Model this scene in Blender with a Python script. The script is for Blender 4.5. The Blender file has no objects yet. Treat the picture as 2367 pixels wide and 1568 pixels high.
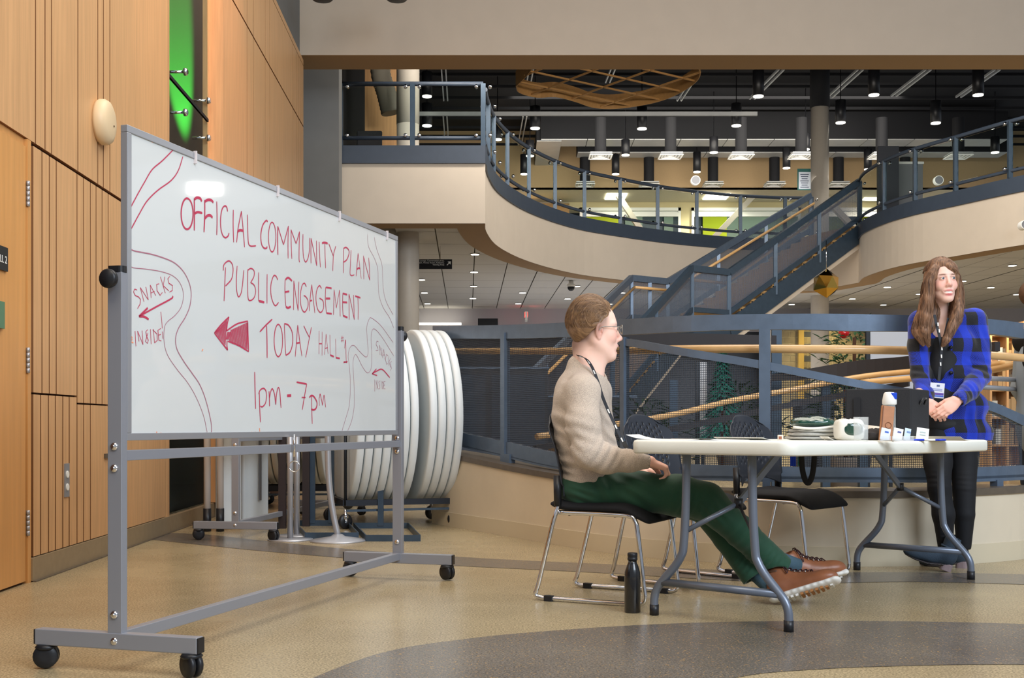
import bpy, bmesh, math, random
import numpy as np
from mathutils import Vector, Matrix, Quaternion
random.seed(7); np.random.seed(7)
scene = bpy.context.scene
PI = math.pi
# ---------------------------------------------------------------- camera, world, lights, exposure
F, CX, HY, H = 2700.0, 1183.5, 982.0, 0.80       # focal length in pixels, principal column, horizon row, camera height
cam_d = bpy.data.cameras.new('camera'); cam = bpy.data.objects.new('camera', cam_d)
scene.collection.objects.link(cam)
cam.location = (0, 0, H); cam.rotation_euler = (PI/2, 0, 0)
cam_d.sensor_width = 36; cam_d.lens = F/2367*36; cam_d.shift_y = (HY-784)/2367
cam_d.clip_start = 0.05; cam_d.clip_end = 200
scene.camera = cam
world = bpy.data.worlds.new('world'); scene.world = world; world.use_nodes = True
bg = world.node_tree.nodes['Background']; bg.inputs[0].default_value = (0.80, 0.88, 1.0, 1); bg.inputs[1].default_value = 0.40
scene.view_settings.view_transform = 'Standard'; scene.view_settings.look = 'None'
scene.view_settings.gamma = 1; scene.view_settings.use_curve_mapping = False
scene.view_settings.exposure = 0.0
def light(kind, loc, energy, color=(1,1,1), size=1.0, sizey=None, target=None, spot=None, blend=0.5):
    d = bpy.data.lights.new(kind.lower()+'_lamp', kind); d.energy = energy; d.color = color
    if kind == 'AREA':
        d.size = size
        if sizey: d.shape = 'RECTANGLE'; d.size_y = sizey
    elif kind in ('POINT', 'SPOT'): d.shadow_soft_size = size
    if kind == 'SPOT': d.spot_size = spot; d.spot_blend = blend
    o = bpy.data.objects.new(kind.lower()+'_lamp', d); scene.collection.objects.link(o); o.location = loc
    if target is not None:
        o.rotation_euler = (Vector(target)-Vector(loc)).to_track_quat('-Z', 'Y').to_euler()
    return o
light('AREA', (6.0, -2.5, 6.0), 1000, (0.78, 0.88, 1.0), 6, 4, target=(1.5, 7, 0.6))        # daylight from tall windows behind, cool
light('AREA', (-1.0, 1.0, 6.5), 260, (1.0, 0.86, 0.68), 4, 4, target=(-1.2, 6, 0.6))       # warm hall lights overhead
light('AREA', (1.5, 8.0, 7.6), 420, (1.0, 0.90, 0.78), 6, 5, target=(1.5, 8, 0))
light('AREA', (3.5, 15.85, 6.6), 560, (1.0, 0.93, 0.84), 9, .6, target=(3.5, 23.5, 3.4))        # added area light tucked above the beam soffit, brightens the balcony faces
# ---------------------------------------------------------------- helpers
def P(px, py, Y): return Vector(((px-CX)*Y/F, Y, H+(HY-py)*Y/F))
def G(px, py, z=0.0):
    Y = F*(H-z)/(py-HY); return Vector(((px-CX)*Y/F, Y, z))
WM = {}
def setp(o, label=None, cat=None, group=None, kind=None):
    if label: o['label'] = label
    if cat: o['category'] = cat
    if group: o['group'] = group
    if kind: o['kind'] = kind
    return o
def thing(name, loc, label=None, cat=None, group=None, rz=0.0, kind=None, rot=None):
    o = bpy.data.objects.new(name, None); scene.collection.objects.link(o)
    o.empty_display_size = 0.1
    o.location = loc; o.rotation_euler = rot if rot else (0, 0, rz)
    WM[o.name] = Matrix.Translation(Vector(loc)) @ (Matrix.Rotation(rz, 4, 'Z') if not rot else __import__('mathutils').Euler(rot).to_matrix().to_4x4())
    return setp(o, label, cat, group, kind)
class MB:
    """collects shapes, links them as one mesh object"""
    def __init__(s): s.v = []; s.f = []; s.m = []; s.sm = []
    def add(s, vs, fs, mi=0, smooth=False):
        b = len(s.v); s.v += [tuple(x) for x in vs]
        for f in fs: s.f.append(tuple(b+i for i in f)); s.m.append(mi); s.sm.append(smooth)
        return s
    def box(s, c, size, rot=None, mi=0):
        hx, hy, hz = size[0]/2, size[1]/2, size[2]/2
        vs = [Vector((x*hx, y*hy, z*hz)) for x in (-1, 1) for y in (-1, 1) for z in (-1, 1)]
        if rot is not None:
            if isinstance(rot, (int, float)): rot = Matrix.Rotation(rot, 3, 'Z')
            vs = [rot @ v for v in vs]
        c = Vector(c)
        return s.add([v+c for v in vs], [(0,1,3,2),(4,6,7,5),(0,4,5,1),(2,3,7,6),(0,2,6,4),(1,5,7,3)], mi)
    def rbox(s, c, size, r=0.01, rot=None, n=3, mi=0):
        """box with rounded vertical corners (rounded rectangle in local xy, extruded in z)"""
        hx, hy, hz = size[0]/2, size[1]/2, size[2]/2
        r = min(r, hx*.999, hy*.999); out = []
        for (sx, sy, a0) in ((1,1,0),(-1,1,PI/2),(-1,-1,PI),(1,-1,1.5*PI)):
            for k in range(n+1):
                a = a0+PI/2*k/n; out.append((sx*(hx-r)+r*math.cos(a), sy*(hy-r)+r*math.sin(a)))
        if rot is None: rot = Matrix.Identity(3)
        elif isinstance(rot, (int, float)): rot = Matrix.Rotation(rot, 3, 'Z')
        c = Vector(c); N = len(out)
        vs = [rot @ Vector((x, y, -hz))+c for x, y in out]+[rot @ Vector((x, y, hz))+c for x, y in out]
        fs = [(i, (i+1) % N, N+(i+1) % N, N+i) for i in range(N)]+[tuple(reversed(range(N))), tuple(range(N, 2*N))]
        return s.add(vs, fs, mi)
    def bar(s, a, b, w, h, up=(0,0,1), mi=0):
        """rectangular bar from a to b, w across, h along up"""
        a = Vector(a); b = Vector(b); d = (b-a); L = d.length; d.normalize(); up = Vector(up)
        x = d.cross(up)
        if x.length < 1e-5: x = d.cross(Vector((1,0,0)))
        x.normalize(); z = x.cross(d)
        vs = []
        for p in (a, b):
            for sx, sz in ((-1,-1),(1,-1),(1,1),(-1,1)): vs.append(p+x*sx*w/2+z*sz*h/2)
        return s.add(vs, [(3,2,1,0),(4,5,6,7),(0,1,5,4),(1,2,6,5),(2,3,7,6),(3,0,4,7)], mi)
    def tube(s, pts, r, n=10, closed=False, cap=True, mi=0, flat=1.0, up=None):
        pts = [Vector(p) for p in pts]; N = len(pts)
        rs = r if isinstance(r, (list, tuple)) else [r]*N
        T = []
        for i in range(N):
            if closed: t = pts[(i+1) % N]-pts[i-1]
            else: t = pts[min(i+1, N-1)]-pts[max(i-1, 0)]
            T.append(t.normalized() if t.length > 1e-9 else Vector((0,0,1)))
        nrm = Vector(up) if up else (Vector((0,0,1)) if abs(T[0].z) < .9 else Vector((1,0,0)))
        vs = []
        for i in range(N):
            nrm = nrm-T[i]*nrm.dot(T[i]); nrm.normalize(); bn = T[i].cross(nrm)
            for k in range(n):
                a = 2*PI*k/n; vs.append(pts[i]+(nrm*math.cos(a)+bn*math.sin(a)*flat)*rs[i])
        fs = []
        M = N if closed else N-1
        for i in range(M):
            j = (i+1) % N
            for k in range(n): fs.append((i*n+k, i*n+(k+1) % n, j*n+(k+1) % n, j*n+k))
        b = len(s.v); s.add(vs, fs, mi, n > 5)
        if cap and not closed:
            s.f.append(tuple(b+k for k in reversed(range(n)))); s.m.append(mi); s.sm.append(False)
            s.f.append(tuple(b+(N-1)*n+k for k in range(n))); s.m.append(mi); s.sm.append(False)
        return s
    def lathe(s, prof, c=(0,0,0), n=24, rot=None, mi=0, smooth=True, sx=1, sy=1, cap=True):
        c = Vector(c); vs = []
        for (r, z) in prof:
            for k in range(n):
                a = 2*PI*k/n; v = Vector((r*math.cos(a)*sx, r*math.sin(a)*sy, z))
                vs.append((rot @ v if rot is not None else v)+c)
        fs = []
        for i in range(len(prof)-1):
            for k in range(n): fs.append((i*n+k, i*n+(k+1) % n, (i+1)*n+(k+1) % n, (i+1)*n+k))
        b = len(s.v); s.add(vs, fs, mi, smooth)
        if not cap: return s
        if prof[0][0] > 1e-4: s.f.append(tuple(b+k for k in reversed(range(n)))); s.m.append(mi); s.sm.append(False)
        if prof[-1][0] > 1e-4: s.f.append(tuple(b+(len(prof)-1)*n+k for k in range(n))); s.m.append(mi); s.sm.append(False)
        return s
    def prism(s, poly, z0, z1, mi=0, fn=None):
        N = len(poly); f = fn or (lambda x, y, z: (x, y, z))
        vs = [f(x, y, z0) for x, y in poly]+[f(x, y, z1) for x, y in poly]
        return s.add(vs, [(i, (i+1) % N, N+(i+1) % N, N+i) for i in range(N)]+[tuple(reversed(range(N))), tuple(range(N, 2*N))], mi)
    def ribbon(s, path, z0, z1, t=0.02, mi=0, smooth=True):
        """vertical wall following a plan path; z0/z1 numbers or lists; thickness t to the path's left"""
        N = len(path); z0 = z0 if isinstance(z0, (list, tuple)) else [z0]*N; z1 = z1 if isinstance(z1, (list, tuple)) else [z1]*N
        off = offset(path, t); vs = []
        for i in range(N):
            (x, y), (u, w) = path[i], off[i]
            vs += [(x,y,z0[i]),(x,y,z1[i]),(u,w,z1[i]),(u,w,z0[i])]
        for i in range(N-1):
            a = 4*i; b = a+4
            for k in range(4):
                kk = (k+1) % 4
                s.add([], [], mi)
                s.f.append((len(s.v)+a+k, len(s.v)+b+k, len(s.v)+b+kk, len(s.v)+a+kk)); s.m.append(mi); s.sm.append(False)
        base = len(s.v); s.v += vs
        s.f.append((base, base+1, base+2, base+3)); s.m.append(mi); s.sm.append(False)
        e = base+4*(N-1); s.f.append((e+3, e+2, e+1, e)); s.m.append(mi); s.sm.append(False)
        return s
    def build(s, name, mat, parent=None, local=False, bevel=0, label=None, cat=None, group=None, kind=None, sub=0, autosm=None, origin=True):
        me = bpy.data.meshes.new(name)
        vs = [Vector(v) for v in s.v]; loc = Vector((0,0,0))
        if parent is not None:
            if not local:
                inv = WM[parent.name].inverted(); vs = [inv @ v for v in vs]
        elif origin and vs:
            xs = [v.x for v in vs]; ys = [v.y for v in vs]; zs = [v.z for v in vs]
            loc = Vector(((min(xs)+max(xs))/2, (min(ys)+max(ys))/2, min(zs))); vs = [v-loc for v in vs]
        me.from_pydata([tuple(v) for v in vs], [], s.f)
        me.polygons.foreach_set('material_index', s.m); me.polygons.foreach_set('use_smooth', s.sm)
        for m in (mat if isinstance(mat, (list, tuple)) else [mat]): me.materials.append(m)
        bm = bmesh.new(); bm.from_mesh(me); bmesh.ops.recalc_face_normals(bm, faces=bm.faces); bm.to_mesh(me); bm.free()
        me.update()
        o = bpy.data.objects.new(name, me); scene.collection.objects.link(o); o.location = loc
        if parent is not None: o.parent = parent; WM[o.name] = WM[parent.name]
        else: WM[o.name] = Matrix.Translation(loc)
        if bevel:
            b = o.modifiers.new('bevel', 'BEVEL'); b.width = bevel; b.segments = 2; b.limit_method = 'ANGLE'; b.angle_limit = 0.6
        if sub:
            b = o.modifiers.new('sub', 'SUBSURF'); b.levels = sub; b.render_levels = sub
        return setp(o, label, cat, group, kind)
def offset(path, d):
    out = []; N = len(path)
    for i in range(N):
        a = Vector(path[max(i-1, 0)]); b = Vector(path[min(i+1, N-1)]); t = (b-a).normalized()
        out.append((path[i][0]-t.y*d, path[i][1]+t.x*d))
    return out
def spline(pts, n=8):
    """Catmull-Rom through points of any dimension"""
    pts = [np.array(p, float) for p in pts]; out = []
    for i in range(len(pts)-1):
        p0 = pts[i-1] if i else 2*pts[0]-pts[1]; p1 = pts[i]; p2 = pts[i+1]; p3 = pts[i+2] if i+2 < len(pts) else 2*pts[-1]-pts[-2]
        for k in range(n):
            t = k/n; out.append(tuple(0.5*(2*p1+(-p0+p2)*t+(2*p0-5*p1+4*p2-p3)*t*t+(-p0+3*p1-3*p2+p3)*t**3)))
    out.append(tuple(pts[-1])); return out
def duptree(o, parent=None):
    c = o.copy(); scene.collection.objects.link(c)
    if parent is not None: c.parent = parent
    for ch in list(o.children): duptree(ch, c)
    return c
def place(o, loc, rz=0, label=None, group=None):
    o.location = loc; o.rotation_euler = (0, 0, rz)
    if label: o['label'] = label
    if group: o['group'] = group
    return o
# ---------------------------------------------------------------- materials
def srgb(r, g, b):
    f = lambda c: ((c/255+0.055)/1.055)**2.4 if c > 10.3 else c/255/12.92
    return (f(r), f(g), f(b), 1)
def mat(name, col, rough=0.5, metal=0.0, noise=0.0, nscale=20, bump=0.0, bscale=60, coat=0, spec=0.5, trans=0, ior=1.45, emit=None, estr=1, alpha=1, stretch=None, sheen=0, sss=0):
    m = bpy.data.materials.new(name); m.use_nodes = True; nt = m.node_tree; N = nt.nodes; L = nt.links
    p = N['Principled BSDF']
    if len(col) == 3: col = srgb(*col)
    p.inputs['Base Color'].default_value = col; p.inputs['Roughness'].default_value = rough; p.inputs['Metallic'].default_value = metal
    p.inputs['Specular IOR Level'].default_value = spec; p.inputs['Coat Weight'].default_value = coat
    p.inputs['Transmission Weight'].default_value = trans; p.inputs['IOR'].default_value = ior
    p.inputs['Alpha'].default_value = alpha
    if sheen: p.inputs['Sheen Weight'].default_value = sheen
    if sss: p.inputs['Subsurface Weight'].default_value = sss; p.inputs['Subsurface Radius'].default_value = (0.012, 0.005, 0.003); p.inputs['Subsurface Scale'].default_value = 1
    if emit: p.inputs['Emission Color'].default_value = srgb(*emit); p.inputs['Emission Strength'].default_value = estr
    if noise or bump:
        tc = N.new('ShaderNodeTexCoord'); mp = N.new('ShaderNodeMapping'); L.new(tc.outputs['Object'], mp.inputs[0])
        if stretch: mp.inputs['Scale'].default_value = stretch
    if noise:
        n = N.new('ShaderNodeTexNoise'); n.inputs['Scale'].default_value = nscale; n.inputs['Detail'].default_value = 5; L.new(mp.outputs[0], n.inputs[0])
        r = N.new('ShaderNodeValToRGB'); r.color_ramp.elements[0].position = 0.3; r.color_ramp.elements[1].position = 0.7
        r.color_ramp.elements[0].color = tuple(c*(1-noise) for c in col[:3])+(1,); r.color_ramp.elements[1].color = tuple(min(1, c*(1+noise)) for c in col[:3])+(1,)
        L.new(n.outputs[0], r.inputs[0]); L.new(r.outputs[0], p.inputs['Base Color'])
    if bump:
        n2 = N.new('ShaderNodeTexNoise'); n2.inputs['Scale'].default_value = bscale; n2.inputs['Detail'].default_value = 4; L.new(mp.outputs[0], n2.inputs[0])
        b = N.new('ShaderNodeBump'); b.inputs['Strength'].default_value = bump; b.inputs['Distance'].default_value = 0.005; L.new(n2.outputs[0], b.inputs['Height']); L.new(b.outputs[0], p.inputs['Normal'])
    return m
M = {}
M['wood'] = mat('honey_veneer', (210,164,116), 0.42, noise=0.10, nscale=3, stretch=(12,12,0.6), spec=0.4)
M['wooddoor'] = mat('door_veneer', (214,156,92), 0.38, noise=0.08, nscale=3, stretch=(8,8,0.5))
M['groove'] = mat('dark_groove', (70,42,24), 0.9)
M['basegrey'] = mat('rubber_base', (150,132,105), 0.45, noise=0.06)
M['beige'] = mat('beige_plaster', (196,184,168), 0.85, noise=0.02, nscale=4)
M['beam'] = mat('beam_plaster', (186,172,155), 0.8, noise=0.02, nscale=4)
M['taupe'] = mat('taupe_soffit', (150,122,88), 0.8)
M['greywall'] = mat('grey_wall', (112,112,110), 0.8, noise=0.03, nscale=5)
M['navy'] = mat('navy_steel', (56,66,80), 0.45, noise=0.05, nscale=8)
M['steel'] = mat('blue_grey_steel', (98,114,134), 0.34, metal=0.35, noise=0.08, nscale=15, bump=0.05, bscale=80)
M['steelb'] = mat('blue_steel', (58,74,90), 0.4, metal=0.3, noise=0.1, nscale=12)
M['mesh'] = mat('mesh_wire', (66,74,86), 0.4, metal=0.5)
M['chrome'] = mat('chrome', (225,225,228), 0.08, metal=1.0)
M['brushed'] = mat('brushed_aluminium', (172,174,180), 0.35, metal=0.55)
M['alu'] = mat('aluminium_paint', (150,153,162), 0.4, metal=0.35)
M['alud'] = mat('aluminium_paint_dark', (120,116,118), 0.45, metal=0.3)
M['glass'] = mat('clear_glass', (235,245,243), 0.0, trans=1.0, ior=1.01, spec=0.3)
M['black'] = mat('black_plastic', (28,29,33), 0.4)
M['blackmat'] = mat('black_matte', (20,20,24), 0.8)
M['ceilblack'] = mat('black_deck', (10,12,18), 0.8)
M['duct'] = mat('galvanised_duct', (185,188,190), 0.45, metal=0.3, noise=0.06, nscale=3)
M['white'] = mat('white_paint', (236,236,232), 0.5)
M['tan'] = mat('tan_wall', (176,150,112), 0.85, noise=0.02)
M['tile'] = mat('acoustic_tile', (186,184,180), 0.9, noise=0.03, nscale=60)
M['column'] = mat('column_paint', (186,178,166), 0.45, noise=0.02)
M['railwood'] = mat('maple_handrail', (224,180,122), 0.3, noise=0.08, nscale=4, stretch=(2,2,2), coat=0.3)
M['lampon'] = mat('lamp_lens', (255,250,235), 0.5, emit=(255,246,225), estr=6)
M['curb'] = mat('painted_curb', (214,202,180), 0.6, noise=0.05, nscale=3)
M['cap'] = mat('curb_cap', (96,86,74), 0.35, noise=0.1)
# ================================================================ SETTING
def wl(px, d=0.0):                     # depth at which the left wall plane (offset d into the room) shows in column px
    return (-2.229+d)/((px-CX)/F+0.0365)
def WX(Y, d=0.0): return -2.229-0.0365*Y+d
# ---- floor: polished aggregate with darker inlaid bands
def floor_mat(name, c1, c2, c3, fleck, rough):
    m = bpy.data.materials.new(name); m.use_nodes = True; nt = m.node_tree; N = nt.nodes; L = nt.links; p = N['Principled BSDF']
    tc = N.new('ShaderNodeTexCoord')
    n1 = N.new('ShaderNodeTexNoise'); n1.inputs['Scale'].default_value = 0.9; n1.inputs['Detail'].default_value = 8; n1.inputs['Roughness'].default_value = .65; L.new(tc.outputs['Object'], n1.inputs[0])
    r = N.new('ShaderNodeValToRGB'); r.color_ramp.elements[0].position = .32; r.color_ramp.elements[1].position = .68
    r.color_ramp.elements[0].color = srgb(*c1); r.color_ramp.elements[1].color = srgb(*c2); L.new(n1.outputs[0], r.inputs[0])
    v = N.new('ShaderNodeTexNoise'); v.inputs['Scale'].default_value = 130; v.inputs['Detail'].default_value = 3; L.new(tc.outputs['Object'], v.inputs[0])
    r2 = N.new('ShaderNodeValToRGB'); r2.color_ramp.elements[0].position = .38; r2.color_ramp.elements[1].position = .62
    r2.color_ramp.elements[0].color = (.62,.62,.62,1); r2.color_ramp.elements[1].color = (1.25,1.25,1.25,1); L.new(v.outputs[0], r2.inputs[0])
    mx = N.new('ShaderNodeMix'); mx.data_type = 'RGBA'; mx.blend_type = 'MULTIPLY'; mx.inputs[0].default_value = 1
    L.new(r.outputs[0], mx.inputs[6]); L.new(r2.outputs[0], mx.inputs[7])
    out = mx.outputs[2]
    if fleck:
        mp = N.new('ShaderNodeMapping'); L.new(tc.outputs['Object'], mp.inputs[0]); mp.inputs['Scale'].default_value = (1, 1, 1)
        nd = N.new('ShaderNodeTexNoise'); nd.inputs['Scale'].default_value = 25; L.new(mp.outputs[0], nd.inputs[0])
        ad = N.new('ShaderNodeMixRGB'); ad.blend_type = 'ADD'; ad.inputs[0].default_value = 0.10; L.new(mp.outputs[0], ad.inputs[1]); L.new(nd.outputs[1], ad.inputs[2])
        vo = N.new('ShaderNodeTexVoronoi'); vo.inputs['Scale'].default_value = 70; L.new(ad.outputs[0], vo.inputs[0])
        lt = N.new('ShaderNodeMath'); lt.operation = 'LESS_THAN'; lt.inputs[1].default_value = 0.20; L.new(vo.outputs['Distance'], lt.inputs[0])
        mx2 = N.new('ShaderNodeMix'); mx2.data_type = 'RGBA'; L.new(lt.outputs[0], mx2.inputs[0]); L.new(out, mx2.inputs[6]); mx2.inputs[7].default_value = srgb(*c3); out = mx2.outputs[2]
    L.new(out, p.inputs['Base Color'])
    r3 = N.new('ShaderNodeMapRange'); r3.inputs[3].default_value = rough-.05; r3.inputs[4].default_value = rough+.10; L.new(n1.outputs[0], r3.inputs[0]); L.new(r3.outputs[0], p.inputs['Roughness'])
    p.inputs['Specular IOR Level'].default_value = 0.5
    return m
M['floor'] = floor_mat('polished_tan_aggregate', (156,139,107), (180,164,130), None, False, .24)
M['band'] = floor_mat('dark_aggregate_band', (96,90,84), (120,113,104), (176,140,88), True, .22)
MB().box((1, 18, -.05), (30, 44, .1)).build('floor', M['floor'], kind='structure')
def inlay(top, bot, y1=None):
    """band between two floor curves given as (column,row) on the floor"""
    a = [G(*p).xy for p in spline(top, 6)]; b = [G(*p).xy for p in spline(bot, 6)]
    mb = MB(); n = min(len(a), len(b)); vs = [(*a[i], .0015) for i in range(n)]+[(*b[i], .0015) for i in range(n)]
    mb.add(vs, [(i, i+1, n+i+1, n+i) for i in range(n-1)])
    return mb
b1 = inlay([(560,1640),(850,1520),(1080,1478),(1350,1454),(1600,1441),(1850,1437),(2120,1438),(2367,1444),(2600,1455)],
           [(900,1820),(1200,1720),(1450,1640),(1700,1568),(1900,1548),(2080,1541),(2230,1538),(2367,1538),(2600,1545)])
b1.build('floor_inlay_band', M['band'], kind='structure')
b2 = inlay([(330,1232),(470,1236),(600,1250),(760,1266),(900,1278),(1040,1287),(1200,1296),(1400,1305),(1600,1316),(1850,1324),(2100,1324),(2367,1329),(2600,1338)],
           [(330,1246),(480,1262),(620,1276),(760,1288),(900,1299),(1040,1308),(1200,1316),(1400,1326),(1600,1338),(1850,1349),(2100,1346),(2367,1352),(2600,1362)])
b2.build('floor_inlay_band', M['band'], kind='structure')
# ---- left wall: backing, planks, base, doors
M['plankedge'] = mat('shaded_plank_edge', (146,100,62), .8)  # groove shade put into the colour of the planks' side faces
wall = thing('wall_left', (WX(6), 6, 0), kind='structure')
def wbox(mb, Y0, Y1, z0, z1, d0, d1, mi=0):      # box hugging the wall, d into the room
    mb.prism([(WX(Y0, d0), Y0), (WX(Y1, d0), Y1), (WX(Y1, d1), Y1), (WX(Y0, d1), Y0)], z0, z1, mi)
mb = MB(); wbox(mb, 2.0, 8.62, 0, 8.5, -.2, -.022); wbox(mb, 10.2, 15.2, 0, 5.5, -.07, .066); mb.build('wall_backing', M['groove'], wall)
mb = MB(); wbox(mb, 10.2, 15.2, 5.5, 9.0, -.07, .05); mb.build('upper_wall', M['greywall'], wall)
def planks(edges, z0, z1, d=0.0, t=.02, gap=.005, mt='wood'):
    for a, b in zip(edges[:-1], edges[1:]):
        Ya = wl(a, d); Yb = wl(b, d); g = gap*1.5 if Yb-Ya > .05 else gap*1.1
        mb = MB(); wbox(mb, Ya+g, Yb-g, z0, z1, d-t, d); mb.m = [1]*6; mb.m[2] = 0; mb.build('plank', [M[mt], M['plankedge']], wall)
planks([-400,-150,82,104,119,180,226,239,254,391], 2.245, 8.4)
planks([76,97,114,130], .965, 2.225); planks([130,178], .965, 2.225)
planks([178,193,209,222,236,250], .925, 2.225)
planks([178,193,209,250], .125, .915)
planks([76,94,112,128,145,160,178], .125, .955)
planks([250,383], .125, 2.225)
SG = .09
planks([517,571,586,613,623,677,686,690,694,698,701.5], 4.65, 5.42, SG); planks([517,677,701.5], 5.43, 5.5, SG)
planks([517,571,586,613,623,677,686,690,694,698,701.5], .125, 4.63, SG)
mb = MB(); wbox(mb, 10.14, 10.2, .125, 5.5, -.07, SG); mb.build('panel_end', M['wood'], wall)
mb = MB(); wbox(mb, 5.93, 15.1, 0, .12, -.03, .012); mb.build('baseboard_left', M['basegrey'], wall)
mb = MB(); wbox(mb, 5.93, 15.1, 0, .006, 0, .03); mb.build('floor_trim', M['cap'], wall)
# left door
door = thing('door_1', (WX(5.5), 5.5, 0), kind='structure')
mb = MB(); wbox(mb, 4.72, 5.875, .012, 2.20, -.045, -.003); mb.build('door_leaf', M['wooddoor'], door)
mb = MB(); wbox(mb, 5.885, 5.93, 0, 2.24, -.06, .004); wbox(mb, 4.6, 5.93, 2.205, 2.243, -.06, -.015); mb.build('door_frame', M['wooddoor'], door)
for z in (.42, 1.18, 1.93)[:3]:
    zc = {0.42:.30, 1.18:1.12, 1.93:1.96}[z]
    mb = MB()
    for k in range(5): mb.lathe([(.009, k*.026), (.009, k*.026+.024)], (WX(5.885, .006), 5.885, zc-.06), 10)
    mb.box((WX(5.9, .001), 5.905, zc+.004), (.004, .03, .128)); mb.build('hinge', M['brushed'], door)
# hall sign on the door, lettering partly cut by the frame
sgn = thing('wall_sign', (WX(5.53), 5.53, 1.55), 'dark room sign reading HALL 2 in white beside the door hinge side', 'sign')
mb = MB(); wbox(mb, 5.34, 5.624, 1.536, 1.65, -.002, .008); mb.build('plate', mat('sign_charcoal', (38,40,42), .5), sgn)
def text_obj(txt, size, mt, name, parent, loc, rot, align='LEFT', extr=.0006, xs=1.0):
    cu = bpy.data.curves.new(name, 'FONT'); cu.body = txt; cu.size = size; cu.extrude = extr; cu.align_x = align
    o = bpy.data.objects.new(name, cu); scene.collection.objects.link(o)
    dg = bpy.context.evaluated_depsgraph_get(); me = bpy.data.meshes.new_from_object(o.evaluated_get(dg)); bpy.data.objects.remove(o)
    o = bpy.data.objects.new(name, me); scene.collection.objects.link(o); me.materials.clear(); me.materials.append(mt)
    Mx = Matrix.Translation(Vector(loc)) @ rot @ Matrix.Diagonal((xs, 1, 1, 1))
    if parent is not None: o.parent = parent; Mx = WM[parent.name].inverted() @ Mx; WM[o.name] = WM[parent.name]
    o.matrix_local = Mx
    return o
wrot = Matrix.Rotation(math.atan(.0365)+PI/2, 4, 'Z') @ Matrix.Rotation(PI/2, 4, 'X')      # text standing on the left wall, read from the room
text_obj('HALL 2', .050, M['white'], 'lettering', sgn, (WX(5.452, .009), 5.452, 1.572), wrot)
mb = MB(); wbox(mb, 5.50, 5.575, 1.257, 1.385, -.002, .012); o = mb.build('push_plate', mat('green_plate', (90,130,100), .4)); setp(o, 'green rounded plate on the door under the hall sign', 'plate')
# cream wall sounder
Yb = wl(232)-.03
rotx = Matrix.Rotation(PI/2, 3, 'Y'); rz_ = Matrix.Rotation(math.atan(.0365), 3, 'Z')
so = thing('wall_sounder', (WX(Yb), Yb, 2.62), 'round cream domed sounder on the wooden wall above the whiteboard', 'alarm')
MB().lathe([(.128,0),(.136,.018),(.135,.045),(.122,.066),(.095,.078),(.05,.084),(0.0001,.085)], (WX(Yb), Yb, 2.62), 40, rot=rz_ @ rotx).build('dome', mat('cream_plastic', (224,200,162), .45), so)
MB().lathe([(.006,0),(.006,.003)], (WX(Yb)+.084, Yb+.02, 2.60), 10, rot=rotx).build('screw', M['groove'], so)
# outlet
Yo = wl(153); ol = thing('wall_outlet', (WX(Yo), Yo, .49), 'steel wall socket plate low on the grooved wood wall', 'outlet')
mb = MB(); wbox(mb, Yo-.038, Yo+.038, .40, .585, 0, .006); mb.build('plate', M['brushed'], ol)
for z in (.455, .525):
    mb = MB(); mb.lathe([(.02,0),(.019,.005)], (WX(Yo)+.006, Yo, z), 14, rot=rotx); mb.build('receptacle', M['white'], ol)
Yo = wl(246); mb = MB(); wbox(mb, Yo-.05, Yo+.05, .595, .622, 0, .012); setp(mb.build('card_reader', M['cap']), 'small flat bracket behind the whiteboard post on wood wall', 'bracket')
Yo = wl(276); mb = MB(); wbox(mb, Yo-.03, Yo+.03, 1.42, 1.78, 0, .02); setp(mb.build('wall_light', mat('copper_strip', (190,120,80), .3, metal=.6)), 'slim copper strip fitting on the wall behind the whiteboard edge', 'fitting')
# glazed recess
rec = thing('window_1', (WX(9.4), 9.4, 0), kind='structure')
M['recess'] = mat('recess_brown', (126,112,100), .8)
mb = MB(); wbox(mb, 8.0, 12.2, 0, 9, -2.3, -2.2); wbox(mb, 12.0, 12.15, 0, 9, -2.25, -.21); mb.build('recess_back', M['recess'], rec)
mb = MB(); wbox(mb, 8.62, 8.68, 0, 8.4, -.2, .0); wbox(mb, 10.06, 10.14, 0, 8.4, -.07, -.03); mb.build('jamb', M['wood'], rec)
mb = MB(); wbox(mb, 8.69, 10.05, .125, 1.9, -.09, -.06); mb.build('lower_screen', M['blackmat'], rec)  # black sheet added behind the glass, standing in for the recess's darkness
for z0, z1 in ((.13, 3.405), (3.43, 7.5)):
    mb = MB(); wbox(mb, 8.69, 10.05, z0, z1, -.03, -.018); mb.build('pane', M['glass'], rec)
mb = MB(); wbox(mb, 8.69, 10.05, 3.405, 3.43, -.034, -.014); mb.build('glazing_joint', M['blackmat'], rec)
for px, Yq in ((434, 9.2), (493, 10.02)):
    for dz in (-.16, .16):
        Yq2 = Yq; mb = MB(); mb.lathe([(.03,0),(.03,.02),(.018,.03)], (WX(Yq2, -.018), Yq2, 3.42+dz), 12, rot=rotx); mb.lathe([(.012,-.12),(.012,0)], (WX(Yq2, -.03), Yq2, 3.42+dz), 8, rot=rotx); mb.build('point_fixing', M['chrome'], rec)
light('SPOT', (-3.20, 11.74, 2.2), 5200, (.06, 1.0, .10), .01, target=(-3.47, 11.99, 4.9), spot=math.radians(9), blend=.6)
light('AREA', (-3.3, 10.9, 7.6), 60, (1, .86, .78), .8, target=(-3.3, 11.4, 0))
light('SPOT', (-1.3, 8.9, 8.2), 900, (1.0, .45, .30), .15, target=(WX(10.6), 10.7, 3.2), spot=math.radians(28), blend=1)
light('SPOT', (-1.5, 7.4, 7.6), 500, (1.0, .55, .25), .15, target=(WX(8.3), 8.4, 3.6), spot=math.radians(24), blend=1)
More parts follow.
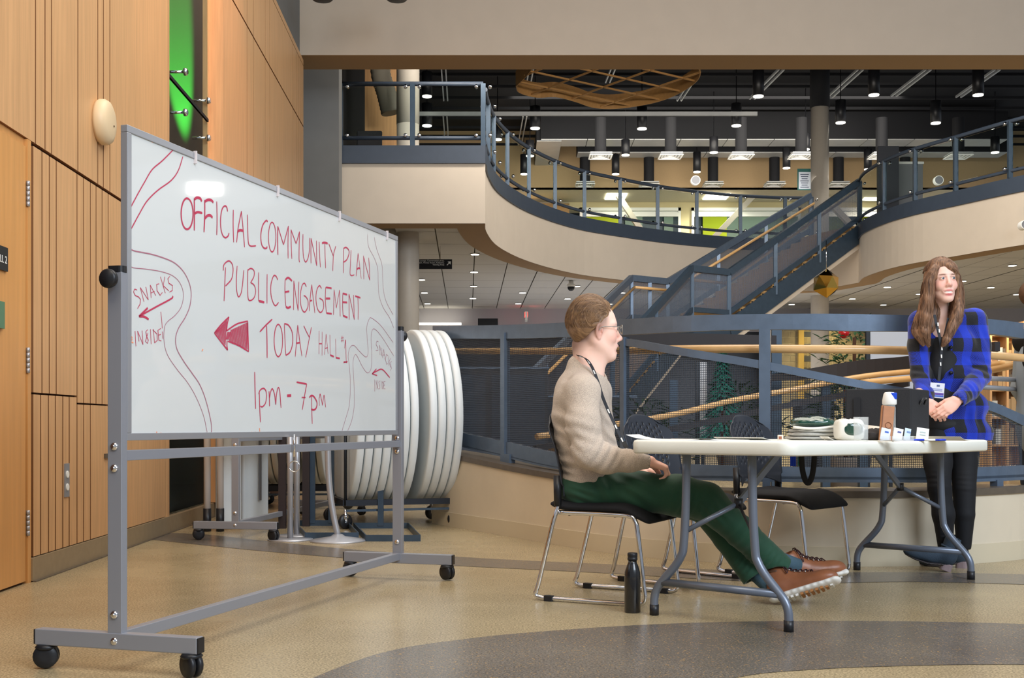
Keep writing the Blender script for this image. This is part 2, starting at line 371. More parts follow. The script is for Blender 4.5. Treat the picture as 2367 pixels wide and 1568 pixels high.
# ---- grey pier, beam
wb = thing('wall_back', (-2.6, 15.2, 0), kind='structure')
MB().box((-2.93, 16.75, 3.4), (.94, .30, 6.8)).build('pier', M['greywall'], wb)
Y0b, Y1b, Zb = 15.0, 15.6, 5.545
bm_ = thing('trim_1', (5, 15, Zb), kind='structure')
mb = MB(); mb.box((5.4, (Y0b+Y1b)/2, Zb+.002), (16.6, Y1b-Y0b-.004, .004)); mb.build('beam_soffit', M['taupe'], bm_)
mb = MB(); mb.box((5.4, (Y0b+Y1b)/2, 7.55), (16.6, Y1b-Y0b, 4.0)); mb.build('beam_face', M['beam'], bm_)
# two round pendants just peeking at the top edge
for px in (745, 917):
    c = P(px, -4, 13.5); o = MB().lathe([(0.001,-.02),(.11,-.02),(.13,.0),(.13,.25),(.03,.3),(.01,.32),(.01,1.2)], (c.x, c.y, c.z), 24).build('pendant_lamp', M['black'])
    setp(o, 'round black pendant lamp bottom at the top edge above grey wall, %s of two' % ('leftmost' if px < 800 else 'rightmost'), 'lamp')
# ---- balconies: deck edge path in plan
ZD, ZF, ZS = 4.86, 4.60, 3.73
edge = [(-2.52,17.0),(-.39,17.0)]
curve_l = spline([(-.39,17.0),(-.39,17.7),(-.28,18.9),(-.03,20.0),(.32,21.0),(.81,22.0),(1.42,22.9),(2.22,23.65),(3.07,24.35),(4.05,24.95),(4.84,25.3),(5.8,25.55),(6.6,25.6)], 4)
curve_r = spline([(7.15,24.1),(7.0,23.2),(7.06,22.1),(7.29,21.2),(7.71,20.3),(8.23,19.2),(8.9,18.1),(9.9,17.0)], 4)
path_all = [(-2.52,17.0)]+curve_l+curve_r
dk = thing('balcony', (2, 24, ZS), kind='structure')
MB().ribbon(path_all, ZS, ZF, .12).build('balcony_face', M['beige'], dk)
MB().ribbon(offset(path_all, -.03), ZF, ZD, .1).build('balcony_fascia', M['navy'], dk)
def inner_of(d): return [((x if not (x < -.2 and y < 17.0+d+.25) else min(x, -.39-d)), max(y, 17.0+d) if x < -.2 else y) for x, y in offset(path_all, d)]
inn_ = inner_of(.42); o2 = offset(path_all, .004); mb = MB(); nn = len(o2)
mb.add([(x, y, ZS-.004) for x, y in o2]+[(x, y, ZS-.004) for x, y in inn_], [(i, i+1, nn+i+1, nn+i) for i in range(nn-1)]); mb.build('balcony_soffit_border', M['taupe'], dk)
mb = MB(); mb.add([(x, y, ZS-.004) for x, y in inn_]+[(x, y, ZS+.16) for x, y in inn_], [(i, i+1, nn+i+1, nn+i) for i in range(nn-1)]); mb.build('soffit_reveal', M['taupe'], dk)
poly = path_all+[(14,17),(14,40),(-2.52,40)]
mb = MB(); N_ = len(poly); mb.add([(x, y, ZD-.02) for x, y in poly]+[(x, y, ZS+.2) for x, y in poly], [tuple(range(N_)), tuple(range(N_, 2*N_))]); mb.build('balcony_slab', mat('upper_carpet', (110,104,96), .9), dk)
# lower ceiling of acoustic tiles, laid square with the building axis
ax = Vector((-.038, 1)).normalized(); ay = Vector((ax.y, -ax.x))
ceil = thing('ceiling', (3, 24, 3.8), kind='structure')
def inside(x, y):
    c = False; q = path_in
    for i in range(len(q)):
        x1, y1 = q[i]; x2, y2 = q[i-1]
        if (y1 > y) != (y2 > y) and x < (x2-x1)*(y-y1)/(y2-y1)+x1: c = not c
    return c
path_in = inner_of(.42)+[(16,16),(16,30.3),(-2.6,30.3)]
org = Vector((-3.0, 16.9)); NT = 0
for i in range(0, 27):
    for j in range(0, 12):
        vs = []; fs = []
        K = 5
        corners = [org+ay*(.62*i+a)+ax*(1.22*j+b) for a in (0.006, .604) for b in (.006, 1.204)]
        cnt = sum(inside(*c) for c in corners)
        if cnt == 0: continue
        px = CX+F*corners[0].x/corners[0].y
        if px > 2500 or px < 900: continue
        nn = 1 if cnt == 4 else 6
        mb = MB()
        for a in range(nn):
            for b in range(nn):
                q = [org+ay*(.62*i+.006+.602*(a+u)/nn)+ax*(1.22*j+.006+1.202*(b+w)/nn) for u, w in ((0,0),(1,0),(1,1),(0,1))]
                m_ = (q[0]+q[2])/2
                if nn == 1 or inside(m_.x, m_.y):
                    zz = 3.80+.002*((i*7+j*3) % 3); mb.add([(*c, zz) for c in q], [(0,1,2,3)])
        if mb.v: mb.build('ceiling_tile', M['tile'], ceil); NT += 1
print('ceiling tiles', NT)
mb = MB(); pp = path_in; mb.add([(x, y, 3.83) for x, y in pp], [tuple(range(len(pp)))]); mb.build('ceiling_grid', mat('ceiling_joint', (104,98,88), .9), ceil)
LL = [(1098,588,'first from the curved edge in the row beside the hanging sign'),(1096,629,'second from the curved edge in the row beside the hanging sign'),(1095,662,'third from the curved edge in the row beside the hanging sign'),(1093,690,'farthest in the row beside the hanging sign'),
 (974,647,'nearest of three beside the pale column under the hanging sign'),(981,677,'middle of three beside the pale column under the hanging sign'),(988,702,'farthest of three beside the pale column under the hanging sign'),
 (1208,677,'nearer of two above the red exit sign'),(1198,702,'farther of two above the red exit sign'),(1333,662,'right beside the dome camera'),(1312,691,'just beyond the dome camera'),(1438,677,'nearer of two seen through the left landing mesh'),(1409,703,'farther of two seen through the left landing mesh'),
 (1665,678,'nearer of two seen through the stair landing box'),(1648,703,'farther of two seen through the stair landing box'),(2340,614,'largest one, near the right balcony face'),(2225,650,'touching the right side of the standing woman head'),(2051,664,'nearer one left of the standing woman head'),(2290,665,'between the standing woman and the right edge'),
 (2125,680,'half behind the hair of the standing woman'),(1970,691,'just right of the gold ornament'),(2042,705,'farther one left of the standing woman head'),(1830,704,'left of the column behind the stair'),(2350,681,'closest to the head at the right edge')]
proto = None
for k, (px, py, dl) in enumerate(LL):
    c = G(px, py, 3.79)
    if proto is None:
        proto = thing('recessed_downlight', (c.x, c.y, 3.79), rz=0)
        proto['category'] = 'lamp'; proto['group'] = 'recessed downlights in the ceiling under the balcony'
        MB().lathe([(.0001,.004),(.085,.004),(.085,-.004),(.0001,-.004)], (c.x, c.y, 3.79), 16).build('trim_ring', M['white'], proto)
        MB().lathe([(.0001,-.009),(.073,-.009),(.073,-.004)], (c.x, c.y, 3.79), 16).build('lens', M['lampon'], proto)
        o = proto
    else: o = duptree(proto); o.location = (c.x, c.y, 3.79)
    o['label'] = 'recessed ceiling downlight, '+dl
for q in ((-1.0,20,3.6),(1.5,25,3.6),(5,28,3.6),(8.5,23,3.6),(10,27,3.6),(11,20,3.6)):
    light('SPOT', q, 420, (1, .92, .80), .1, target=(q[0], q[1], 0), spot=math.radians(150), blend=1)
light('AREA', (3, 26, .3), 130, (.82, .88, 1), 8, 6, target=(3, 26, 5))  # upward fill light added to brighten the tiled ceiling
# ---- lower back wall and far things
wbk = thing('wall_far', (3, 30.2, 0), kind='structure')
MB().box((4, 30.3, 3.55), (26, .2, .7)).build('upper_band', mat('grey_lilac_wall', (168,166,172), .8), wbk)
MB().box((4, 30.35, 1.6), (26, .2, 3.2)).build('lower_band', mat('dark_glazing', (52,56,64), .4), wbk)
# ================================================================ UPPER LEVEL
ZC = 9.6
uc = thing('ceiling', (4, 27, ZC), kind='structure')
MB().box((5, 28.5, ZC+.1), (34, 26, .2)).build('roof_deck', M['ceilblack'], uc)
MB().box((5, 18.0, 8.4), (34, .2, 2.6)).build('dark_bulkhead', M['ceilblack'], uc)
for y in np.arange(19, 37, 1.0):
    MB().bar((-9, y, 9.2), (20, y, 9.2), .05, .07).build('joist', M['ceilblack'], uc)
# back wall, high
wu = thing('wall_upper', (5, 37, ZD), kind='structure')
# side walls
MB().box((-2.9, 27, 7), (.2, 20, 5)).build('side_wall', M['blackmat'], wu)
# lowered soffit over the rooms behind the balcony (cream), room wall with windows
Ywin = 33.5
def zU(y, Y=Ywin): return H+(HY-y)*Y/F
YL = 35.0
zc1 = H+(HY-437)*YL/F
MB().box((8.0, 37.1, zc1+.02), (22, 4.2, .04)).build('room_ceiling', mat('cream_ceiling', (216,208,184), .8), wu)
MB().box((6.5, YL+.06, (zc1+ZC)/2), (24, .12, ZC-zc1)).build('room_lintel', M['tan'], wu)
Yw = 37.1
def xw(px): return (px-CX)*Yw/F
def zw(py): return H+(HY-py)*Yw/F
ctan = mat('warm_cream_wall', (204,190,150), .8)
# wall with openings between px 1285 and 2300
def seg(x0, x1, y0, y1, mt, nm='wall_panel', Y=Yw, t=.1): 
    a = (x0-CX)*Y/F; b = (x1-CX)*Y/F; z1 = H+(HY-y0)*Y/F; z0 = H+(HY-y1)*Y/F
    return MB().box(((a+b)/2, Y+t/2, (z0+z1)/2), (b-a, t, z1-z0)).build(nm, mt, wu)
seg(1160,1315,430,600,mat('taupe_room_wall', (176,166,148), .8)); seg(1315,2400,430,482,ctan); seg(1573,1598,482,600,ctan); seg(1850,1905,482,600,ctan); seg(2100,2400,482,600,ctan)
seg(1210,1316,470,600,mat('wood_door_far', (150,118,70), .6), Y=36.6)
for x0, x1 in ((1340,1573),(1598,1850),(1905,2100)):
    w = thing('window_2' if x0 == 1340 else 'window_3' if x0 == 1598 else 'window_4', (xw((x0+x1)/2), Yw-.05, zw(600)), kind='structure')
    mb = MB(); a, b, z1, z0 = xw(x0), xw(x1), zw(481), zw(600)
    mb.box(((a+b)/2, Yw-.03, z1-.05), (b-a, .1, .10)); mb.box((a+.04, Yw-.03, (z0+z1)/2), (.08, .1, z1-z0)); mb.box((b-.04, Yw-.03, (z0+z1)/2), (.08, .1, z1-z0)); mb.box(((a+b)/2, Yw-.03, z1-.22), (b-a-.16, .1, .12)); mb.box(((a+b)/2, Yw+.0, z1-.14), (b-a-.16, .05, .05))
    mb.build('window_frame', M['white'], w)
    MB().box(((a+b)/2, Yw+.02, (z0+z1)/2), (b-a-.1, .012, z1-z0-.1)).build('pane', M['glass'], w)
# room beyond the windows: dark wall, lime green panels, slanted steel braces
lime = mat('lime_panel', (206,212,30), .6); dnav = mat('deep_blue_glass', (26,46,64), .3); grn = mat('grey_green_wall', (134,146,136), .7)
seg(1300,2200,470,620,dnav,'far_glazing',Y=39.0)
for x0, x1, mt in ((1345,1432,lime),(1445,1485,grn),(1535,1556,grn),(1625,1680,lime),(1680,1850,grn),(1910,1950,mat('olive_panel',(150,150,40),.7)),(1985,2050,lime)): seg(x0,x1,482,620,mt,'colour_panel',Y=38.8)
light('AREA', (xw(1500), 37.6, zw(475)), 40, (1, .98, .85), 3, 1, target=(xw(1500), 38.8, zw(560)))
light('AREA', (xw(1750), 37.6, zw(475)), 40, (1, .98, .85), 3, 1, target=(xw(1750), 38.8, zw(560)))
def strut(x0, y0, x1, y1, Y, lab):
    a = P(x0, y0, Y); b = P(x1, y1, Y); setp(MB().bar(a, b, .16, .22, up=(0,1,0)).build('diagonal_brace', mat('brace_grey', (180,172,160), .6)), lab, 'brace')
strut(1424,445,1480,530,36.0,'grey steel diagonal brace falling rightward past the left room window')
strut(1740,455,1640,560,36.0,'grey steel diagonal brace rising rightward past the middle room window')
strut(1905,455,1990,545,36.0,'grey steel diagonal brace behind the stair top rail')
# square room lights
for k, (x0, x1, y0, y1) in enumerate(((1403,1450,448,461),(1635,1690,448,461),(1996,2036,458,463))):
    z = zc1-.02; Ya = F*(z-H)/(HY-y0); Yc = F*(z-H)/(HY-y1); a = (x0-CX)/F*Ya; b = (x1-CX)/F*Ya
    o = MB().box(((a+b)/2, (Ya+Yc)/2, z), (b-a, abs(Ya-Yc), .03)).build('ceiling_light', M['lampon']); setp(o, ['square glowing ceiling light above the left room window','square glowing ceiling light above the middle room window','small ceiling light seen beside the stair head'][k], 'lamp')
for q in (1427, 1662, 2016, 1200): light('SPOT', (xw(q), 35.9, zc1-.12), 420, (1, .93, .74), .15, target=(xw(q), 36.6, 5), spot=math.radians(150), blend=.6)
light('AREA', (5, 29.4, 7.9), 420, (1, .92, .8), 10, 3, target=(5, 34.5, 6.0))  # wash light added to lift the upper back wall
light('AREA', (5, 28.5, 5.2), 230, (1, .95, .88), 14, 4, target=(5, 32, 9.0))  # up-light added for the undersides of the ducts
# column through both levels
def column(px, w, Y, z0, z1, lab):
    x = (px-CX)*Y/F; r = w*Y/F/2
    c = thing('column', (x, Y, z0), lab, 'column')
    mb = MB(); mb.lathe([(r, z) for z in (z0, z1)], (x, Y, 0), 32); mb.build('shaft', M['column'], c); return c, x, r
c1, cx1, cr1 = column(943, 52, 18.3, 0, 6.05, 'pale round column rising past the glass fronted balcony box')
MB().lathe([(cr1+.004, 5.5), (cr1+.004, 8)], (cx1, 18.3, 0), 32).build('upper_shaft', M['column'], c1)
c2, cx2, cr2 = column(1895, 41, 27.2, 0, H+(HY-250)*27.2/F, 'pale round column behind the staircase')
MB().lathe([(cr2+.02, H+(HY-250)*27.2/F), (cr2+.02, ZC)], (cx2, 27.2, 0), 32).build('black_sleeve', M['ceilblack'], c2)
# notice on the column side
nb = P(1861, 415, 27.5)
nt_ = thing('notice_board', (nb.x, 27.5, nb.z-.25), 'small white notice with green header hung beside the far column', 'sign')
MB().box((nb.x, 27.5, nb.z), (.36, .03, .50)).build('board', mat('teal_frame', (40,96,92), .5), nt_)
MB().box((nb.x, 27.48, nb.z-.03), (.31, .01, .40)).build('sheet', mat('pale_sheet', (205,214,226), .5), nt_)
for k in range(7): MB().box((nb.x+.02*((k*3) % 3-1), 27.47, nb.z+.11-k*.05), (.20-.03*(k % 3), .004, .016)).build('text_line', mat('ink', (60,70,96), .6) if k == 0 else bpy.data.materials['ink'], nt_)
# ---- ceiling fixtures
def cylinder_lamp(px, py, w, lab, hh):
    Z = 8.0; Y = F*(Z-H)/(HY-py); x = (px-CX)*Y/F; r = w*Y/F/2
    t = thing('cylinder_downlight', (x, Y, Z), lab, 'lamp', 'black cylinder downlights under the dark roof')
    MB().lathe([(r*.93, 0), (r, 0), (r, hh), (.01, hh+.01), (.01, ZC-Z)], (x, Y, Z), 20).build('housing', M['black'], t)
    MB().lathe([(.0001, -.02), (r*.9, -.02), (r*.9, .0)], (x, Y, Z), 20).build('lens', M['lampon'], t)
rows = [(26, .56, [(1753,222,'above the glass curve, left of the front row of three'),(2020,219,'middle of the front row of three'),(2261,219,'rightmost of the front row of three')]),
        (24, .52, [(987,222,'nearest the pale column, upper one'),(987,290,'nearest the pale column, lower one'),(1237,296,'second row, first right of the balcony box'),(1484,297,'second row, under the wooden ceiling cloud'),(1702,290,'second row, middle'),(1943,283,'second row, just right of the far column'),(2163,284,'second row, rightmost')]),
        (20, .40, [(1150,322,'third row, above the curved glass start'),(1446,358,'third row, above the left duct gap'),(1650,352,'third row, middle'),(1862,345,'third row, by the far column'),(2300,352,'third row, over the right balcony'),(1225,360,'short one low over the left glass')]),
        (18, .55, [(1211,402,'back row, seen through the left glass'),(1423,402,'back row, beneath the second duct'),(1611,397,'back row, above the round wall speaker'),(1818,388,'back row, left of the notice'),(2006,391,'back row, above the stair head')])]
for w, hh, L_ in rows:
    for px, py, d in L_: cylinder_lamp(px, py, w, 'black cylinder ceiling lamp, '+d, hh)
# ducts
def duct(x0, x1, yf, yb, Z, hh, lab, mt='duct'):
    Ya = F*(Z-H)/(HY-yf); Yb_ = F*(Z-H)/(HY-yb); a = (x0-CX)*Ya/F; b = (x1-CX)*Ya/F
    t = thing('air_duct', ((a+b)/2, (Ya+Yb_)/2, Z), lab, 'duct')
    MB().box(((a+b)/2, (Ya+Yb_)/2, Z+hh/2+.01), (b-a, abs(Yb_-Ya), hh)).build('duct_body', M['ceilblack'], t)
    n = max(1, int((b-a)/1.2))
    for k in range(n):
        u = a+(b-a)*k/n; MB().box((u+(b-a)/n/2, (Ya+Yb_)/2, Z), ((b-a)/n-.02, abs(Yb_-Ya)*.98, .02)).build('duct_section', M[mt], t)
duct(1250,2330,322,338,8.6,.75,'long rectangular air duct with a pale underside, front one of two')
duct(1335,2330,352,364,8.6,.55,'long rectangular air duct with a pale underside, rear one of two')
duct(1240,1299,325,392,8.58,.5,'short duct branch turning toward the back at the left end')
# diffusers on black drops
def diffuser(px, py, w, row):
    Z = 8.25; Y = F*(Z-H)/(HY-py); x = (px-CX)*Y/F; s = w*Y/F
    t = thing('air_diffuser', (x, Y, Z), None, 'vent', 'square ceiling diffusers hung on black drops'); t['label'] = 'square white louvred air diffuser, '+row
    MB().rbox((x, Y, Z+.10), (.30, .30, .9), .14, n=5).build('drop', M['ceilblack'], t)
    for k in range(4):
        q = s*(1-.25*k)/2; zz = Z-.46+.012*k; mb = MB(); w_ = s*.06
        for sx, sy, lx, ly in ((0,1,2*q,w_),(0,-1,2*q,w_),(1,0,w_,2*q),(-1,0,w_,2*q)): mb.box((x+sx*q, Y+sy*q, zz), (lx, ly, .02))
        mb.build('louvre_ring', M['white'], t)
    MB().box((x, Y, Z-.40), (s, s, .02)).build('pan', M['duct'], t)
for px, d in ((1388,'front row left of the cloud'),(1550,'front row under the cloud tip'),(1713,'front row middle'),(1852,'front row by the far column'),(2038,'front row right of the far column'),(2215,'front row over the right balcony')): diffuser(px, 322, 50, d)
for px, d in ((1352,'back row leftmost'),(1500,'back row second'),(1648,'back row third'),(1790,'back row fourth'),(1938,'back row right of the column'),(2092,'back row rightmost')): diffuser(px, 392, 42, d)
# thin pale rails running away under the roof
for k, (px, yn, yf) in enumerate(((1033,150,232),(1035,262,322),(1212,268,335),(1228,150,205),(1415,150,190),(1590,180,232))):
    for dx in (-.05, .05):
        Z = 9.1; Ya = F*(Z-H)/(HY-yn); Yb_ = F*(Z-H)/(HY-yf); x = (px-CX)/F*(Ya+Yb_)/2*1.0+dx
        o = MB().bar((x, Ya, Z), (x-.038*(Yb_-Ya), Yb_, Z), .03, .05).build('lighting_rail', M['duct']); setp(o, 'thin pale roof rail, %s one of the pair %s' % ('left' if dx < 0 else 'right', ['above the balcony box glass','low behind the balcony box','between the balcony box and glass curve','left of the wooden ceiling cloud','behind the wooden ceiling cloud','under the cloud edge'][k]), 'rail', 'thin pale roof rails')
for k, (x0, y0, x1, y1) in enumerate(((1800,160,1733,228),(1983,160,1912,225),(2140,160,2060,222),(2300,160,2210,224))):
    for dx in (0, .12):
        a = P(x0, y0, 28.6); Z = 9.0; b = P(x1, y1, F*(Z-H)/(HY-y1)); a.z = Z; a.y = F*(Z-H)/(HY-y0); a.x = (x0-CX)*a.y/F
        o = MB().bar(a+Vector((dx,0,0)), b+Vector((dx,0,0)), .04, .05).build('lighting_rail', M['duct']); setp(o, 'slanting pale roof rail, %s one of the %s pair right of the cloud' % ('right' if dx else 'left', ['first','second','third','fourth'][k]), 'rail', 'thin pale roof rails')
o = MB().bar((-6, 26.2, 8.05), (5.5, 26.2, 8.05), .06, .09).build('cross_rail', M['duct']); 
o.location.z = H+(HY-268)*26.2/F; setp(o, 'long pale rail crossing the dark roof behind the lamps', 'rail')
# wooden cloud lattice
cl = thing('ceiling_cloud', (2.1, 26, 8.2), 'wooden lattice ceiling cloud with wavy rim hung under the dark roof', 'ceiling feature')
Zl = 8.15
out = []
for px, py in spline([(1192,200),(1215,178),(1245,150),(1330,132),(1440,125),(1560,135),(1612,155),(1617,180),(1590,205),(1545,228),(1490,243),(1420,252),(1370,249),(1330,236),(1285,225),(1240,226),(1200,215),(1192,200)], 5)[:-1]:
    Y = F*(Zl-H)/(HY-py); out.append(((px-CX)*Y/F, Y))
N_ = len(out); mb = MB()
ctr = (sum(p[0] for p in out)/N_, sum(p[1] for p in out)/N_)
inn = [(ctr[0]+(x-ctr[0])*.992, ctr[1]+(y-ctr[1])*.992) for x, y in out]
vs = [(x, y, Zl) for x, y in out]+[(x, y, Zl+.34) for x, y in out]+[(x, y, Zl+.34) for x, y in inn]+[(x, y, Zl) for x, y in inn]
for i in range(N_):
    j = (i+1) % N_
    for k in range(4): kk = (k+1) % 4; mb.f.append((k*N_+i, k*N_+j, kk*N_+j, kk*N_+i)); mb.m.append(0); mb.sm.append(False)
mb.v = vs; ply = mat('birch_ply', (186,140,84), .6, noise=.06); mb.build('rim', ply, cl)
def clip(p0, d):
    """intersections of a line with the outline"""
    ts = []
    for i in range(N_):
        a = Vector(out[i]); b = Vector(out[(i+1) % N_]); e = b-a; den = d.x*e.y-d.y*e.x
        if abs(den) < 1e-9: continue
        t = ((a.x-p0.x)*e.y-(a.y-p0.y)*e.x)/den; s_ = ((a.x-p0.x)*d.y-(a.y-p0.y)*d.x)/den
        if 0 <= s_ < 1: ts.append(t)
    return sorted(ts)
for ang, sp in ((.62, .75), (-.95, .95)):
    d = Vector((math.cos(ang), math.sin(ang))); n = Vector((-d.y, d.x))
    for k in range(-8, 9):
        p0 = Vector(ctr)+n*(k*sp+.2); ts = clip(p0, d)
        for t0, t1 in zip(ts[0::2], ts[1::2]):
            if t1-t0 > .3: a = p0+d*t0; b = p0+d*t1; MB().bar((*a, Zl+.05), (*b, Zl+.05), .03, .035).build('lattice_bar', ply, cl)
# round wall speakers
for px, py, lab, Y, w in ((1608,417,'round white wall speaker above the middle room window',30.9,22),(2170,417,'round white wall speaker seen through the right balcony glass',30.9,22),(2369,520,'round white wall speaker at the right edge of the curved balcony face',18.6,22)):
    c = P(px, py, Y); t = thing('wall_speaker', c, lab, 'speaker'); r = w*Y/F/2; rr = Matrix.Rotation(PI/2, 3, 'X')
    MB().lathe([(r*.84,.03),(r*.9,.04),(r,.02),(r,-.1)], c, 28, rot=rr, cap=False).build('ring', M['white'], t)
    MB().lathe([(.0001,.03),(r*.85,.028)], c, 28, rot=rr, cap=False).build('grille', mat('speaker_grille', (118,120,126), .8), t)
# dark stand and grey box at the stair head on the right balcony
c = P(2052, 470, 24.6); t = thing('display_kiosk', (c.x, c.y, ZD), 'tall dark display panel standing behind the right balcony glass', 'panel')
mb = MB(); zt = H+(HY-338)*24.6/F; a = P(2030,360,24.6); b = P(2078,338,24.6); mb.prism([(a.x, 24.6),(b.x, 24.6),(b.x, 24.7),(a.x, 24.7)], ZD, zt); mb.build('panel', mat('charcoal_panel', (50,54,62), .5), t)
c = P(2105, 430, 25.2); zt = H+(HY-379)*25.2/F; t = thing('grey_cabinet', (c.x, 25.2, ZD), 'grey cabinet with a pale top behind the right balcony glass', 'cabinet')
a = P(2072,380,25.2); b = P(2133,380,25.2); MB().box(((a.x+b.x)/2, 25.4, (ZD+zt)/2), (b.x-a.x, .4, zt-ZD)).build('body', mat('cabinet_grey', (124,128,132), .6), t)
MB().box(((a.x+b.x)/2, 25.4, zt+.02), (b.x-a.x+.04, .44, .05)).build('top', M['white'], t)
# ---- glass guards
def guard(path, posts, Z0, Z1, lab, bot=.12, doors=(), cl=True):
    g = thing('glass_guardrail', (path[0][0], path[0][1], Z0), lab, 'railing')
    MB().tube([(x, y, Z1) for x, y in path], .035, 8).build('top_rail', M['navy'], g)
    MB().tube([(x, y, Z0+bot) for x, y in path], .03, 8).build('bottom_rail', M['navy'], g)
    for x, y in posts:
        p = MB().box((x, y, (Z0+Z1)/2), (.07, .07, Z1-Z0)).build('post', M['steelb'], g)
        for dx in (-.10, .10):
            for z in (Z1-.05, Z0+bot+.03): MB().lathe([(.001,-.03),(.028,-.03),(.028,.03),(.001,.03)], (x+dx, y-.03, z), 8, rot=Matrix.Rotation(PI/2, 3, 'X')).build('clamp', M['chrome'], g)
    # one pane between neighbouring posts, following the edge
    idx = []
    for x, y in posts: idx.append(min(range(len(path)), key=lambda i: (path[i][0]-x)**2+(path[i][1]-y)**2))
    for a, b in zip(idx[:-1], idx[1:]):
        if b > a:
            sub_ = path[a:b+1]; MB().ribbon(sub_, Z0+bot+.04, Z1-.05, .012).build('glass_pane', M['glass'], g)
    return g
dense_l = curve_l; dense_r = curve_r
def on(path, px): return min(path, key=lambda p: abs(CX+F*p[0]/p[1]-px))
fine_l = [tuple(p) for p in spline(curve_l[::4], 24)]; fine_r = [tuple(p) for p in spline(curve_r[::4], 24)]
box_path = [(-2.50,17.03),(-1.45,17.03),(-.42,17.03)]
guard(box_path, box_path, ZD, 5.77, 'glass guard of the square balcony box beside the grey wall')
fine_l = [p for p in fine_l if p[1] > 17.3]
guard(fine_l, [on(fine_l, x) for x in (1129,1141,1172,1223,1284,1352,1434,1521,1612,1712,1815,1876)], ZD, 5.77, 'curved glass guard along the balcony left of the staircase')
fr = [p for p in fine_r if p[1] < 24.0]
guard(fr, [fr[0]]+[on(fr, x) for x in (2043,2115,2210,2335,2440)], ZD, 5.80, 'curved glass guard along the balcony right of the staircase')
# furniture on the box balcony
c = P(862, 308, 18.9); t = thing('round_table', (c.x-.1, 19.1, ZD), 'round black table behind a dark chair on the box balcony', 'table')
MB().lathe([(.001,.70),(.36,.70),(.37,.715),(.36,.73),(.001,.73)], (c.x, 19.1, ZD-.3), 28).build('tabletop', M['black'], t)
MB().lathe([(.2,0),(.2,.02),(.03,.04),(.03,.70)], (c.x, 19.1, ZD-.3+.3*0), 16).build('pedestal', M['black'], t)
t = thing('lounge_chair', (c.x, 18.5, ZD), 'dark square backed chair in front of round table on box balcony', 'chair')
MB().rbox((c.x, 18.45, ZD+.42), (.40, .05, .32), .02).build('backrest', M['blackmat'], t, bevel=.02)
MB().rbox((c.x, 18.65, ZD+.25), (.42, .42, .08), .06).build('seat', M['blackmat'], t)
for sx in (-1, 1):
    for sy in (-1, 1): MB().tube([(c.x+sx*.18, 18.65+sy*.16, ZD), (c.x+sx*.16, 18.65+sy*.14, ZD+.22)], .012, 6).build('leg', M['chrome'], t)
MB().box((-2.1, 19.5, 6.3), (.7, .1, 3.0)).build('timber_panel', M['wood'], wu)
# spiral duct
a = P(880, 120, 18.6); b = P(905, 262, 19.4); t = thing('spiral_duct', (b.x, b.y, b.z), 'grey corrugated round duct left of the pale column', 'duct')
pts = spline([P(878,100,18.9), P(880,170,18.9), P(893,215,18.9), P(904,262,18.9)], 10); MB().tube(pts, [.155+.01*(i % 2) for i in range(len(pts))], 18).build('duct_body', mat('duct_taupe', (138,132,118), .6), t)
# hanging sign
a = P(1007, 611, 19.6); t = thing('hanging_sign', a, 'black hanging wayfinding sign with white lines and an arrow', 'sign')
A = P(940, 600, 19.6); B = P(1045, 622, 19.6)
MB().box(((A.x+B.x)/2, 19.6, (A.z+B.z)/2), (B.x-A.x, .04, A.z-B.z)).build('panel', M['blackmat'], t)
for q, s in enumerate(('Community Lounge, Conversation Area,', 'Walking Track, Fitness Room, KidZone,', 'Viewing Area')):
    o = text_obj(s, .036, M['white'], 'lettering', t, (B.x-.13, 19.575, A.z-.035-.034*q), Matrix.Rotation(PI/2, 4, 'X'), 'RIGHT')
mb = MB(); ac = Vector((B.x-.055, 19.575, (A.z+B.z)/2+.01)); mb.bar(ac+Vector((-.03,0,-.03)), ac+Vector((.02,0,.02)), .012, .004, up=(0,1,0)); mb.add([ac+Vector((.035,0,.035)), ac+Vector((-.02,0,.03)), ac+Vector((.03,0,-.02))], [(0,1,2)]); mb.build('arrow', M['white'], t)
for x in (A.x+.2, B.x-.2): MB().tube([(x, 19.6, A.z), (x, 19.6, 3.8)], .006, 5).build('hanger', M['chrome'], t)
# dome camera, exit light
c = G(1320, 650, 3.79); t = thing('dome_camera', c, 'small white and black dome camera on the tiled ceiling', 'camera')
MB().lathe([(.05,0),(.05,-.05),(.09,-.07),(.09,-.12)], c, 16).build('housing', M['white'], t)
MB().lathe([(.075,-.12),(.07,-.16),(.04,-.20),(.001,-.21)], c, 16).build('dome', M['black'], t)
c = P(1216, 735, 29.9); t = thing('exit_sign', c, 'slim red glowing exit sign seen end on below far ceiling', 'sign')
MB().box((c.x, 29.6, c.z), (.06, .5, .22)).build('body', M['white'], t)
for s in (-1, 1): MB().box((c.x+s*.034, 29.6, c.z+.05), (.006, .4, .10)).build('lit_face', mat('red_glow', (255,60,50), .5, emit=(255,50,40), estr=5), t)
c = P(1128, 745, 29.5); setp(MB().box((c.x, 29.5, c.z), (.5, .3, .16)).build('ceiling_box', M['black']), 'dark box fitting on the far wall under the tiled ceiling', 'fitting')
o = MB().bar(P(960,749,29.9), P(1066,749,29.9), .12, .05).build('strip_light', M['lampon']); setp(o, 'long warm strip light glowing low on the far wall', 'lamp')

for px, py in ((1753,222),(2020,219),(1943,283),(1702,290),(1237,296),(1484,297),(987,222),(2163,284)):
    Y_ = F*7.2/(HY-py); light('SPOT', ((px-CX)*Y_/F, Y_, 7.95), 200, (1, .93, .82), .1, target=((px-CX)*Y_/F, Y_, 0), spot=math.radians(95), blend=.8)
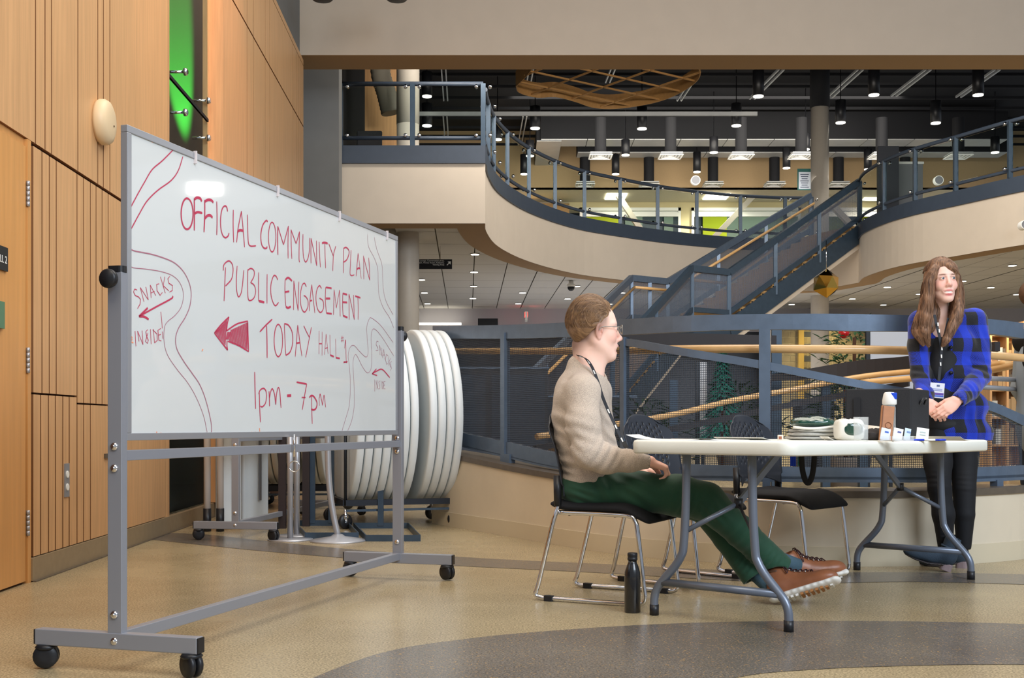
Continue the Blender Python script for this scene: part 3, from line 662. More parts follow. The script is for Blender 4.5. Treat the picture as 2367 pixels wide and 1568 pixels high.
# ================================================================ STAIRCASE
st = thing('staircase', (4, 22, 0), 'straight open staircase with mesh guards rising to the right balcony', 'staircase')
def V3(x, y, z): return Vector((x, y, z))
LN0, LN1, TN = V3(3.28,21.3,2.70), V3(4.06,21.86,2.70), V3(7.15,24.0,4.86)       # near side: landing start, landing end, top
wv = V3(-.96,1.40,0)
LF0, LF1, TF = LN0+wv, LN1+wv, TN+V3(-.62,1.55,0)
dn = V3(-1.08,-2.25,-1.10); kk = 2.70/1.10
BN, BF = LN0+dn*kk, LF0+dn*kk
plast = M['beige']
def flight(a0, a1, b0, b1, n):          # a near side bottom-top, b far side bottom-top
    for k in range(n):
        t0 = k/n; t1 = (k+1)/n; zz = a0.z+(a1.z-a0.z)*t1
        p = [a0.lerp(a1, t0), a0.lerp(a1, t1), b0.lerp(b1, t1), b0.lerp(b1, t0)]
        MB().prism([(q.x, q.y) for q in p], zz-.05, zz).build('tread', mat('tread_tan', (170,136,88), .6) if 'tread_tan' not in bpy.data.materials else bpy.data.materials['tread_tan'], st)
        r = [p[0], p[3]]; MB().prism([(p[0].x, p[0].y), (p[3].x, p[3].y), (p[3].x+(p[2].x-p[3].x)*.06, p[3].y+(p[2].y-p[3].y)*.06), (p[0].x+(p[1].x-p[0].x)*.06, p[0].y+(p[1].y-p[0].y)*.06)], zz-(a1.z-a0.z)/n, zz-.04).build('riser', bpy.data.materials['tread_tan'], st)
flight(LN1, TN, LF1, TF, 13); flight(BN, LN0, BF, LF0, 16)
MB().prism([(q.x, q.y) for q in (LN0, LN1, LF1, LF0)], 2.52, 2.70).build('landing', M['tan'], st)
def stringer(a, b, h=.34, nm='stringer', mt='steelb', dz=-.12, t=.06):
    MB().bar(a+V3(0,0,dz), b+V3(0,0,dz), t, h).build(nm, M[mt], st)
for a, b in ((LN0, LN1), (LN1, TN), (BN, LN0), (LF0, LF1), (LF1, TF), (BF, LF0)): stringer(a, b)
for a, b in ((LN1, TN), ): stringer(a+V3(0,.06,0), b+V3(0,.06,0), .12, 'plaster_edge', 'beige', -.34, .1)
# plaster underside
mb = MB(); q = [LN1, TN, TF, LF1]; mb.add([(p.x, p.y, p.z-.40) for p in q]+[(p.x, p.y, p.z-.30) for p in q], [(0,1,2,3),(4,5,6,7),(0,1,5,4),(1,2,6,5),(2,3,7,6),(3,0,4,7)]); mb.build('underside', M['beige'], st)
mb = MB(); q = [BN, LN0, LF0, BF]; mb.add([(p.x, p.y, p.z-.40) for p in q]+[(p.x, p.y, p.z-.30) for p in q], [(0,1,2,3),(4,5,6,7),(0,1,5,4),(1,2,6,5),(2,3,7,6),(3,0,4,7)]); mb.build('underside', M['beige'], st)
# perforated sheet seen from far: see-through fine screen
def screen_mat():
    m = bpy.data.materials.new('fine_screen'); m.use_nodes = True; N = m.node_tree.nodes; L = m.node_tree.links; p = N['Principled BSDF']
    p.inputs['Base Color'].default_value = srgb(94,108,128); p.inputs['Metallic'].default_value = .3; p.inputs['Roughness'].default_value = .45
    tc = N.new('ShaderNodeTexCoord'); br = N.new('ShaderNodeTexVoronoi'); br.inputs['Scale'].default_value = 60; br.inputs['Randomness'].default_value = 0
    L.new(tc.outputs['Object'], br.inputs[0]); g = N.new('ShaderNodeMath'); g.operation = 'GREATER_THAN'; g.inputs[1].default_value = .52; L.new(br.outputs['Distance'], g.inputs[0])
    mx = N.new('ShaderNodeMapRange'); mx.inputs[3].default_value = .55; mx.inputs[4].default_value = .85; L.new(g.outputs[0], mx.inputs[0]); L.new(mx.outputs[0], p.inputs['Alpha']); return m
M['screen'] = screen_mat()
def sguard(pts, posts, side, lab, wood_side):
    g = thing('stair_guardrail', pts[0], lab, 'railing')
    up = V3(0,0,.95)
    for a, b in zip(pts[:-1], pts[1:]):
        MB().bar(a+up, b+up, .08, .12).build('top_rail', M['steelb'] if side == 'near' else M['steel'], g)
        MB().bar(a+V3(0,0,.20), b+V3(0,0,.20), .06, .09).build('bottom_rail', M['steelb'] if side == 'near' else M['steel'], g)
        mb = MB(); mb.add([a+V3(0,0,.22), b+V3(0,0,.22), b+V3(0,0,.90), a+V3(0,0,.90)], [(0,1,2,3)]); mb.build('mesh_panel', M['screen'], g)
    used = []
    for a, b, n in posts:
        for k in range(n+1):
            p = a.lerp(b, k/n)
            if any((p-q).length < .1 for q in used): continue
            used.append(p); MB().box(p+V3(0,0,.39), (.07,.07,1.0)).build('post', M['steelb'] if side == 'near' else M['steel'], g)
    off = wood_side
    for a, b in zip(pts[:-1], pts[1:]): MB().tube([a+V3(0,0,.76)+off, b+V3(0,0,.76)+off], .028, 10).build('wooden_handrail', M['railwood'], g)
sguard([BN, LN0, LN1, TN], [(LN0, LN1, 1), (LN1, TN, 3), (BN, LN0, 3)], 'near', 'blue grey mesh guard on the near side of the staircase', V3(-.05,.10,0))
sguard([BF, LF0, LF1, TF], [(LF0, LF1, 2), (LF1, TF, 3), (BF, LF0, 3)], 'far', 'blue grey mesh guard on the far side of the staircase', V3(.05,-.10,0))
# ================================================================ CURVED RAMP with guard
def circ(cx, cy, r, a0, a1, n=48): return [(cx+r*math.cos(a0+(a1-a0)*i/n), cy+r*math.sin(a0+(a1-a0)*i/n)) for i in range(n+1)]
front = [(-1.9,11.6),(-1.25,10.6),(-.39,9.0),(.05,8.24),(.51,7.42),(.914,6.95),(1.40,6.69),(1.93,6.585),(2.39,6.63),(2.66,6.73),(3.06,6.97),(3.42,7.38),(3.66,7.9),(3.75,8.45),(3.68,9.05),(3.45,9.6),(3.05,10.05),(2.5,10.35),(1.9,10.4),(1.3,10.2),(.8,9.8)]
front = [tuple(p) for p in spline(front, 5)]
i_end = len(front)
def ray_on(path, px):
    """where the view column px meets the near part of a plan path"""
    k = (px-CX)/F; best = None
    for i in range(len(path)-1):
        f0 = path[i][0]-k*path[i][1]; f1 = path[i+1][0]-k*path[i+1][1]
        if f0 <= 0 <= f1 or f1 <= 0 <= f0:
            t = f0/(f0-f1) if f0 != f1 else 0; y = path[i][1]+t*(path[i+1][1]-path[i][1])
            if best is None or y < best[1]: best = (path[i][0]+t*(path[i+1][0]-path[i][0]), y, i+t)
    return best
def near_rail(path, spec, n=64):
    """3D curve over the plan path whose rows in the view follow spec [(px,py)...]"""
    xs = [s[0] for s in spec]; sp = spline(spec, 10); out = []
    for i in range(n+1):
        px = xs[0]+(xs[-1]-xs[0])*i/n
        py = float(np.interp(px, [q[0] for q in sp], [q[1] for q in sp])); r = ray_on(path, px)
        if r: out.append(P(px, py, r[1]))
    return out
nf = [p for p in front]
curbp = nf[:11*5+8]
rampS = thing('ramp', (1.9, 8.4, 0), kind='structure')
ctop = near_rail(curbp, [(1000,1052),(1065,1064),(1170,1086),(1250,1101),(1400,1126),(1550,1141),(1750,1150),(1974,1150),(2155,1148),(2300,1142),(2400,1136)])
pathc = [(p.x, p.y) for p in ctop]; zc = [p.z for p in ctop]
MB().ribbon(pathc, 0, [z-.0 for z in zc], .25).build('ramp_curb', M['curb'], rampS)
capz = [z+.035 for z in zc]
MB().ribbon(offset(pathc, -.012), [z-.004 for z in zc], capz, .3).build('ramp_cap', M['cap'], rampS)
MB().ribbon(offset(pathc, -.008), .0, .11, .02).build('baseboard_ramp', mat('curb_base', (206,194,168), .5), rampS)
mb = MB(); nn = len(pathc); inner = offset(pathc, 1.3); mb.add([(x, y, z-.02) for (x, y), z in zip(pathc, zc)]+[(x, y, z-.02) for (x, y), z in zip(inner, zc)], [(i, i+1, nn+i+1, nn+i) for i in range(nn-1)]); mb.build('ramp_deck', M['floor'], rampS)
gp = offset(front, .10)
gd = thing('ramp_guardrail', (1.9, 6.8, .5), 'curved blue grey steel guard with woven mesh around the ramp', 'railing')
def band(pts_top, pts_bot, t, nm, mt='steel', parent=None):
    """a flat bar between two rows of 3D points sharing plan positions"""
    N = len(pts_top); path = [(p.x, p.y) for p in pts_top]
    return MB().ribbon(path, [p.z for p in pts_bot], [p.z for p in pts_top], t).build(nm, M[mt], parent if parent else gd)
X0 = 1000
tt = near_rail(gp, [(X0,754),(1180,751),(1300,746),(1430,739),(1560,731),(1700,727),(1850,725.5),(1960,726),(2100,729),(2200,733),(2290,738),(2367,747)])
tb = near_rail(gp, [(X0,783),(1180,783),(1300,780),(1430,775),(1560,768),(1700,763),(1850,762),(1960,765),(2100,766),(2200,768),(2290,772),(2367,783)])
band(tt, tb, .05, 'top_band')
# top band carries on round the back of the circle
rest = [p for p in gp if p[1] >= tt[-1].y-.02 and p[0] > 2.5]
mt_ = near_rail(gp, [(1330,768),(1430,780),(1560,802),(1760,834),(1950,872),(2100,898),(2200,908),(2290,928),(2367,960)])
mbt = near_rail(gp, [(1330,784),(1430,797),(1560,820),(1760,853),(1950,890),(2100,918),(2200,930),(2290,950),(2367,985)])
band(mt_, mbt, .045, 'sloped_rail')
bt = near_rail(gp, [(X0,975),(1065,1000),(1170,1022),(1290,1048),(1450,1066),(1600,1074),(1830,1080),(2030,1082),(2200,1082),(2300,1079),(2367,1076)])
bb = near_rail(gp, [(X0,1005),(1065,1030),(1170,1055),(1290,1082),(1450,1102),(1600,1110),(1830,1115),(2030,1116),(2200,1116),(2300,1113),(2367,1110)])
band(bt, bb, .045, 'bottom_rail')
lo = near_rail(gp, [(X0,1003),(1065,1028),(1170,1053),(1290,1080),(1450,1100),(1600,1100),(1830,1102),(2030,1103),(2200,1103),(2300,1100),(2367,1097)])
lob = near_rail(gp, [(X0,1009),(1065,1033),(1170,1059),(1290,1086),(1450,1105),(1600,1106),(1830,1108),(2030,1109),(2200,1109),(2300,1106),(2367,1103)])
band(lo, lob, .055, 'rail_lip')
def post_at(px, y0, y1, w, nm='post'):
    r = ray_on(gp, px); r2 = ray_on(gp, px+w); d = Vector((r2[0]-r[0], r2[1]-r[1])); c = Vector((r[0], r[1]))+d*.5
    z1 = P(px, y0, r[1]).z; z0 = P(px, y1, r[1]).z
    MB().box((c.x, c.y+.02, (z0+z1)/2), (d.length, .05, z1-z0), rot=math.atan2(d.y, d.x)).build(nm, M['steel'], gd)
post_at(1163, 770, 1075, 9); post_at(1166, 1050, 1088, 18, 'foot'); post_at(1757, 760, 1085, 26); post_at(1765, 1085, 1150, 18, 'foot'); post_at(1440, 780, 1070, 9); post_at(2300,1110,1150,14,'foot')
# woven wire mesh as real wires
mt2 = near_rail(gp, [(X0,779),(1180,780),(1330,780),(1430,790),(1560,812),(1760,845),(1950,882),(2100,910),(2200,922),(2290,942),(2367,975)], 340)
mb2 = near_rail(gp, [(X0,980),(1065,1005),(1170,1028),(1290,1055),(1450,1073),(1600,1082),(1830,1086),(2030,1088),(2200,1088),(2300,1085),(2367,1080)], 340)
gpf = spline(gp, 8); acc = [0]
for i in range(1, len(gpf)): acc.append(acc[-1]+math.dist(gpf[i], gpf[i-1]))
tS = [acc[min(range(len(gpf)), key=lambda i: (gpf[i][0]-p.x)**2+(gpf[i][1]-p.y)**2)] for p in mt2]
tS = list(np.maximum.accumulate(tS)+np.arange(len(tS))*1e-6)
s0, s1 = tS[0], tS[-1]; cell = .0135
gx = [q[0] for q in gpf]; gy = [q[1] for q in gpf]
def at_s(s): return (float(np.interp(s, acc, gx)), float(np.interp(s, acc, gy)), float(np.interp(s, tS, [p.z for p in mt2])), float(np.interp(s, tS, [p.z for p in mb2])))
mw = MB(); wv_ = .0016; ncol = int((s1-s0)/cell)
cols = [at_s(s0+cell*k) for k in range(ncol+1)]
vs = []; fs = []
for k, (x, y, z1, z0) in enumerate(cols):
    x2, y2 = cols[min(k+1, ncol)][:2]; x1_, y1_ = cols[max(k-1, 0)][:2]; d = Vector((x2-x1_, y2-y1_)).normalized(); n = Vector((-d.y, d.x)); b = len(vs); c = Vector((x, y))+n*.012
    for z in (z0, z1):
        for u in (d*wv_, n*wv_, -d*wv_, -n*wv_): vs.append((c.x+u.x, c.y+u.y, z))
    for q in range(4): fs.append((b+q, b+(q+1) % 4, b+4+(q+1) % 4, b+4+q))
z = .3
while z < 1.6:
    run = [k for k in range(0, ncol+1) if cols[k][3] <= z <= cols[k][2]]
    if len(run) > 4:
        segs = []; cur = [run[0]]
        for k in run[1:]:
            if k == cur[-1]+1: cur.append(k)
            else: segs.append(cur); cur = [k]
        segs.append(cur)
        for sg in segs:
            sg2 = sg[::4]+([sg[-1]] if sg[-1] not in sg[::4] else [])
            prev = None
            for k in sg2:
                x, y = cols[k][:2]; x2, y2 = cols[min(k+1, ncol)][:2]; x1_, y1_ = cols[max(k-1, 0)][:2]; d = Vector((x2-x1_, y2-y1_)).normalized(); n = Vector((-d.y, d.x)); c = Vector((x, y))+n*.0145; b = len(vs)
                for u, w in ((n*wv_, 0), ((0,0), wv_), (-n*wv_, 0), ((0,0), -wv_)): vs.append((c.x+u[0], c.y+u[1], z+w))
                if prev is not None:
                    for q in range(4): fs.append((prev+q, prev+(q+1) % 4, b+(q+1) % 4, b+q))
                prev = b
    z += cell
mw.add(vs, fs); o = mw.build('woven_mesh', M['mesh'], gd); o['kind'] = 'stuff'
# wooden handrail inside, bending round and coming back
hr = thing('wooden_handrail', (1.9, 7, 1), 'round maple handrail running just inside the ramp guard', 'handrail')
gi = offset(front, .24)
w1 = near_rail(gi, [(X0,812),(1180,812),(1300,812),(1430,811),(1560,808),(1700,806.5),(1850,807),(1960,808),(2100,811),(2200,815),(2290,822)])
w1 = [p for p in w1]
tailp = [tuple(w1[-1]), (3.30,7.45,1.22), (3.47,7.95,1.22), (3.50,8.5,1.20), (3.42,8.95,1.19), (3.2,9.4,1.17), (2.9,9.7,1.15)]
MB().tube([tuple(p) for p in w1[:-1]]+spline(tailp, 6), .025, 12).build('rail', M['railwood'], hr)
hr2 = thing('wooden_handrail', (1.9, 9.6, .9), 'lower maple handrail climbing along the far side of the ramp', 'handrail')
w2 = [P(1240,1010,8.9), P(1400,985,9.3), P(1560,958,9.6), P(1700,925,9.8), P(1850,898,9.9), P(1980,873,9.8), P(2100,860,9.5), P(2250,850,8.9), P(2330,838,8.5)]
MB().tube(spline([tuple(p) for p in w2], 6), .024, 10).build('rail', M['railwood'], hr2)
# far-side bands of the spiral
fg = thing('far_ramp_guardrail', (1.9, 10, .8), 'dark inner steel bands of the ramp seen through the front guard', 'railing')
def farband(pt, pb, nm): 
    pts = spline([tuple(P(*p)) for p in pt], 6); ptb = spline([tuple(P(*p)) for p in pb], 6)
    MB().ribbon([(p[0], p[1]) for p in pts], [p[2] for p in ptb], [p[2] for p in pts], .05).build(nm, M['darksteel'], fg)
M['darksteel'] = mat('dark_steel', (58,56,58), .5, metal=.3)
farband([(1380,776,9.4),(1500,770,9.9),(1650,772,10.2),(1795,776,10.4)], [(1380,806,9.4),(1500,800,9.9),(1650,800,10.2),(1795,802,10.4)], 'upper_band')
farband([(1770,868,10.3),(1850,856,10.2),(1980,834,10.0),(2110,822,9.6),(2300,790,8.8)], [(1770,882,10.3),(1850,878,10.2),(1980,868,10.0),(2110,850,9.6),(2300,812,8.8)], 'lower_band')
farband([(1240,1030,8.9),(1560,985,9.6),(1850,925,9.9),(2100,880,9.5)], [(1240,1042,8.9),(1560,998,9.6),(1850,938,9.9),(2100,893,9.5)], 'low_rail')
c = P(1793, 800, 10.6); MB().box((c.x, 10.6, .80), (.09, .09, 1.75)).build('post', M['steelb'], fg)
for px in (1915, 2002, 1320, 1560): c = P(px, 900, 10.3); MB().box((c.x, 10.4, .70), (.07, .07, 1.0)).build('post', M['steelb'], fg)
for (y0, y1, rr) in ((873, 882, .02), (893, 905, .02)):
    a = P(2240, y0, 7.2); b = P(2367, y1-3, 7.8); c_ = P(2420, y1, 8.2); MB().tube([a, b, c_], .016, 8).build('steel_rail', M['brushed'], fg)
# ================================================================ WHITEBOARD
BO = Vector((-1.27, 3.76)); BW = Vector((.28, .96)).normalized(); BF = Vector((BW.y, -BW.x))   # along the board, toward its written face
def whiteboard(origin, w, f, L, label, group=None, far=False):
    O = Vector((origin.x, origin.y, 0)); W = Vector((w.x, w.y, 0)); N_ = Vector((f.x, f.y, 0)); Zu = Vector((0,0,1))
    t = thing('rolling_whiteboard', O, label, 'whiteboard')
    R = Matrix((( W.x, N_.x, 0),(W.y, N_.y, 0),(0,0,1)))
    pt = lambda u, v, z: O+W*u+N_*v+Zu*z
    def bx(mb, u, v, z, su, sv, sz): mb.box(pt(u, v, z), (su, sv, sz), rot=R)
    for e, u in (('near', 0), ('far', L)):
        mb = MB(); bx(mb, u, 0, .69, .032, .052, 1.20); p = mb.build('post', M['alu'], t, bevel=.002)
        mb = MB(); mb.rbox(pt(u, 0, 1.30), (.036, .056, .02), .012, rot=R); mb.build('end_cap', M['black'], p)
        mb = MB(); bx(mb, u, 0, .105, .040, .60, .052); ft = mb.build('foot_beam', M['alu'], t, bevel=.003)
        for s in (-1, 1):
            mb = MB(); bx(mb, u, s*.302, .105, .036, .006, .048); mb.build('end_cap', M['black'], ft)
            c = pt(u, s*.27, .042)
            cs = thing('caster', c); cs.parent = t; cs.matrix_local = WM[t.name].inverted() @ Matrix.Translation(c); 
            RR = R @ Matrix.Rotation(.5*s, 3, 'Z') @ Matrix.Rotation(PI/2, 3, 'Y')
            mb = MB()
            for d in (-.013, .013): mb.lathe([(.012,-.009),(.037,-.009),(.040,-.004),(.040,.005),(.034,.010),(.012,.010)], c+R @ Matrix.Rotation(.5*s, 3, 'Z') @ Vector((d,0,0)), 20, rot=RR)
            mb.build('wheel', M['black'], cs)
            mb = MB(); mb.lathe([(.028,.020),(.036,.028),(.030,.036),(.012,.040)], c, 16); mb.lathe([(.009,.03),(.009,.045)], c, 8); mb.build('fork', M['black'], cs)
        # bolts on the outer face
        for z in (.065+.04, .19, .66, .73):
            s = -1 if u == 0 else 1
            mb = MB(); c = pt(u+(-.0165 if u == 0 else -.0165), .0 if u == 0 else .0, z); mb.lathe([(.014,0),(.013,.003),(.009,.007),(.0001,.008)], c, 14, rot=R @ Matrix.Rotation(-PI/2, 3, 'Y')); mb.lathe([(.006,.006),(.005,.010)], c, 6, rot=R @ Matrix.Rotation(-PI/2, 3, 'Y')); mb.build('bolt', M['chrome'], p)
        mb = MB(); sg = -1 if u == 0 else 1
        mb.lathe([(.014,.016),(.014,.030),(.027,.034),(.031,.044),(.031,.054),(.026,.060),(.0001,.061)], pt(u, 0, 1.265), 18, rot=R @ Matrix.Rotation(sg*PI/2, 3, 'Y')); mb.build('pivot_knob', M['black'], t)
    mb = MB(); bx(mb, L/2, 0, .70, L-.03, .030, .034); mb.build('upper_rail', M['alu'], t, bevel=.002)
    mb = MB(); bx(mb, L/2, 0, .115, L-.03, .034, .038); mb.build('lower_rail', M['alu'], t, bevel=.002)
    u0, u1, z0, z1 = .035, L-.035, .748, 1.775
    fr = 0.024
    mb = MB()
    for a in (0,): 
        bx(mb, (u0+u1)/2, 0, z0+fr/2, u1-u0, .026, fr); bx(mb, (u0+u1)/2, 0, z1-fr/2, u1-u0, .026, fr)
        bx(mb, u0+fr/2, 0, (z0+z1)/2, fr, .026, z1-z0-2*fr); bx(mb, u1-fr/2, 0, (z0+z1)/2, fr, .026, z1-z0-2*fr)
    mb.build('board_frame', M['brushed'], t, bevel=.002)
    mb = MB(); bx(mb, (u0+u1)/2, 0, (z0+z1)/2, u1-u0-2*fr+.004, .017, z1-z0-2*fr+.004); pn = mb.build('writing_surface', M['boardwhite'], t)
    return t, pn
M['boardwhite'] = mat('enamel_white', (214,217,216), .32, spec=.5, coat=.7)
BL = 2.42
wbd, panel = whiteboard(BO, BW, BF, BL, 'rolling whiteboard with red marker writing announcing a public engagement')
bw2 = Vector((.135, .99)).normalized()
wb2, _ = whiteboard(Vector((-1.905, 8.06)), bw2, Vector((bw2.y, -bw2.x)), 2.3, 'second rolling whiteboard frame standing behind the written one by the wall')
# ---- handwriting: ribbons lying on the enamel
FACE = .0095
def bproj(px, py):
    k = (px-CX)/F; p0 = BO+BF*FACE
    u = (k*p0.y-p0.x)/(BW.x-k*BW.y); q = p0+BW*u
    return u, H+(HY-py)*q.y/F
def strokes(items, sc, ox, oy, w0, mt, name='handwriting', smooth=True):
    if len(items) < 5:
        if len(items) > 1: return [strokes([it], sc, ox, oy, w0, mt, name, smooth) for it in items]
    mb = MB()
    for it in items:
        w, pts = it if isinstance(it[0], (int, float)) else (1.0, it)
        pts = [bproj(ox+x/sc, oy+y/sc) for x, y in pts]
        if smooth and len(pts) > 2: pts = spline(pts, 5)
        n = len(pts); wd = w0*w; b = []
        for i, (u, z) in enumerate(pts):
            a = np.array(pts[max(i-1, 0)]); c = np.array(pts[min(i+1, n-1)]); t = c-a; t = t/(np.linalg.norm(t)+1e-9); nn = np.array((-t[1], t[0]))*wd/2*(.75 if i in (0, n-1) else 1)
            for s in (-1, 1):
                q = BO+BW*(u+s*nn[0])+BF*FACE; b.append((q.x, q.y, z+s*nn[1]))
        mb.add(b, [(2*i, 2*i+1, 2*i+3, 2*i+2) for i in range(n-1)])
    return mb.build(name, mt, panel)
red = mat('red_marker', (192,56,88), .5); redthin = mat('thin_red_marker', (172,110,128), .5); org_ = mat('orange_marks', (246,150,104), .6)
def O_(x0, x1, y0, y1, n=14, a0=-1.2): 
    cx, cy = (x0+x1)/2, (y0+y1)/2; return [(cx+(x1-x0)/2*math.cos(a0+2*PI*i/n), cy+(y1-y0)/2*math.sin(a0+2*PI*i/n)) for i in range(n+1)]
A = [(1.3, O_(165,405,160,785)), (1.3,[(430,175),(432,500),(430,810)]), (1.8,[(425,190),(480,150),(550,165),(580,225)]), (1.6,[(435,470),(500,440),(590,460)]),
     (1.3,[(640,195),(640,500),(625,845)]), (1.8,[(640,230),(700,195),(770,200),(815,245)]), (1.8,[(645,570),(690,515),(750,505),(798,550)]),
     [(882,225),(888,600),(882,900)], (1.1,[(1100,430),(1085,345),(1045,315),(990,380),(960,560),(965,760),(1000,900),(1055,955),(1110,920),(1130,860)]),
     [(1215,395),(1212,700),(1222,1050)], [(1283,1050),(1310,780),(1378,420)], [(1378,420),(1410,750),(1442,1150)], (1.8,[(1305,830),(1350,805),(1410,815)]), [(1500,490),(1505,800),(1520,1060),(1560,1120),(1610,1125),(1670,1118)]]
strokes(A, 8.711, 400, 440, .0055, red)
B = [(1.2,[(238,185),(205,165),(140,260),(108,430),(120,600),(165,680),(215,685),(225,650)]), O_(252,390,195,755), (1.3,[(428,270),(425,520),(430,810)]), [(428,270),(480,440),(535,620)], [(535,620),(580,450),(628,265)], [(628,265),(620,560),(622,880)],
     [(678,330),(680,600),(692,885)], [(678,340),(725,470),(772,600)], [(772,600),(805,490),(838,370)], [(838,370),(830,650),(828,890),(842,950)], [(902,420),(900,650),(915,860),(955,945),(1000,860),(1025,700),(1028,490)],
     [(1055,495),(1052,740),(1055,970)], [(1055,500),(1110,760),(1162,1020)], [(1162,1020),(1160,780),(1158,540)], [(1208,565),(1215,800),(1232,1045)], (1.7,[(1262,590),(1310,580),(1368,595)]), [(1315,590),(1320,830),(1330,1065)],
     [(1390,600),(1430,710),(1472,830)], [(1522,645),(1480,800),(1470,950),(1465,1115)], [(1668,690),(1666,930),(1665,1155)], (1.2,[(1668,690),(1715,670),(1765,720),(1770,790),(1730,900),(1668,950)]),
     [(1810,720),(1800,950),(1790,1160),(1820,1200),(1870,1188)], [(1905,1215),(1920,1030),(1942,780)], (.7,[(1942,780),(1970,1000),(2002,1265)]), (1.5,[(1918,1085),(1950,1060),(1980,1070)]), [(2045,825),(2050,1050),(2050,1275)], [(2048,850),(2100,1060),(2162,1290)], [(2162,1290),(2155,1060),(2143,865)]]
strokes(B, 8.162, 590, 490, .0055, red)
C = [[(190,170),(180,400),(170,640)], [(158,215),(170,130),(235,80),(285,130),(295,230),(270,340),(190,430)], [(352,150),(340,380),(352,530),(375,580),(410,520),(430,380),(445,210)],
     [(500,200),(498,400),(505,600),(540,632),(590,590),(610,500),(590,420),(540,382)], [(500,210),(545,185),(588,220),(585,300),(540,382)], [(652,240),(650,450),(652,640)], (1.8,[(655,640),(700,650),(730,658)]), [(770,265),(768,480),(768,675)],
     (1.1,[(918,345),(895,295),(860,290),(825,400),(822,530),(845,640),(885,705),(930,660)]), [(1020,340),(1018,520),(1030,710)], (1.7,[(1025,340),(1065,315),(1118,360)]), (2,[(1022,515),(1078,505)]), (1.8,[(1030,718),(1060,735),(1100,718)]),
     [(1142,355),(1140,560),(1138,765)], [(1142,360),(1170,570),(1202,775)], [(1202,775),(1206,560),(1212,370)], (1.1,[(1318,440),(1290,392),(1255,430),(1235,560),(1245,720),(1290,795),(1335,730),(1340,640),(1310,580),(1280,565)]),
     [(1358,780),(1370,600),(1392,410)], [(1392,410),(1412,600),(1436,808)], (1.8,[(1372,638),(1395,630)]), (1.1,[(1528,465),(1500,425),(1465,480),(1450,600),(1470,740),(1515,800),(1555,740),(1550,640),(1500,600)]),
     [(1585,450),(1582,640),(1598,815)], (2,[(1590,450),(1668,462)]), (2.4,[(1590,605),(1648,605)]), (2,[(1600,808),(1670,818)]), [(1695,835),(1700,650),(1705,480)], [(1705,485),(1735,735)], [(1735,735),(1780,485)], [(1780,485),(1785,670),(1788,855)],
     [(1825,530),(1822,700),(1830,845)], (2.2,[(1825,535),(1885,550)]), (2.2,[(1825,655),(1885,660)]), (2.2,[(1830,845),(1890,870)]), [(1910,540),(1912,720),(1915,900)], [(1912,545),(1950,720),(1985,900)], [(1985,900),(1980,720),(1975,555)], (2,[(1998,570),(2070,595)]), [(2035,585),(2040,740),(2038,900)],
     # TODAY
     (1.3,[(668,1070),(750,980),(840,895)]), (1.3,[(762,985),(768,1200),(770,1435)]), (1.1,O_(868,985,965,1415)), [(1010,960),(1018,1180),(1030,1395)], (1.2,[(1010,955),(1070,980),(1120,1080),(1125,1230),(1090,1350),(1030,1398)]),
     [(1162,1415),(1180,1200),(1196,975)], [(1196,975),(1225,1200),(1255,1410)], (1.8,[(1180,1228),(1225,1220)]), [(1280,985),(1320,1070),(1358,1145)], [(1388,1005),(1350,1200),(1308,1425)],
     # HALL #1
     (.8,[(1495,1055),(1493,1380)]), (.8,[(1537,1070),(1535,1400)]), (1.2,[(1497,1235),(1532,1235)]), (.8,[(1570,1390),(1592,1100)]), (.8,[(1592,1100),(1620,1375)]), (1,[(1580,1300),(1612,1290)]), (.8,[(1645,1110),(1650,1395)]), (2,[(1650,1395),(1700,1415)]), (.8,[(1725,1165),(1728,1430)]), (2,[(1728,1430),(1782,1440)]),
     (.6,[(1806,1125),(1812,1215)]), (.6,[(1824,1125),(1828,1215)]), (.6,[(1800,1158),(1835,1150)]), (.6,[(1800,1195),(1838,1190)]), (.8,[(1850,1300),(1864,1185),(1872,1480)]), (1.2,[(1835,1500),(1890,1480)]), (1.2,[(1838,1485),(1885,1498)]),
     # arrow outline and scribble fill
     (1.3,[(35,1085),(130,970),(238,862)]), (1.2,[(238,862),(215,960),(205,1055)]), (1.2,[(205,1055),(350,960),(500,920)]), (1.2,[(500,920),(505,1130),(512,1345)]), (1.2,[(512,1345),(370,1260),(222,1200)]), (1.2,[(212,1190),(210,1260),(220,1325)]), (1.3,[(220,1325),(130,1210),(35,1085)])]
strokes(C, 6.031, 490, 590, .0052, red)
fillp = []
def ytop(x): return float(np.interp(x, [35,238,239,500], [1085,862,1045,925]))
def ybot(x): return float(np.interp(x, [35,220,221,512], [1085,1320,1200,1340]))
for i in range(30):
    x = 55+i*15.4; y0 = ytop(min(x+18, 498)) if not (200 < x < 240) else 1060; y1 = ybot(max(x-14, 40)) if not (200 < x < 240) else 1190
    if y1-y0 > 20: fillp.append((1.5, [(min(x+14, 498), y0+12), (x-10, y1-12)])); 
strokes(fillp, 6.031, 490, 590, .0052, red, smooth=False)
D = [(1.1,[(252,175),(258,500),(270,920)]), [(345,590),(352,880),(368,1190)], [(332,620),(360,545),(425,505),(475,550),(490,660),(470,800),(410,875),(365,865)], [(540,560),(548,720),(550,865)], [(550,700),(575,570),(608,515),(650,620),(676,835)], [(676,835),(690,640),(722,495),(755,560),(782,900)],
     (2.6,[(905,655),(985,650)]), (1.3,[(1095,380),(1200,400),(1300,420)]), (1.1,[(1300,420),(1255,660),(1210,935)]), (1.3,[(1200,688),(1275,690)]), (1,[(1398,660),(1400,900),(1410,1220)]), (1.4,[(1352,690),(1395,650),(1450,680),(1505,790),(1490,900),(1440,940),(1390,925)]),
     (.8,[(1548,690),(1555,855)]), (.8,[(1555,700),(1572,625),(1618,850)]), (.8,[(1618,850),(1648,640),(1680,890)])]
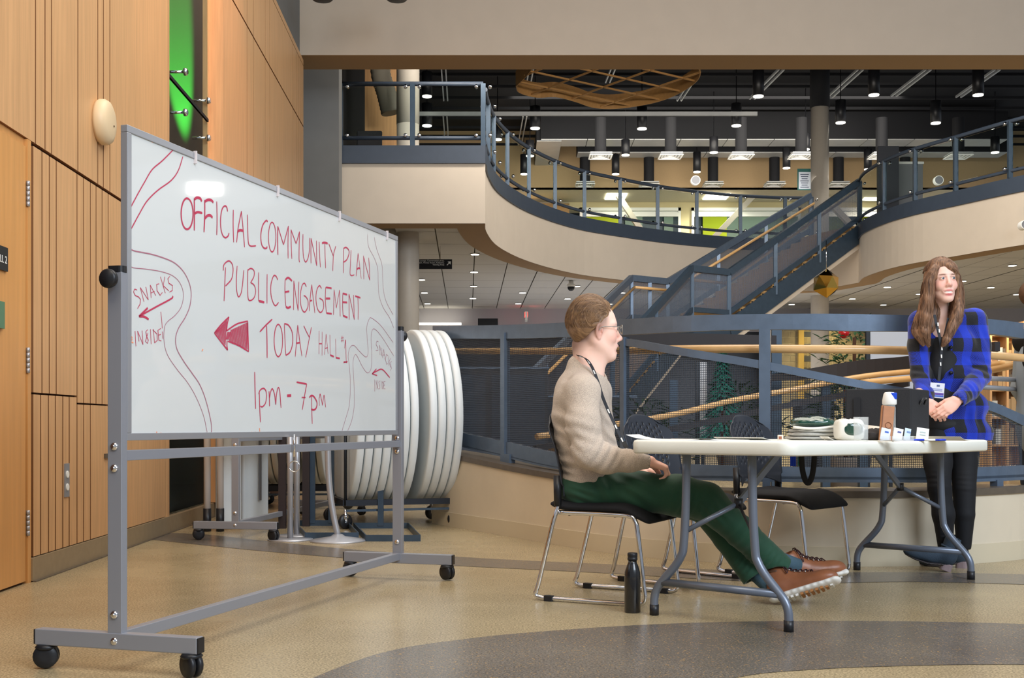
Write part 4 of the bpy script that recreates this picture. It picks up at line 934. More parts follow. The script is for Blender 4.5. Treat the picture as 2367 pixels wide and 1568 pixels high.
strokes(D, 8.709, 560, 840, .0058, red)
E1 = [[(228,40),(235,130),(280,220),(305,300),(308,400),(315,500),(345,590),(395,670),(425,745)], [(278,60),(300,160),(335,260),(342,360),(348,460),(370,550),(420,645)],
     [(30,1540),(60,1440),(90,1330),(98,1180),(92,1050),(82,960),(95,895),(125,878),(165,920),(215,965),(232,930),(225,820),(222,740),(240,680),(260,672),(330,730),(420,855)],
     [(75,1530),(110,1440),(128,1320),(125,1160),(118,1010),(132,950),(150,960),(190,1040),(228,1085),(255,1050),(260,950),(255,820),(265,760),(290,760),(340,820),(425,955)]]
strokes(E1, 3.266, 780, 530, .0024, redthin)
E2 = [[(310,850),(298,845),(292,870),(305,895),(308,915),(290,915)], [(322,950),(318,875)], [(318,875),(338,960)], [(338,960),(336,895)], [(342,975),(350,905)], [(350,905),(362,990)], [(345,950),(358,950)], [(382,955),(370,945),(362,980),(372,1020),(382,1015)], [(388,1030),(388,960)], [(402,975),(390,1000),(402,1045)], [(410,1000),(402,1005),(404,1030),(408,1050),(400,1070)],
      [(280,1135),(282,1225)], [(292,1210),(292,1140)], [(292,1145),(305,1205)], [(305,1205),(306,1140)], [(322,1145),(312,1155),(320,1180),(318,1205),(310,1205)], [(330,1145),(330,1205)], [(338,1150),(340,1208)], [(338,1150),(352,1170),(340,1208)], [(362,1150),(350,1150),(350,1205),(362,1205)], [(350,1178),(358,1178)]]
strokes(E2, 3.266, 780, 530, .0032, redthin, smooth=False)
strokes([(1.2,[(262,1092),(300,1070),(340,1060),(395,1120)]), (1.3,[(262,1092),(295,1055)]), (1.3,[(262,1092),(300,1105)])], 3.266, 780, 530, .0055, red)
F1 = [(1.6,[(32,52),(80,72),(200,95),(310,128),(400,170),(470,240),(515,330),(530,420),(518,520),(480,610),(430,690),(405,770),(415,860),(470,960),(540,1060),(600,1150),(650,1280),(690,1450),(694,1540)]),
      [(32,178),(60,205),(150,215),(280,235),(380,270),(440,330),(468,420),(450,520),(400,590),(340,640),(315,690),(312,800),(340,910),(420,1030),(500,1130),(570,1250),(630,1400),(660,1540)]]
strokes(F1, 3.484, 290, 560, .0026, redthin)
strokes([[(645,0),(600,80),(530,150),(480,230),(440,340),(400,400)], [(760,70),(735,180),(690,250),(590,340),(520,440),(440,560),(400,640)]], 2.9588, 300-400/2.9588+0, 345, .0045, red) if False else None
strokes([[(400,347),(375,372),(352,392),(335,420),(318,450),(301,482)], [(423,362),(412,395),(395,418),(365,440),(340,465),(322,495),(302,532)]], 1, 0, 0, .0045, red)
F2 = [[(95,385),(75,378),(66,400),(80,430),(105,440),(122,460),(118,500),(98,535)], [(150,480),(120,365)], [(120,365),(185,465)], [(185,465),(165,360)], [(208,450),(200,345)], [(200,345),(245,430)], [(205,410),(235,395)], [(272,335),(252,340),(255,390),(280,428),(298,405)], [(322,410),(282,278)], [(318,278),(305,350),(350,392)], [(358,275),(342,295),(350,330),(380,350),(378,390),(355,402)],
      [(78,715),(85,838)], [(110,800),(98,715)], [(98,715),(142,825)], [(142,825),(135,712)], [(180,705),(165,720),(172,760),(185,790),(178,815),(162,800),(182,730)], [(202,700),(208,822)], [(225,700),(235,810)], [(220,705),(255,740),(258,790),(235,812)], [(285,695),(262,710),(270,790),(290,795)], [(265,750),(285,742)], [(286,560),(298,695)], [(298,720),(302,778)]]
strokes(F2, 3.484, 290, 560, .0034, red, smooth=False)
strokes([(1.0,[(382,432),(370,455),(250,520),(110,598)]), (1.6,[(110,598),(180,530)]), (1.3,[(110,598),(150,600),(188,622)])], 3.484, 290, 560, .0060, red)
sm = []
for x, y, dx, dy in ((718,1480,0,4),(582,998,0,10),(590,998,1,10),(600,990,1,14),(668,1002,6,0),(686,1002,8,0),(735,1003,14,0),(362,998,1,6),(372,1000,0,4),(396,1002,3,0),(302,785,4,0),(300,790,8,2),(303,778,3,3),(326,308,3,2),(350,327,3,1),(467,812,2,-5),(535,402,2,-5),(660,445,2,-4)): 
    if y < 1100: sm.append([(x, y), (x+dx+.5, y+dy+.5)])
strokes(sm, 1, 0, 0, .006, org_, name='orange_smudge', smooth=False)
# clips and tape on the top frame
for px in (449, 640, 783, 893):
    u, _z = bproj(px, 400); q = BO+BW*u+BF*.014; MB().box((q.x, q.y, 1.757), (.006, .012, .045), rot=math.atan2(BW.y, BW.x)).build('tape', mat('pale_tape', (214,206,208), .3) if 'pale_tape' not in bpy.data.materials else bpy.data.materials['pale_tape'], wbd)
# pull pin with ring under the rail
c = bproj(670, 1050); q = BO+BW*c[0]+BF*.03
MB().tube([(q.x+.022*math.cos(a), q.y, .655+.022*math.sin(a)-.03) for a in np.linspace(0, 2*PI, 20)[:-1]], .002, 6, closed=True).build('pull_ring', M['chrome'], wbd)
MB().tube([(q.x, q.y, .665), (q.x, q.y, .76)], .004, 6).build('latch_pin', M['chrome'], wbd)
light('SPOT', (-2.6, 9.6, 4.2), 1, (1,1,1), .1, target=(0,0,0), spot=.1) if False else None

q_ = bproj(476, 437); bp_ = BO+BW*q_[0]; bp_ = Vector((bp_.x, bp_.y, q_[1])); dv = (bp_-Vector((0,0,H))).normalized(); nb_ = Vector((BF.x, BF.y, 0)); rv = dv-2*dv.dot(nb_)*nb_
light('AREA', bp_+rv*10, 20, (1, .96, .9), .34, .13, target=bp_)
# ================================================================ STORED THINGS BEHIND THE WHITEBOARD
# cart of round folding tables standing on edge
def round_table_cart(cx, cy, rz, n1, n2, lab, glabel, R=.735, dark=False, zoff=.20):
    t = thing('table_cart', (cx, cy, 0), lab, 'cart', rz=rz); Wt = WM[t.name]
    l, w = .86, .36
    fm = M['darkframe']
    for s in (-1, 1):
        MB().bar((-l/2, s*w, .20), (l/2, s*w, .20), .04, .045).build('side_rail', fm, t, local=True)
        MB().bar((-l/2, s*w, .14), (l/2, s*w, .14), .018, .018).build('lower_rod', M['steelb'], t, local=True)
    for s in (-1, 1): MB().bar((s*l/2, -w, .20), (s*l/2, w, .20), .04, .045).build('cross_rail', fm, t, local=True)
    for sx in (-1, 1):
        MB().tube([(sx*l/2, -w, .18), (sx*l/2, -w, .9)], .012, 8).build('upright', fm, t, local=True)
        for sy in (-1, 1):
            o = MB(); c = Vector((sx*l/2, sy*w, .058))
            o.lathe([(.02,-.016),(.052,-.016),(.058,-.009),(.058,.009),(.052,.016),(.02,.016)], c, 20, rot=Matrix.Rotation(.4, 3, 'Z') @ Matrix.Rotation(PI/2, 3, 'X'))
            cc = o.build('caster', M['black'], t, local=True)
            o = MB(); o.lathe([(.012,-.02),(.012,.02)], c, 10, rot=Matrix.Rotation(.4, 3, 'Z') @ Matrix.Rotation(PI/2, 3, 'X')); o.lathe([(.026,.075),(.026,.10),(.012,.12),(.012,.15)], (sx*l/2, sy*w, 0), 12); o.box(c+Vector((0,.024,.022)), (.016,.003,.06)); o.box(c+Vector((0,-.024,.022)), (.016,.003,.06)); o.build('fork', M['chrome'], cc, local=True)
    N = n1+n2; ts = .056; x = -l/2+.03
    for k in range(N):
        if k == n1: x += .075
        tb = thing('round_folding_table', Wt @ Vector((x, 0, 0)), glabel % (k+1) if '%' in glabel else glabel, 'table', 'round folding tables stored on edge in carts', rz=rz)
        o = MB(); rot = Matrix.Rotation(PI/2, 3, 'Y'); o.lathe([(R-.03, 0), (R-.006, .003), (R, .010), (R, .052), (R-.006, .058), (R-.02, .060)], (0, 0, zoff+R), 72, rot=rot)
        o.build('tabletop', M['tablewhite'], tb, local=True)
        o = MB(); o.tube([(.064, .35, zoff+R-.35), (.064, .35, zoff+R+.35), (.064, -.35, zoff+R+.35), (.064, -.35, zoff+R-.35)], .011, 8, closed=True); o.build('folded_legs', M['steel'], tb, local=True)
        x += ts+.012
    return t
M['darkframe'] = mat('dark_tube_frame', (40,44,52), .4, metal=.5)
M['tablewhite'] = mat('blow_moulded_white', (220,226,228), .45, noise=.02, nscale=6)
ords = ['first','second','third','fourth','fifth','sixth','seventh','eighth','ninth','tenth','eleventh','twelfth']
class L_:
    def __init__(s, t): s.t = t
    def __mod__(s, k): return s.t.replace('#', ords[k-1])
    def __contains__(s, x): return True
rzc = .32
round_table_cart(-.98, 9.42, rzc, 7, 4, 'black wheeled cart carrying the white round tables beside the ramp', L_('white round folding table on edge, # from the left in the front cart'), R=.70, zoff=.167)
round_table_cart(-2.0, 11.4, .05, 5, 3, 'black wheeled cart with shaded round tables at the back by the wall', L_('shaded round folding table, # from the left in the cart by the wall'), R=.70, zoff=.22)
# rectangular folding tables standing upright
for k, (px, Y, w, lab) in enumerate(((588, 9.3, .26, 'white rectangular folding table stored upright, wider one behind the second whiteboard frame'), (552, 8.9, .20, 'white rectangular folding table stored upright, narrow one in front of its twin'))):
    c = P(px-24*k, 1100, Y); tb = thing('rectangular_folding_table', (c.x, Y, 0), lab, 'table')
    MB().rbox((c.x, Y, .78), (w, .05, 1.46), .02, rot=.9-.25*k).build('tabletop', M['tablewhite'], tb, bevel=.006)
    MB().tube([(c.x-.05, Y-.05, .2), (c.x-.05, Y-.05, 1.3), (c.x+.05, Y-.02, 1.3), (c.x+.05, Y-.02, .2)], .012, 8).build('folded_legs', M['alu'], tb)
# two white posts with black feet
for k, px in enumerate((479, 509)):
    c = P(px, 1100, 8.75); t = thing('white_post', (c.x, 8.75, 0), 'white upright table leg with black foot, %s one behind whiteboard base' % ('left' if k == 0 else 'right'), 'post', 'white legs with black feet')
    MB().tube([(c.x, 8.75, .17), (c.x, 8.75, 1.5)], .026, 14).build('shaft', mat('post_white', (214,206,200), .4) if k == 0 else bpy.data.materials['post_white'], t)
    MB().tube([(c.x, 8.75, .0), (c.x, 8.75, .172)], .030, 14).build('foot', M['black'], t)
# stanchions
def stanchion(base_px, base_py, pts, rb, lab):
    g = G(base_px, base_py); t = thing('stanchion', g, lab, 'stanchion')
    MB().lathe([(rb,0),(rb,.006),(rb*.97,.012),(.05,.035),(.03,.05),(.0001,.05)] if rb > .16 else [(rb,0),(rb,.008),(.04,.014),(.0001,.014)], g, 40).build('base', M['brushed'], t)
    MB().tube([g+Vector(p) for p in pts], .021, 16).build('pole', M['brushed'], t)
stanchion(671, 1249, [(0,0,.01),(0,0,1.0)], .155, 'straight silver stanchion pole on a round base, nearer of the pair')
stanchion(686, 1240, [(0,0,.01),(0,0,1.0)], .155, 'straight silver stanchion pole, farther of the pair behind its twin')
stanchion(781, 1252, spline([(0,0,.04),(-.03,0,.18),(-.055,0,.35),(-.067,0,.55),(-.07,0,1.0)], 6), .19, 'curved silver pole rising from a domed round base')
# floor sign stands of blue steel with tray bases
def sign_stand(px0, px1, y0, y1, postpx, lab, dbl=False):
    a = G(px0, y0); b = G(px1, y0); c = G(px0-28, y1); d = G(px1-28, y1)
    t = thing('sign_stand', ((a.x+d.x)/2, (a.y+d.y)/2, 0), lab, 'stand')
    for p, q in ((a, b), (c, d), (a, c), (b, d)): MB().bar(p+Vector((0,0,.022)), q+Vector((0,0,.022)), .008, .044).build('base_bar', M['steelb'], t)
    yb = (c.y+d.y)/2
    for pp in postpx: x = (pp-CX)*yb/F; MB().box((x, yb, .72), (.045, .02, 1.40)).build('post', M['steelb'], t)
sign_stand(846, 971, 1252, 1222, (880,), 'blue steel sign stand with an open rectangular base beside the whiteboard post')
sign_stand(706, 828, 1246, 1216, (722, 766), 'blue steel sign stand with twin posts behind the curved pole')
# dark hollow standing posts in shadow
for k, (px, Y, lab) in enumerate(((653, 9.0, 'dark brown upright post in shadow behind the straight poles'), (708, 9.2, 'dark upright post between the silver poles and blue sign stand'))):
    c = P(px, 1100, Y); setp(MB().box((c.x, Y, .72), (.055, .05, 1.44)).build('dark_post', mat('dark_brown_metal', (44,34,34), .5) if k == 0 else bpy.data.materials['dark_brown_metal']), lab, 'post')
# side wall behind the pier, dark cupboard
MB().box((-3.1, 23, 2.4), (.15, 14.5, 4.8)).build('side_wall', mat('dim_side_wall', (150,146,140), .8), wbk)
# ================================================================ FOLDING TABLE
TC = Vector((1.482, 5.464)); TU = Vector((.65, .76)).normalized(); TV = Vector((TU.y, -TU.x))
HL, HW, TT = 1.10, .375, .058
def ztop(u): return .738-.016*(min(u, 1.1)+1.1)/2.2-.004*math.cos(u/1.1*PI/2)
def tp(u, v, z=0): return Vector((TC.x+TU.x*u+TV.x*v, TC.y+TU.y*u+TV.y*v, z))
ft = thing('folding_table', (TC.x, TC.y, 0), 'long white plastic folding table with grey bent tube legs', 'table')
nu = 24; rr = .06; outl = []
for (su, sv, a0) in ((1,1,0),(-1,1,PI/2),(-1,-1,PI),(1,-1,1.5*PI)):
    for k in range(7):
        a = a0+PI/2*k/6; outl.append((su*(HL-rr)+rr*math.cos(a), sv*(HW-rr)+rr*math.sin(a)))
full = []
for i, p in enumerate(outl):
    q = outl[(i+1) % len(outl)]; m = max(1, int(math.dist(p, q)/.1))
    for k in range(m): full.append((p[0]+(q[0]-p[0])*k/m, p[1]+(q[1]-p[1])*k/m))
prof = [(.03, -TT+.012), (.012, -TT+.002), (.006, -TT), (0.0, -TT+.008), (0.0, -.012), (.004, -.003), (.012, 0)]
vs = []; n = len(full)
for ins, dz in prof:
    for x, y in full:
        fx = (HL-ins)/HL; fy = (HW-ins)/HW; vs.append(tp(x*fx, y*fy, ztop(x)+dz))
fs = []
for i in range(len(prof)-1):
    for k in range(n): fs.append((i*n+k, i*n+(k+1) % n, (i+1)*n+(k+1) % n, (i+1)*n+k))
fs.append(tuple(range((len(prof)-1)*n, len(prof)*n))); fs.append(tuple(reversed(range(n))))
mb = MB(); mb.add(vs, fs, 0, True); mb.sm[-1] = mb.sm[-2] = False
M['tabletopw'] = mat('table_white', (236,236,226), .42, noise=.02, nscale=5, bump=.05, bscale=220)
mb.build('tabletop', M['tabletopw'], ft)
M['tubeg'] = mat('grey_tube', (112,120,134), .32, metal=.4)
for e in (-1, 1):
    u = e*1.0
    legp = [(.150, .69), (.155, .45), (.165, .30), (.175, .262), (.205, .215), (.265, .150), (.295, .112), (.308, .07), (.309, .0)]
    for s in (-1, 1):
        o = MB(); o.tube([tp(u, s*a, z+.0) for a, z in spline(legp, 3)], .0175, 14); lg = o.build('leg', M['tubeg'], ft)
        o = MB(); o.tube([tp(u, s*.309, .0), tp(u, s*.3088, .045)], .0195, 14); o.build('foot_cap', M['black'] , lg)
    MB().tube([tp(u, -.275, .142), tp(u, .275, .142)], .0165, 12).build('cross_tube', M['tubeg'], ft)
    h = tp(u-e*.16, 0, .475)
    br = thing('folding_brace', tp(u, 0, 0)); br.parent = ft; br.matrix_local = WM[ft.name].inverted() @ WM[br.name]
    MB().tube([tp(u, -.158, .36), h], .011, 8).build('brace_arm', M['tubeg'], br)
    MB().tube([tp(u, .158, .36), h], .006 if e < 0 else .011, 8).build('brace_arm', M['black'] if e < 0 else M['tubeg'], br)
    MB().bar(h, tp(u-e*.52, 0, .68), .030, .012, up=(TV.x, TV.y, 0)).build('brace_bar', M['tubeg'], br)
    MB().lathe([(.0001,-.02),(.018,-.02),(.018,.02),(.0001,.02)], h, 12).build('lock_ring', M['black'], br)
# ================================================================ CHAIRS
def chair(cx, cy, rz, lab):
    t = thing('stacking_chair', (cx, cy, 0), lab, 'chair', 'black stacking chairs at the table', rz=rz)
    for s in (-1, 1):
        y = s*.232
        fr = spline([(-.155,y*.93,.55),(-.150,y*.95,.44),(-.175,y,.34),(-.24,y,.08),(-.258,y,.03),(-.235,y,.014),(-.15,y,.012),(.16,y,.012),(.245,y,.014),(.268,y,.04),(.262,y,.10),(.235,y*.99,.32),(.222,y*.98,.375),(.19,y*.96,.398),(.05,y*.93,.402),(-.155,y*.93,.402)], 5)
        o = MB(); o.tube(fr, .0108, 10); o.build('side_frame', M['chrome'], t, local=True)
        for x in (-.19, .20): MB().rbox((x, y, .012), (.045, .03, .026), .008).build('glide', M['black'], t, local=True)
        MB().tube([(-.152,y*.95,.43),(-.153,y*.95,.57)], [.017,.019], 12).build('back_sleeve', M['black'], t, local=True)
    MB().tube([(-.10,-.21,.396),(-.10,.21,.396)], .009, 8).build('cross_tube', M['chrome'], t, local=True)
    MB().tube([(.12,-.21,.396),(.12,.21,.396)], .009, 8).build('cross_tube', M['chrome'], t, local=True)
    # seat cushion with a rolled front
    nx, ny = 16, 12; vs = []
    for layer in (0, 1):
        for i in range(nx+1):
            x = -.205+.485*i/nx
            for j in range(ny+1):
                b = j/ny*2-1; fx = abs(i/nx*2-1); w = .238*(1-.10*max(0, fx-.8)/.2)*(1.0-.07*(1-i/nx)); y = b*w
                ze = -.030*max(0, (i/nx-.72)/.28)**1.6*2.0+.012*max(0, .2-i/nx)/.2
                edge = max(abs(b), fx)**8
                z = (.458-.010*math.cos(b*PI/2)*math.sin(i/nx*PI)-.022*edge if layer else .402+.016*edge)+ze
                vs.append((x, y, z))
    fs = []; K = (nx+1)*(ny+1); idx = lambda l, i, j: l*K+i*(ny+1)+j
    for i in range(nx):
        for j in range(ny): fs.append((idx(1,i,j),idx(1,i+1,j),idx(1,i+1,j+1),idx(1,i,j+1))); fs.append((idx(0,i,j+1),idx(0,i+1,j+1),idx(0,i+1,j),idx(0,i,j)))
    for i in range(nx):
        for j in (0, ny): fs.append((idx(0,i,j),idx(0,i+1,j),idx(1,i+1,j),idx(1,i,j)))
    for j in range(ny):
        for i in (0, nx): fs.append((idx(0,i,j),idx(0,i,j+1),idx(1,i,j+1),idx(1,i,j)))
    o = MB(); o.add(vs, fs, 0, True); o.build('seat', M['seatfab'], t, local=True, sub=1)
    # perforated moulded back
    nx, nz = 46, 44; vs = []; fs = []
    for i in range(nz+1):
        f = i/nz; z = .47+.385*f
        hw = .225+.012*math.sin(f*PI)-.02*f
        if f < .14: hw *= .93
        topr = max(0, (f-.80)/.20); hw *= math.sqrt(max(.0, 1-topr**2*.55))
        for j in range(nx+1):
            b = j/nx*2-1; y = b*hw
            x = -.150-.012*f-.085*f**1.8+.045*(b*b)-.02 
            zz = z-.045*max(0, f-.6)/.4*abs(b)**2.5
            if f < .10: zz += .05*(1-f/.10)*(1-b*b)
            vs.append((x, y, zz))
    for i in range(nz):
        for j in range(nx):
            f = (i+.5)/nz; b = abs((j+.5)/nx*2-1)
            hole = (.30 < f < .88) and b < .74 and (j % 3 == 1) and ((i+(j//3) % 2*2) % 4 in (1, 2)) and (f-.3 > 0)
            if not hole: a = i*(nx+1)+j; fs.append((a, a+1, a+nx+2, a+nx+1))
    o = MB(); o.add(vs, fs, 0, True); bk = o.build('backrest', M['chairpp'], t, local=True); m_ = bk.modifiers.new('solid', 'SOLIDIFY'); m_.thickness = .006; m_.offset = 0
    return t
M['seatfab'] = mat('black_seat_fabric', (14,15,21), .8, bump=.3, bscale=400)
M['chairpp'] = mat('charcoal_polypropylene', (44,48,56), .42)
chair(.44, 5.42, math.radians(-26), 'black chair with chrome sled frame the seated man sits on')
chair(.86, 6.02, math.radians(-42), 'empty black chair behind the seated man and the table')
chair(1.46, 6.30, math.radians(-42), 'empty black chair in the middle behind the table with a bag strap beside')
# ================================================================ BOTTLE ON THE FLOOR
g = G(1462, 1416); bt_ = thing('water_bottle', g, 'matte black metal water bottle standing on the floor by the chair leg', 'bottle')
MB().lathe([(.001,0),(.031,0),(.0345,.004),(.0345,.150),(.033,.172),(.024,.200),(.0185,.212),(.0180,.222)], g, 32).build('body', mat('black_enamel', (22,23,26), .25, coat=.5), bt_)
MB().lathe([(.0205,.222),(.0215,.226),(.0215,.233),(.0195,.235),(.0215,.238),(.0215,.250),(.019,.254),(.0001,.254)], g, 28).build('cap', M['black'], bt_)
# ================================================================ THINGS ON THE TABLE
def ot(px, Y):
    """point on the tabletop seen in column px at depth Y"""
    x = (px-CX)*Y/F; d = Vector((x, Y))-TC; return Vector((x, Y, ztop(d.dot(TU))+.0005))
c = ot(1990, 4.93); gl = thing('drinking_glass', c, 'clear tumbler of water standing near the table edge', 'glass')
M['tumbler'] = mat('tumbler_glass', (240,246,248), .02, alpha=.20); M['water'] = mat('water', (225,236,242), .02, alpha=.22)
MB().lathe([(.0001,0),(.0285,0),(.0295,.003),(.0315,.102),(.0300,.102),(.0280,.009),(.0001,.009)], c, 36).build('tumbler', M['tumbler'], gl)
MB().lathe([(.0001,.0095),(.0275,.0095),(.0290,.070),(.0001,.070)], c, 36).build('water', M['water'], gl)
# folded grey knit with shiny green packet
c = ot(1888, 5.25)
def blob(c, sx, sy, sz, name, mt, parent, amp=.15, seed=0, nu=40, nv=20, power=2.6, rot=0):
    rs = random.Random(seed); ph = [(rs.uniform(2, 7), rs.uniform(2, 7), rs.uniform(0, 6.3)) for _ in range(5)]; vs = []; fs = []
    for i in range(nv+1):
        th = PI*i/nv
        for j in range(nu):
            a = 2*PI*j/nu; s_ = lambda v: math.copysign(abs(v)**(2/power), v)
            x = s_(math.sin(th))*s_(math.cos(a)); y = s_(math.sin(th))*s_(math.sin(a)); z = s_(math.cos(th))
            x = math.copysign(abs(math.sin(th))**(2/power)*abs(math.cos(a))**(2/power), math.cos(a)); y = math.copysign(abs(math.sin(th))**(2/power)*abs(math.sin(a))**(2/power), math.sin(a))
            k = 1+amp*sum(math.sin(p*x*2+q*y*2+r) for p, q, r in ph)/5
            xx, yy = x*sx*(1+amp*.3*(k-1)), y*sy; X = xx*math.cos(rot)-yy*math.sin(rot); Y = xx*math.sin(rot)+yy*math.cos(rot)
            vs.append(Vector(c)+Vector((X, Y, sz+z*sz*(k if z > 0 else 1))))
    for i in range(nv):
        for j in range(nu): fs.append((i*nu+j, i*nu+(j+1) % nu, (i+1)*nu+(j+1) % nu, (i+1)*nu+j))
    o = MB(); o.add(vs, fs, 0, True); return o.build(name, mt, parent)
gk = mat('grey_knit', (176,176,170), .9, noise=.15, nscale=60, bump=.4, bscale=150, stretch=(1,1,6)); gp_ = mat('green_foil', (22,64,50), .12, noise=.3, nscale=12, coat=1, bump=1.0, bscale=14); wp = mat('white_pouch', (226,224,216), .35, bump=.2, bscale=20)
kn = thing('folded_knitwear', c, 'folded pale grey knitwear under the shiny green packet on table', 'clothing')
for k in range(3): blob(c+Vector((.006*k, .0, .016*k)), .138-.004*k, .12, .012, 'fold', gk, kn, .45, seed=k+20, rot=.2)
c2 = ot(1880, 5.22)+Vector((-.005,0,.056)); pk = thing('green_packet', c2, 'shiny dark green packet in clear wrap lying on the grey knitwear', 'packet')
blob(c2, .098, .075, .023, 'packet_body', gp_, pk, .5, seed=5, nu=60, nv=30)
MB().tube(spline([c2+Vector((-.10,-.06,.004)), c2+Vector((-.03,-.085,-.002)), c2+Vector((.04,-.08,.002)), c2+Vector((.09,-.07,.008))], 5), .006, 8).build('rim_seam', wp, pk)
c3 = ot(1962, 5.08)+Vector((0,0,.002)); pp_ = thing('white_pouch', c3, 'white packet with a dark green window leaning behind the tumbler', 'packet')
blob(c3, .060, .045, .046, 'pouch_body', wp, pp_, .15, seed=9, rot=.1, power=4.5)
blob(c3+Vector((.006,-.043,.022)), .042, .008, .026, 'green_window', gp_, pp_, .3, seed=3)
c4 = ot(1985, 5.5)+Vector((0,0,.03)); o = thing('paper_bag', c4, 'flattened cream paper bag lying behind the white packet', 'bag')
mb = MB(); a = c4; mb.add([a+Vector(v) for v in ((-.10,-.05,0),(.12,-.05,-.01),(.14,.12,-.01),(-.08,.12,.0),(-.07,-.03,.055),(.10,-.03,.035),(.12,.10,.02),(-.06,.10,.06))], [(0,1,5,4),(1,2,6,5),(2,3,7,6),(3,0,4,7),(4,5,6,7),(0,3,2,1)]); mb.build('bag_body', mat('cream_paper', (222,208,190), .7), o, bevel=.006)
c = ot(2022, 5.2); dk_ = thing('dark_cloth', c, 'crumpled dark cloth bundle between the tumbler and wooden stand', 'cloth'); blob(c, .05, .06, .026, 'cloth_body', mat('dark_taupe_cloth', (44,40,40), .8), dk_, .4, seed=12)
# black crate
c = ot(2052, 5.75); bxr = -.45; A_ = ot(1955, 5.62); B_ = ot(2106, 5.50); C_ = ot(2148, 5.80)
cr = thing('black_crate', A_, 'black fabric storage box with handle straps standing on the table', 'box')
zt_ = H+(HY-899)*5.55/F; zb = A_.z
D_ = A_+(C_-B_)
mb = MB(); mb.prism([(A_.x,A_.y),(B_.x,B_.y),(C_.x,C_.y),(D_.x,D_.y)], zb, zt_); mb.build('box_body', mat('black_box_fabric', (30,31,35), .7, bump=.2, bscale=200), cr, bevel=.005)
nn = Vector((B_.y-A_.y, -(B_.x-A_.x), 0)).normalized(); nn = nn if nn.y < 0 else -nn
dd = (B_-A_).normalized()
for f in (.18, .72):
    q = A_+dd*((B_-A_).length*f)+nn*.006; MB().bar(q+Vector((0,0,.02)), q+Vector((0,0,.20)), .032, .006, up=nn).build('strap', M['black'], cr)
n2 = Vector(((C_.y-B_.y), -(C_.x-B_.x), 0)).normalized(); mC = (B_+C_)/2
MB().tube([mC+n2*.006+Vector((-.02,-.02,.175)), mC+n2*.02+Vector((-.012,-.012,.2)), mC+n2*.02+Vector((.012,.012,.2)), mC+n2*.006+Vector((.02,.02,.175))], .006, 6).build('handle', M['black'], cr)
# wooden stand, bottle, cards, pens, papers
c = ot(2046, 5.12); ws = thing('wooden_stand', c, 'slim brown wooden display stand leaning upright on the table', 'stand')
R_ = Matrix.Rotation(.12, 3, 'Y') @ Matrix.Rotation(-.12, 3, 'X')
MB().box(c+R_ @ Vector((0,0,.078)), (.058, .012, .156), rot=R_.to_3x3()).build('panel', mat('stand_wood', (172,116,76), .45, noise=.1, nscale=30), ws, bevel=.003)
MB().box(c+R_ @ Vector((-.022,-.008,.078)), (.003, .004, .15), rot=R_.to_3x3()).build('groove', mat('stand_groove', (120,76,50), .5), ws)
MB().tube([c+R_ @ Vector((.006+.013*math.cos(a), -.0075, .07+.013*math.sin(a))) for a in np.linspace(0, 2*PI, 18)[:-1]], .0012, 5, closed=True).build('round_mark', bpy.data.materials['stand_groove'], ws)
MB().box(c+Vector((.01,.02,.004)), (.06, .05, .008)).build('foot', bpy.data.materials['stand_wood'], ws)
c = ot(2056, 5.35); wbt = thing('drinks_bottle', c, 'clear drinks bottle with a white and blue lid behind wooden stand', 'bottle')
MB().lathe([(.0001,0),(.026,0),(.028,.01),(.028,.15),(.024,.17),(.0001,.17)], c, 28).build('body', M['tumbler'], wbt)
MB().lathe([(.030,.165),(.032,.17),(.032,.185),(.030,.195),(.026,.215),(.020,.222),(.0001,.224)], c, 28).build('lid', M['white'], wbt, bevel=.001)
MB().rbox(c+Vector((.012,-.014,.205)), (.032, .026, .03), .008).build('spout_cap', mat('cobalt_plastic', (20,70,200), .3), wbt, bevel=.003)
acry = mat('clear_acrylic', (225,230,234), .04, alpha=.35)
def cardholder(px, Y, cards, lab):
    c = ot(px, Y); t = thing('card_holder', c, lab, 'card holder')
    w = .046*len(cards)
    MB().box(c+Vector((0,.0,.003)), (w, .035, .004)).build('tray', acry, t); MB().box(c+Vector((0,-.018,.012)), (w, .002, .022)).build('front_lip', acry, t)
    for k, (col, line) in enumerate(cards):
        x = (k-(len(cards)-1)/2)*.04; R_ = Matrix.Rotation(.22, 3, 'Y') @ Matrix.Rotation(-.2, 3, 'X')
        MB().box(c+Vector((x,-.002,.005))+R_ @ Vector((0,0,.026)), (.040 if k == 0 else .026, .004, .052), rot=R_).build('card', mat('card_stock_%d' % random.randint(0,9999), col, .5), t)
        MB().box(c+Vector((x,-.002,.005))+R_ @ Vector((.004,-.003,.036)), (.016, .001, .007), rot=R_).build('print', mat('card_print_%d' % random.randint(0,9999), line, .5), t)
cardholder(2044, 4.99, [((214,224,236),(40,90,190))], 'small clear card holder with blue printed cards beside the tumbler')
cardholder(2084, 4.99, [((240,240,236),(70,80,150)), ((196,214,228),(110,140,190))], 'small clear holder with two stacks of white business cards')
c = ot(2131, 5.35); nc = thing('name_card', c, 'upright white card standing in front of the black box', 'card'); R_ = Matrix.Rotation(.15, 3, 'Y') @ Matrix.Rotation(-.15, 3, 'X')
MB().box(c+R_ @ Vector((0,0,.030)), (.056, .003, .060), rot=R_).build('card', M['white'], nc); MB().box(c+Vector((.0,.014,.006)), (.05,.03,.01)).build('base', M['white'], nc)
for z in (.040, .028): MB().box(c+R_ @ Vector((0,-.003,z)), (.026, .001, .005), rot=R_).build('print', mat('faint_print', (190,206,206), .6) if z > .03 else bpy.data.materials['faint_print'], nc)
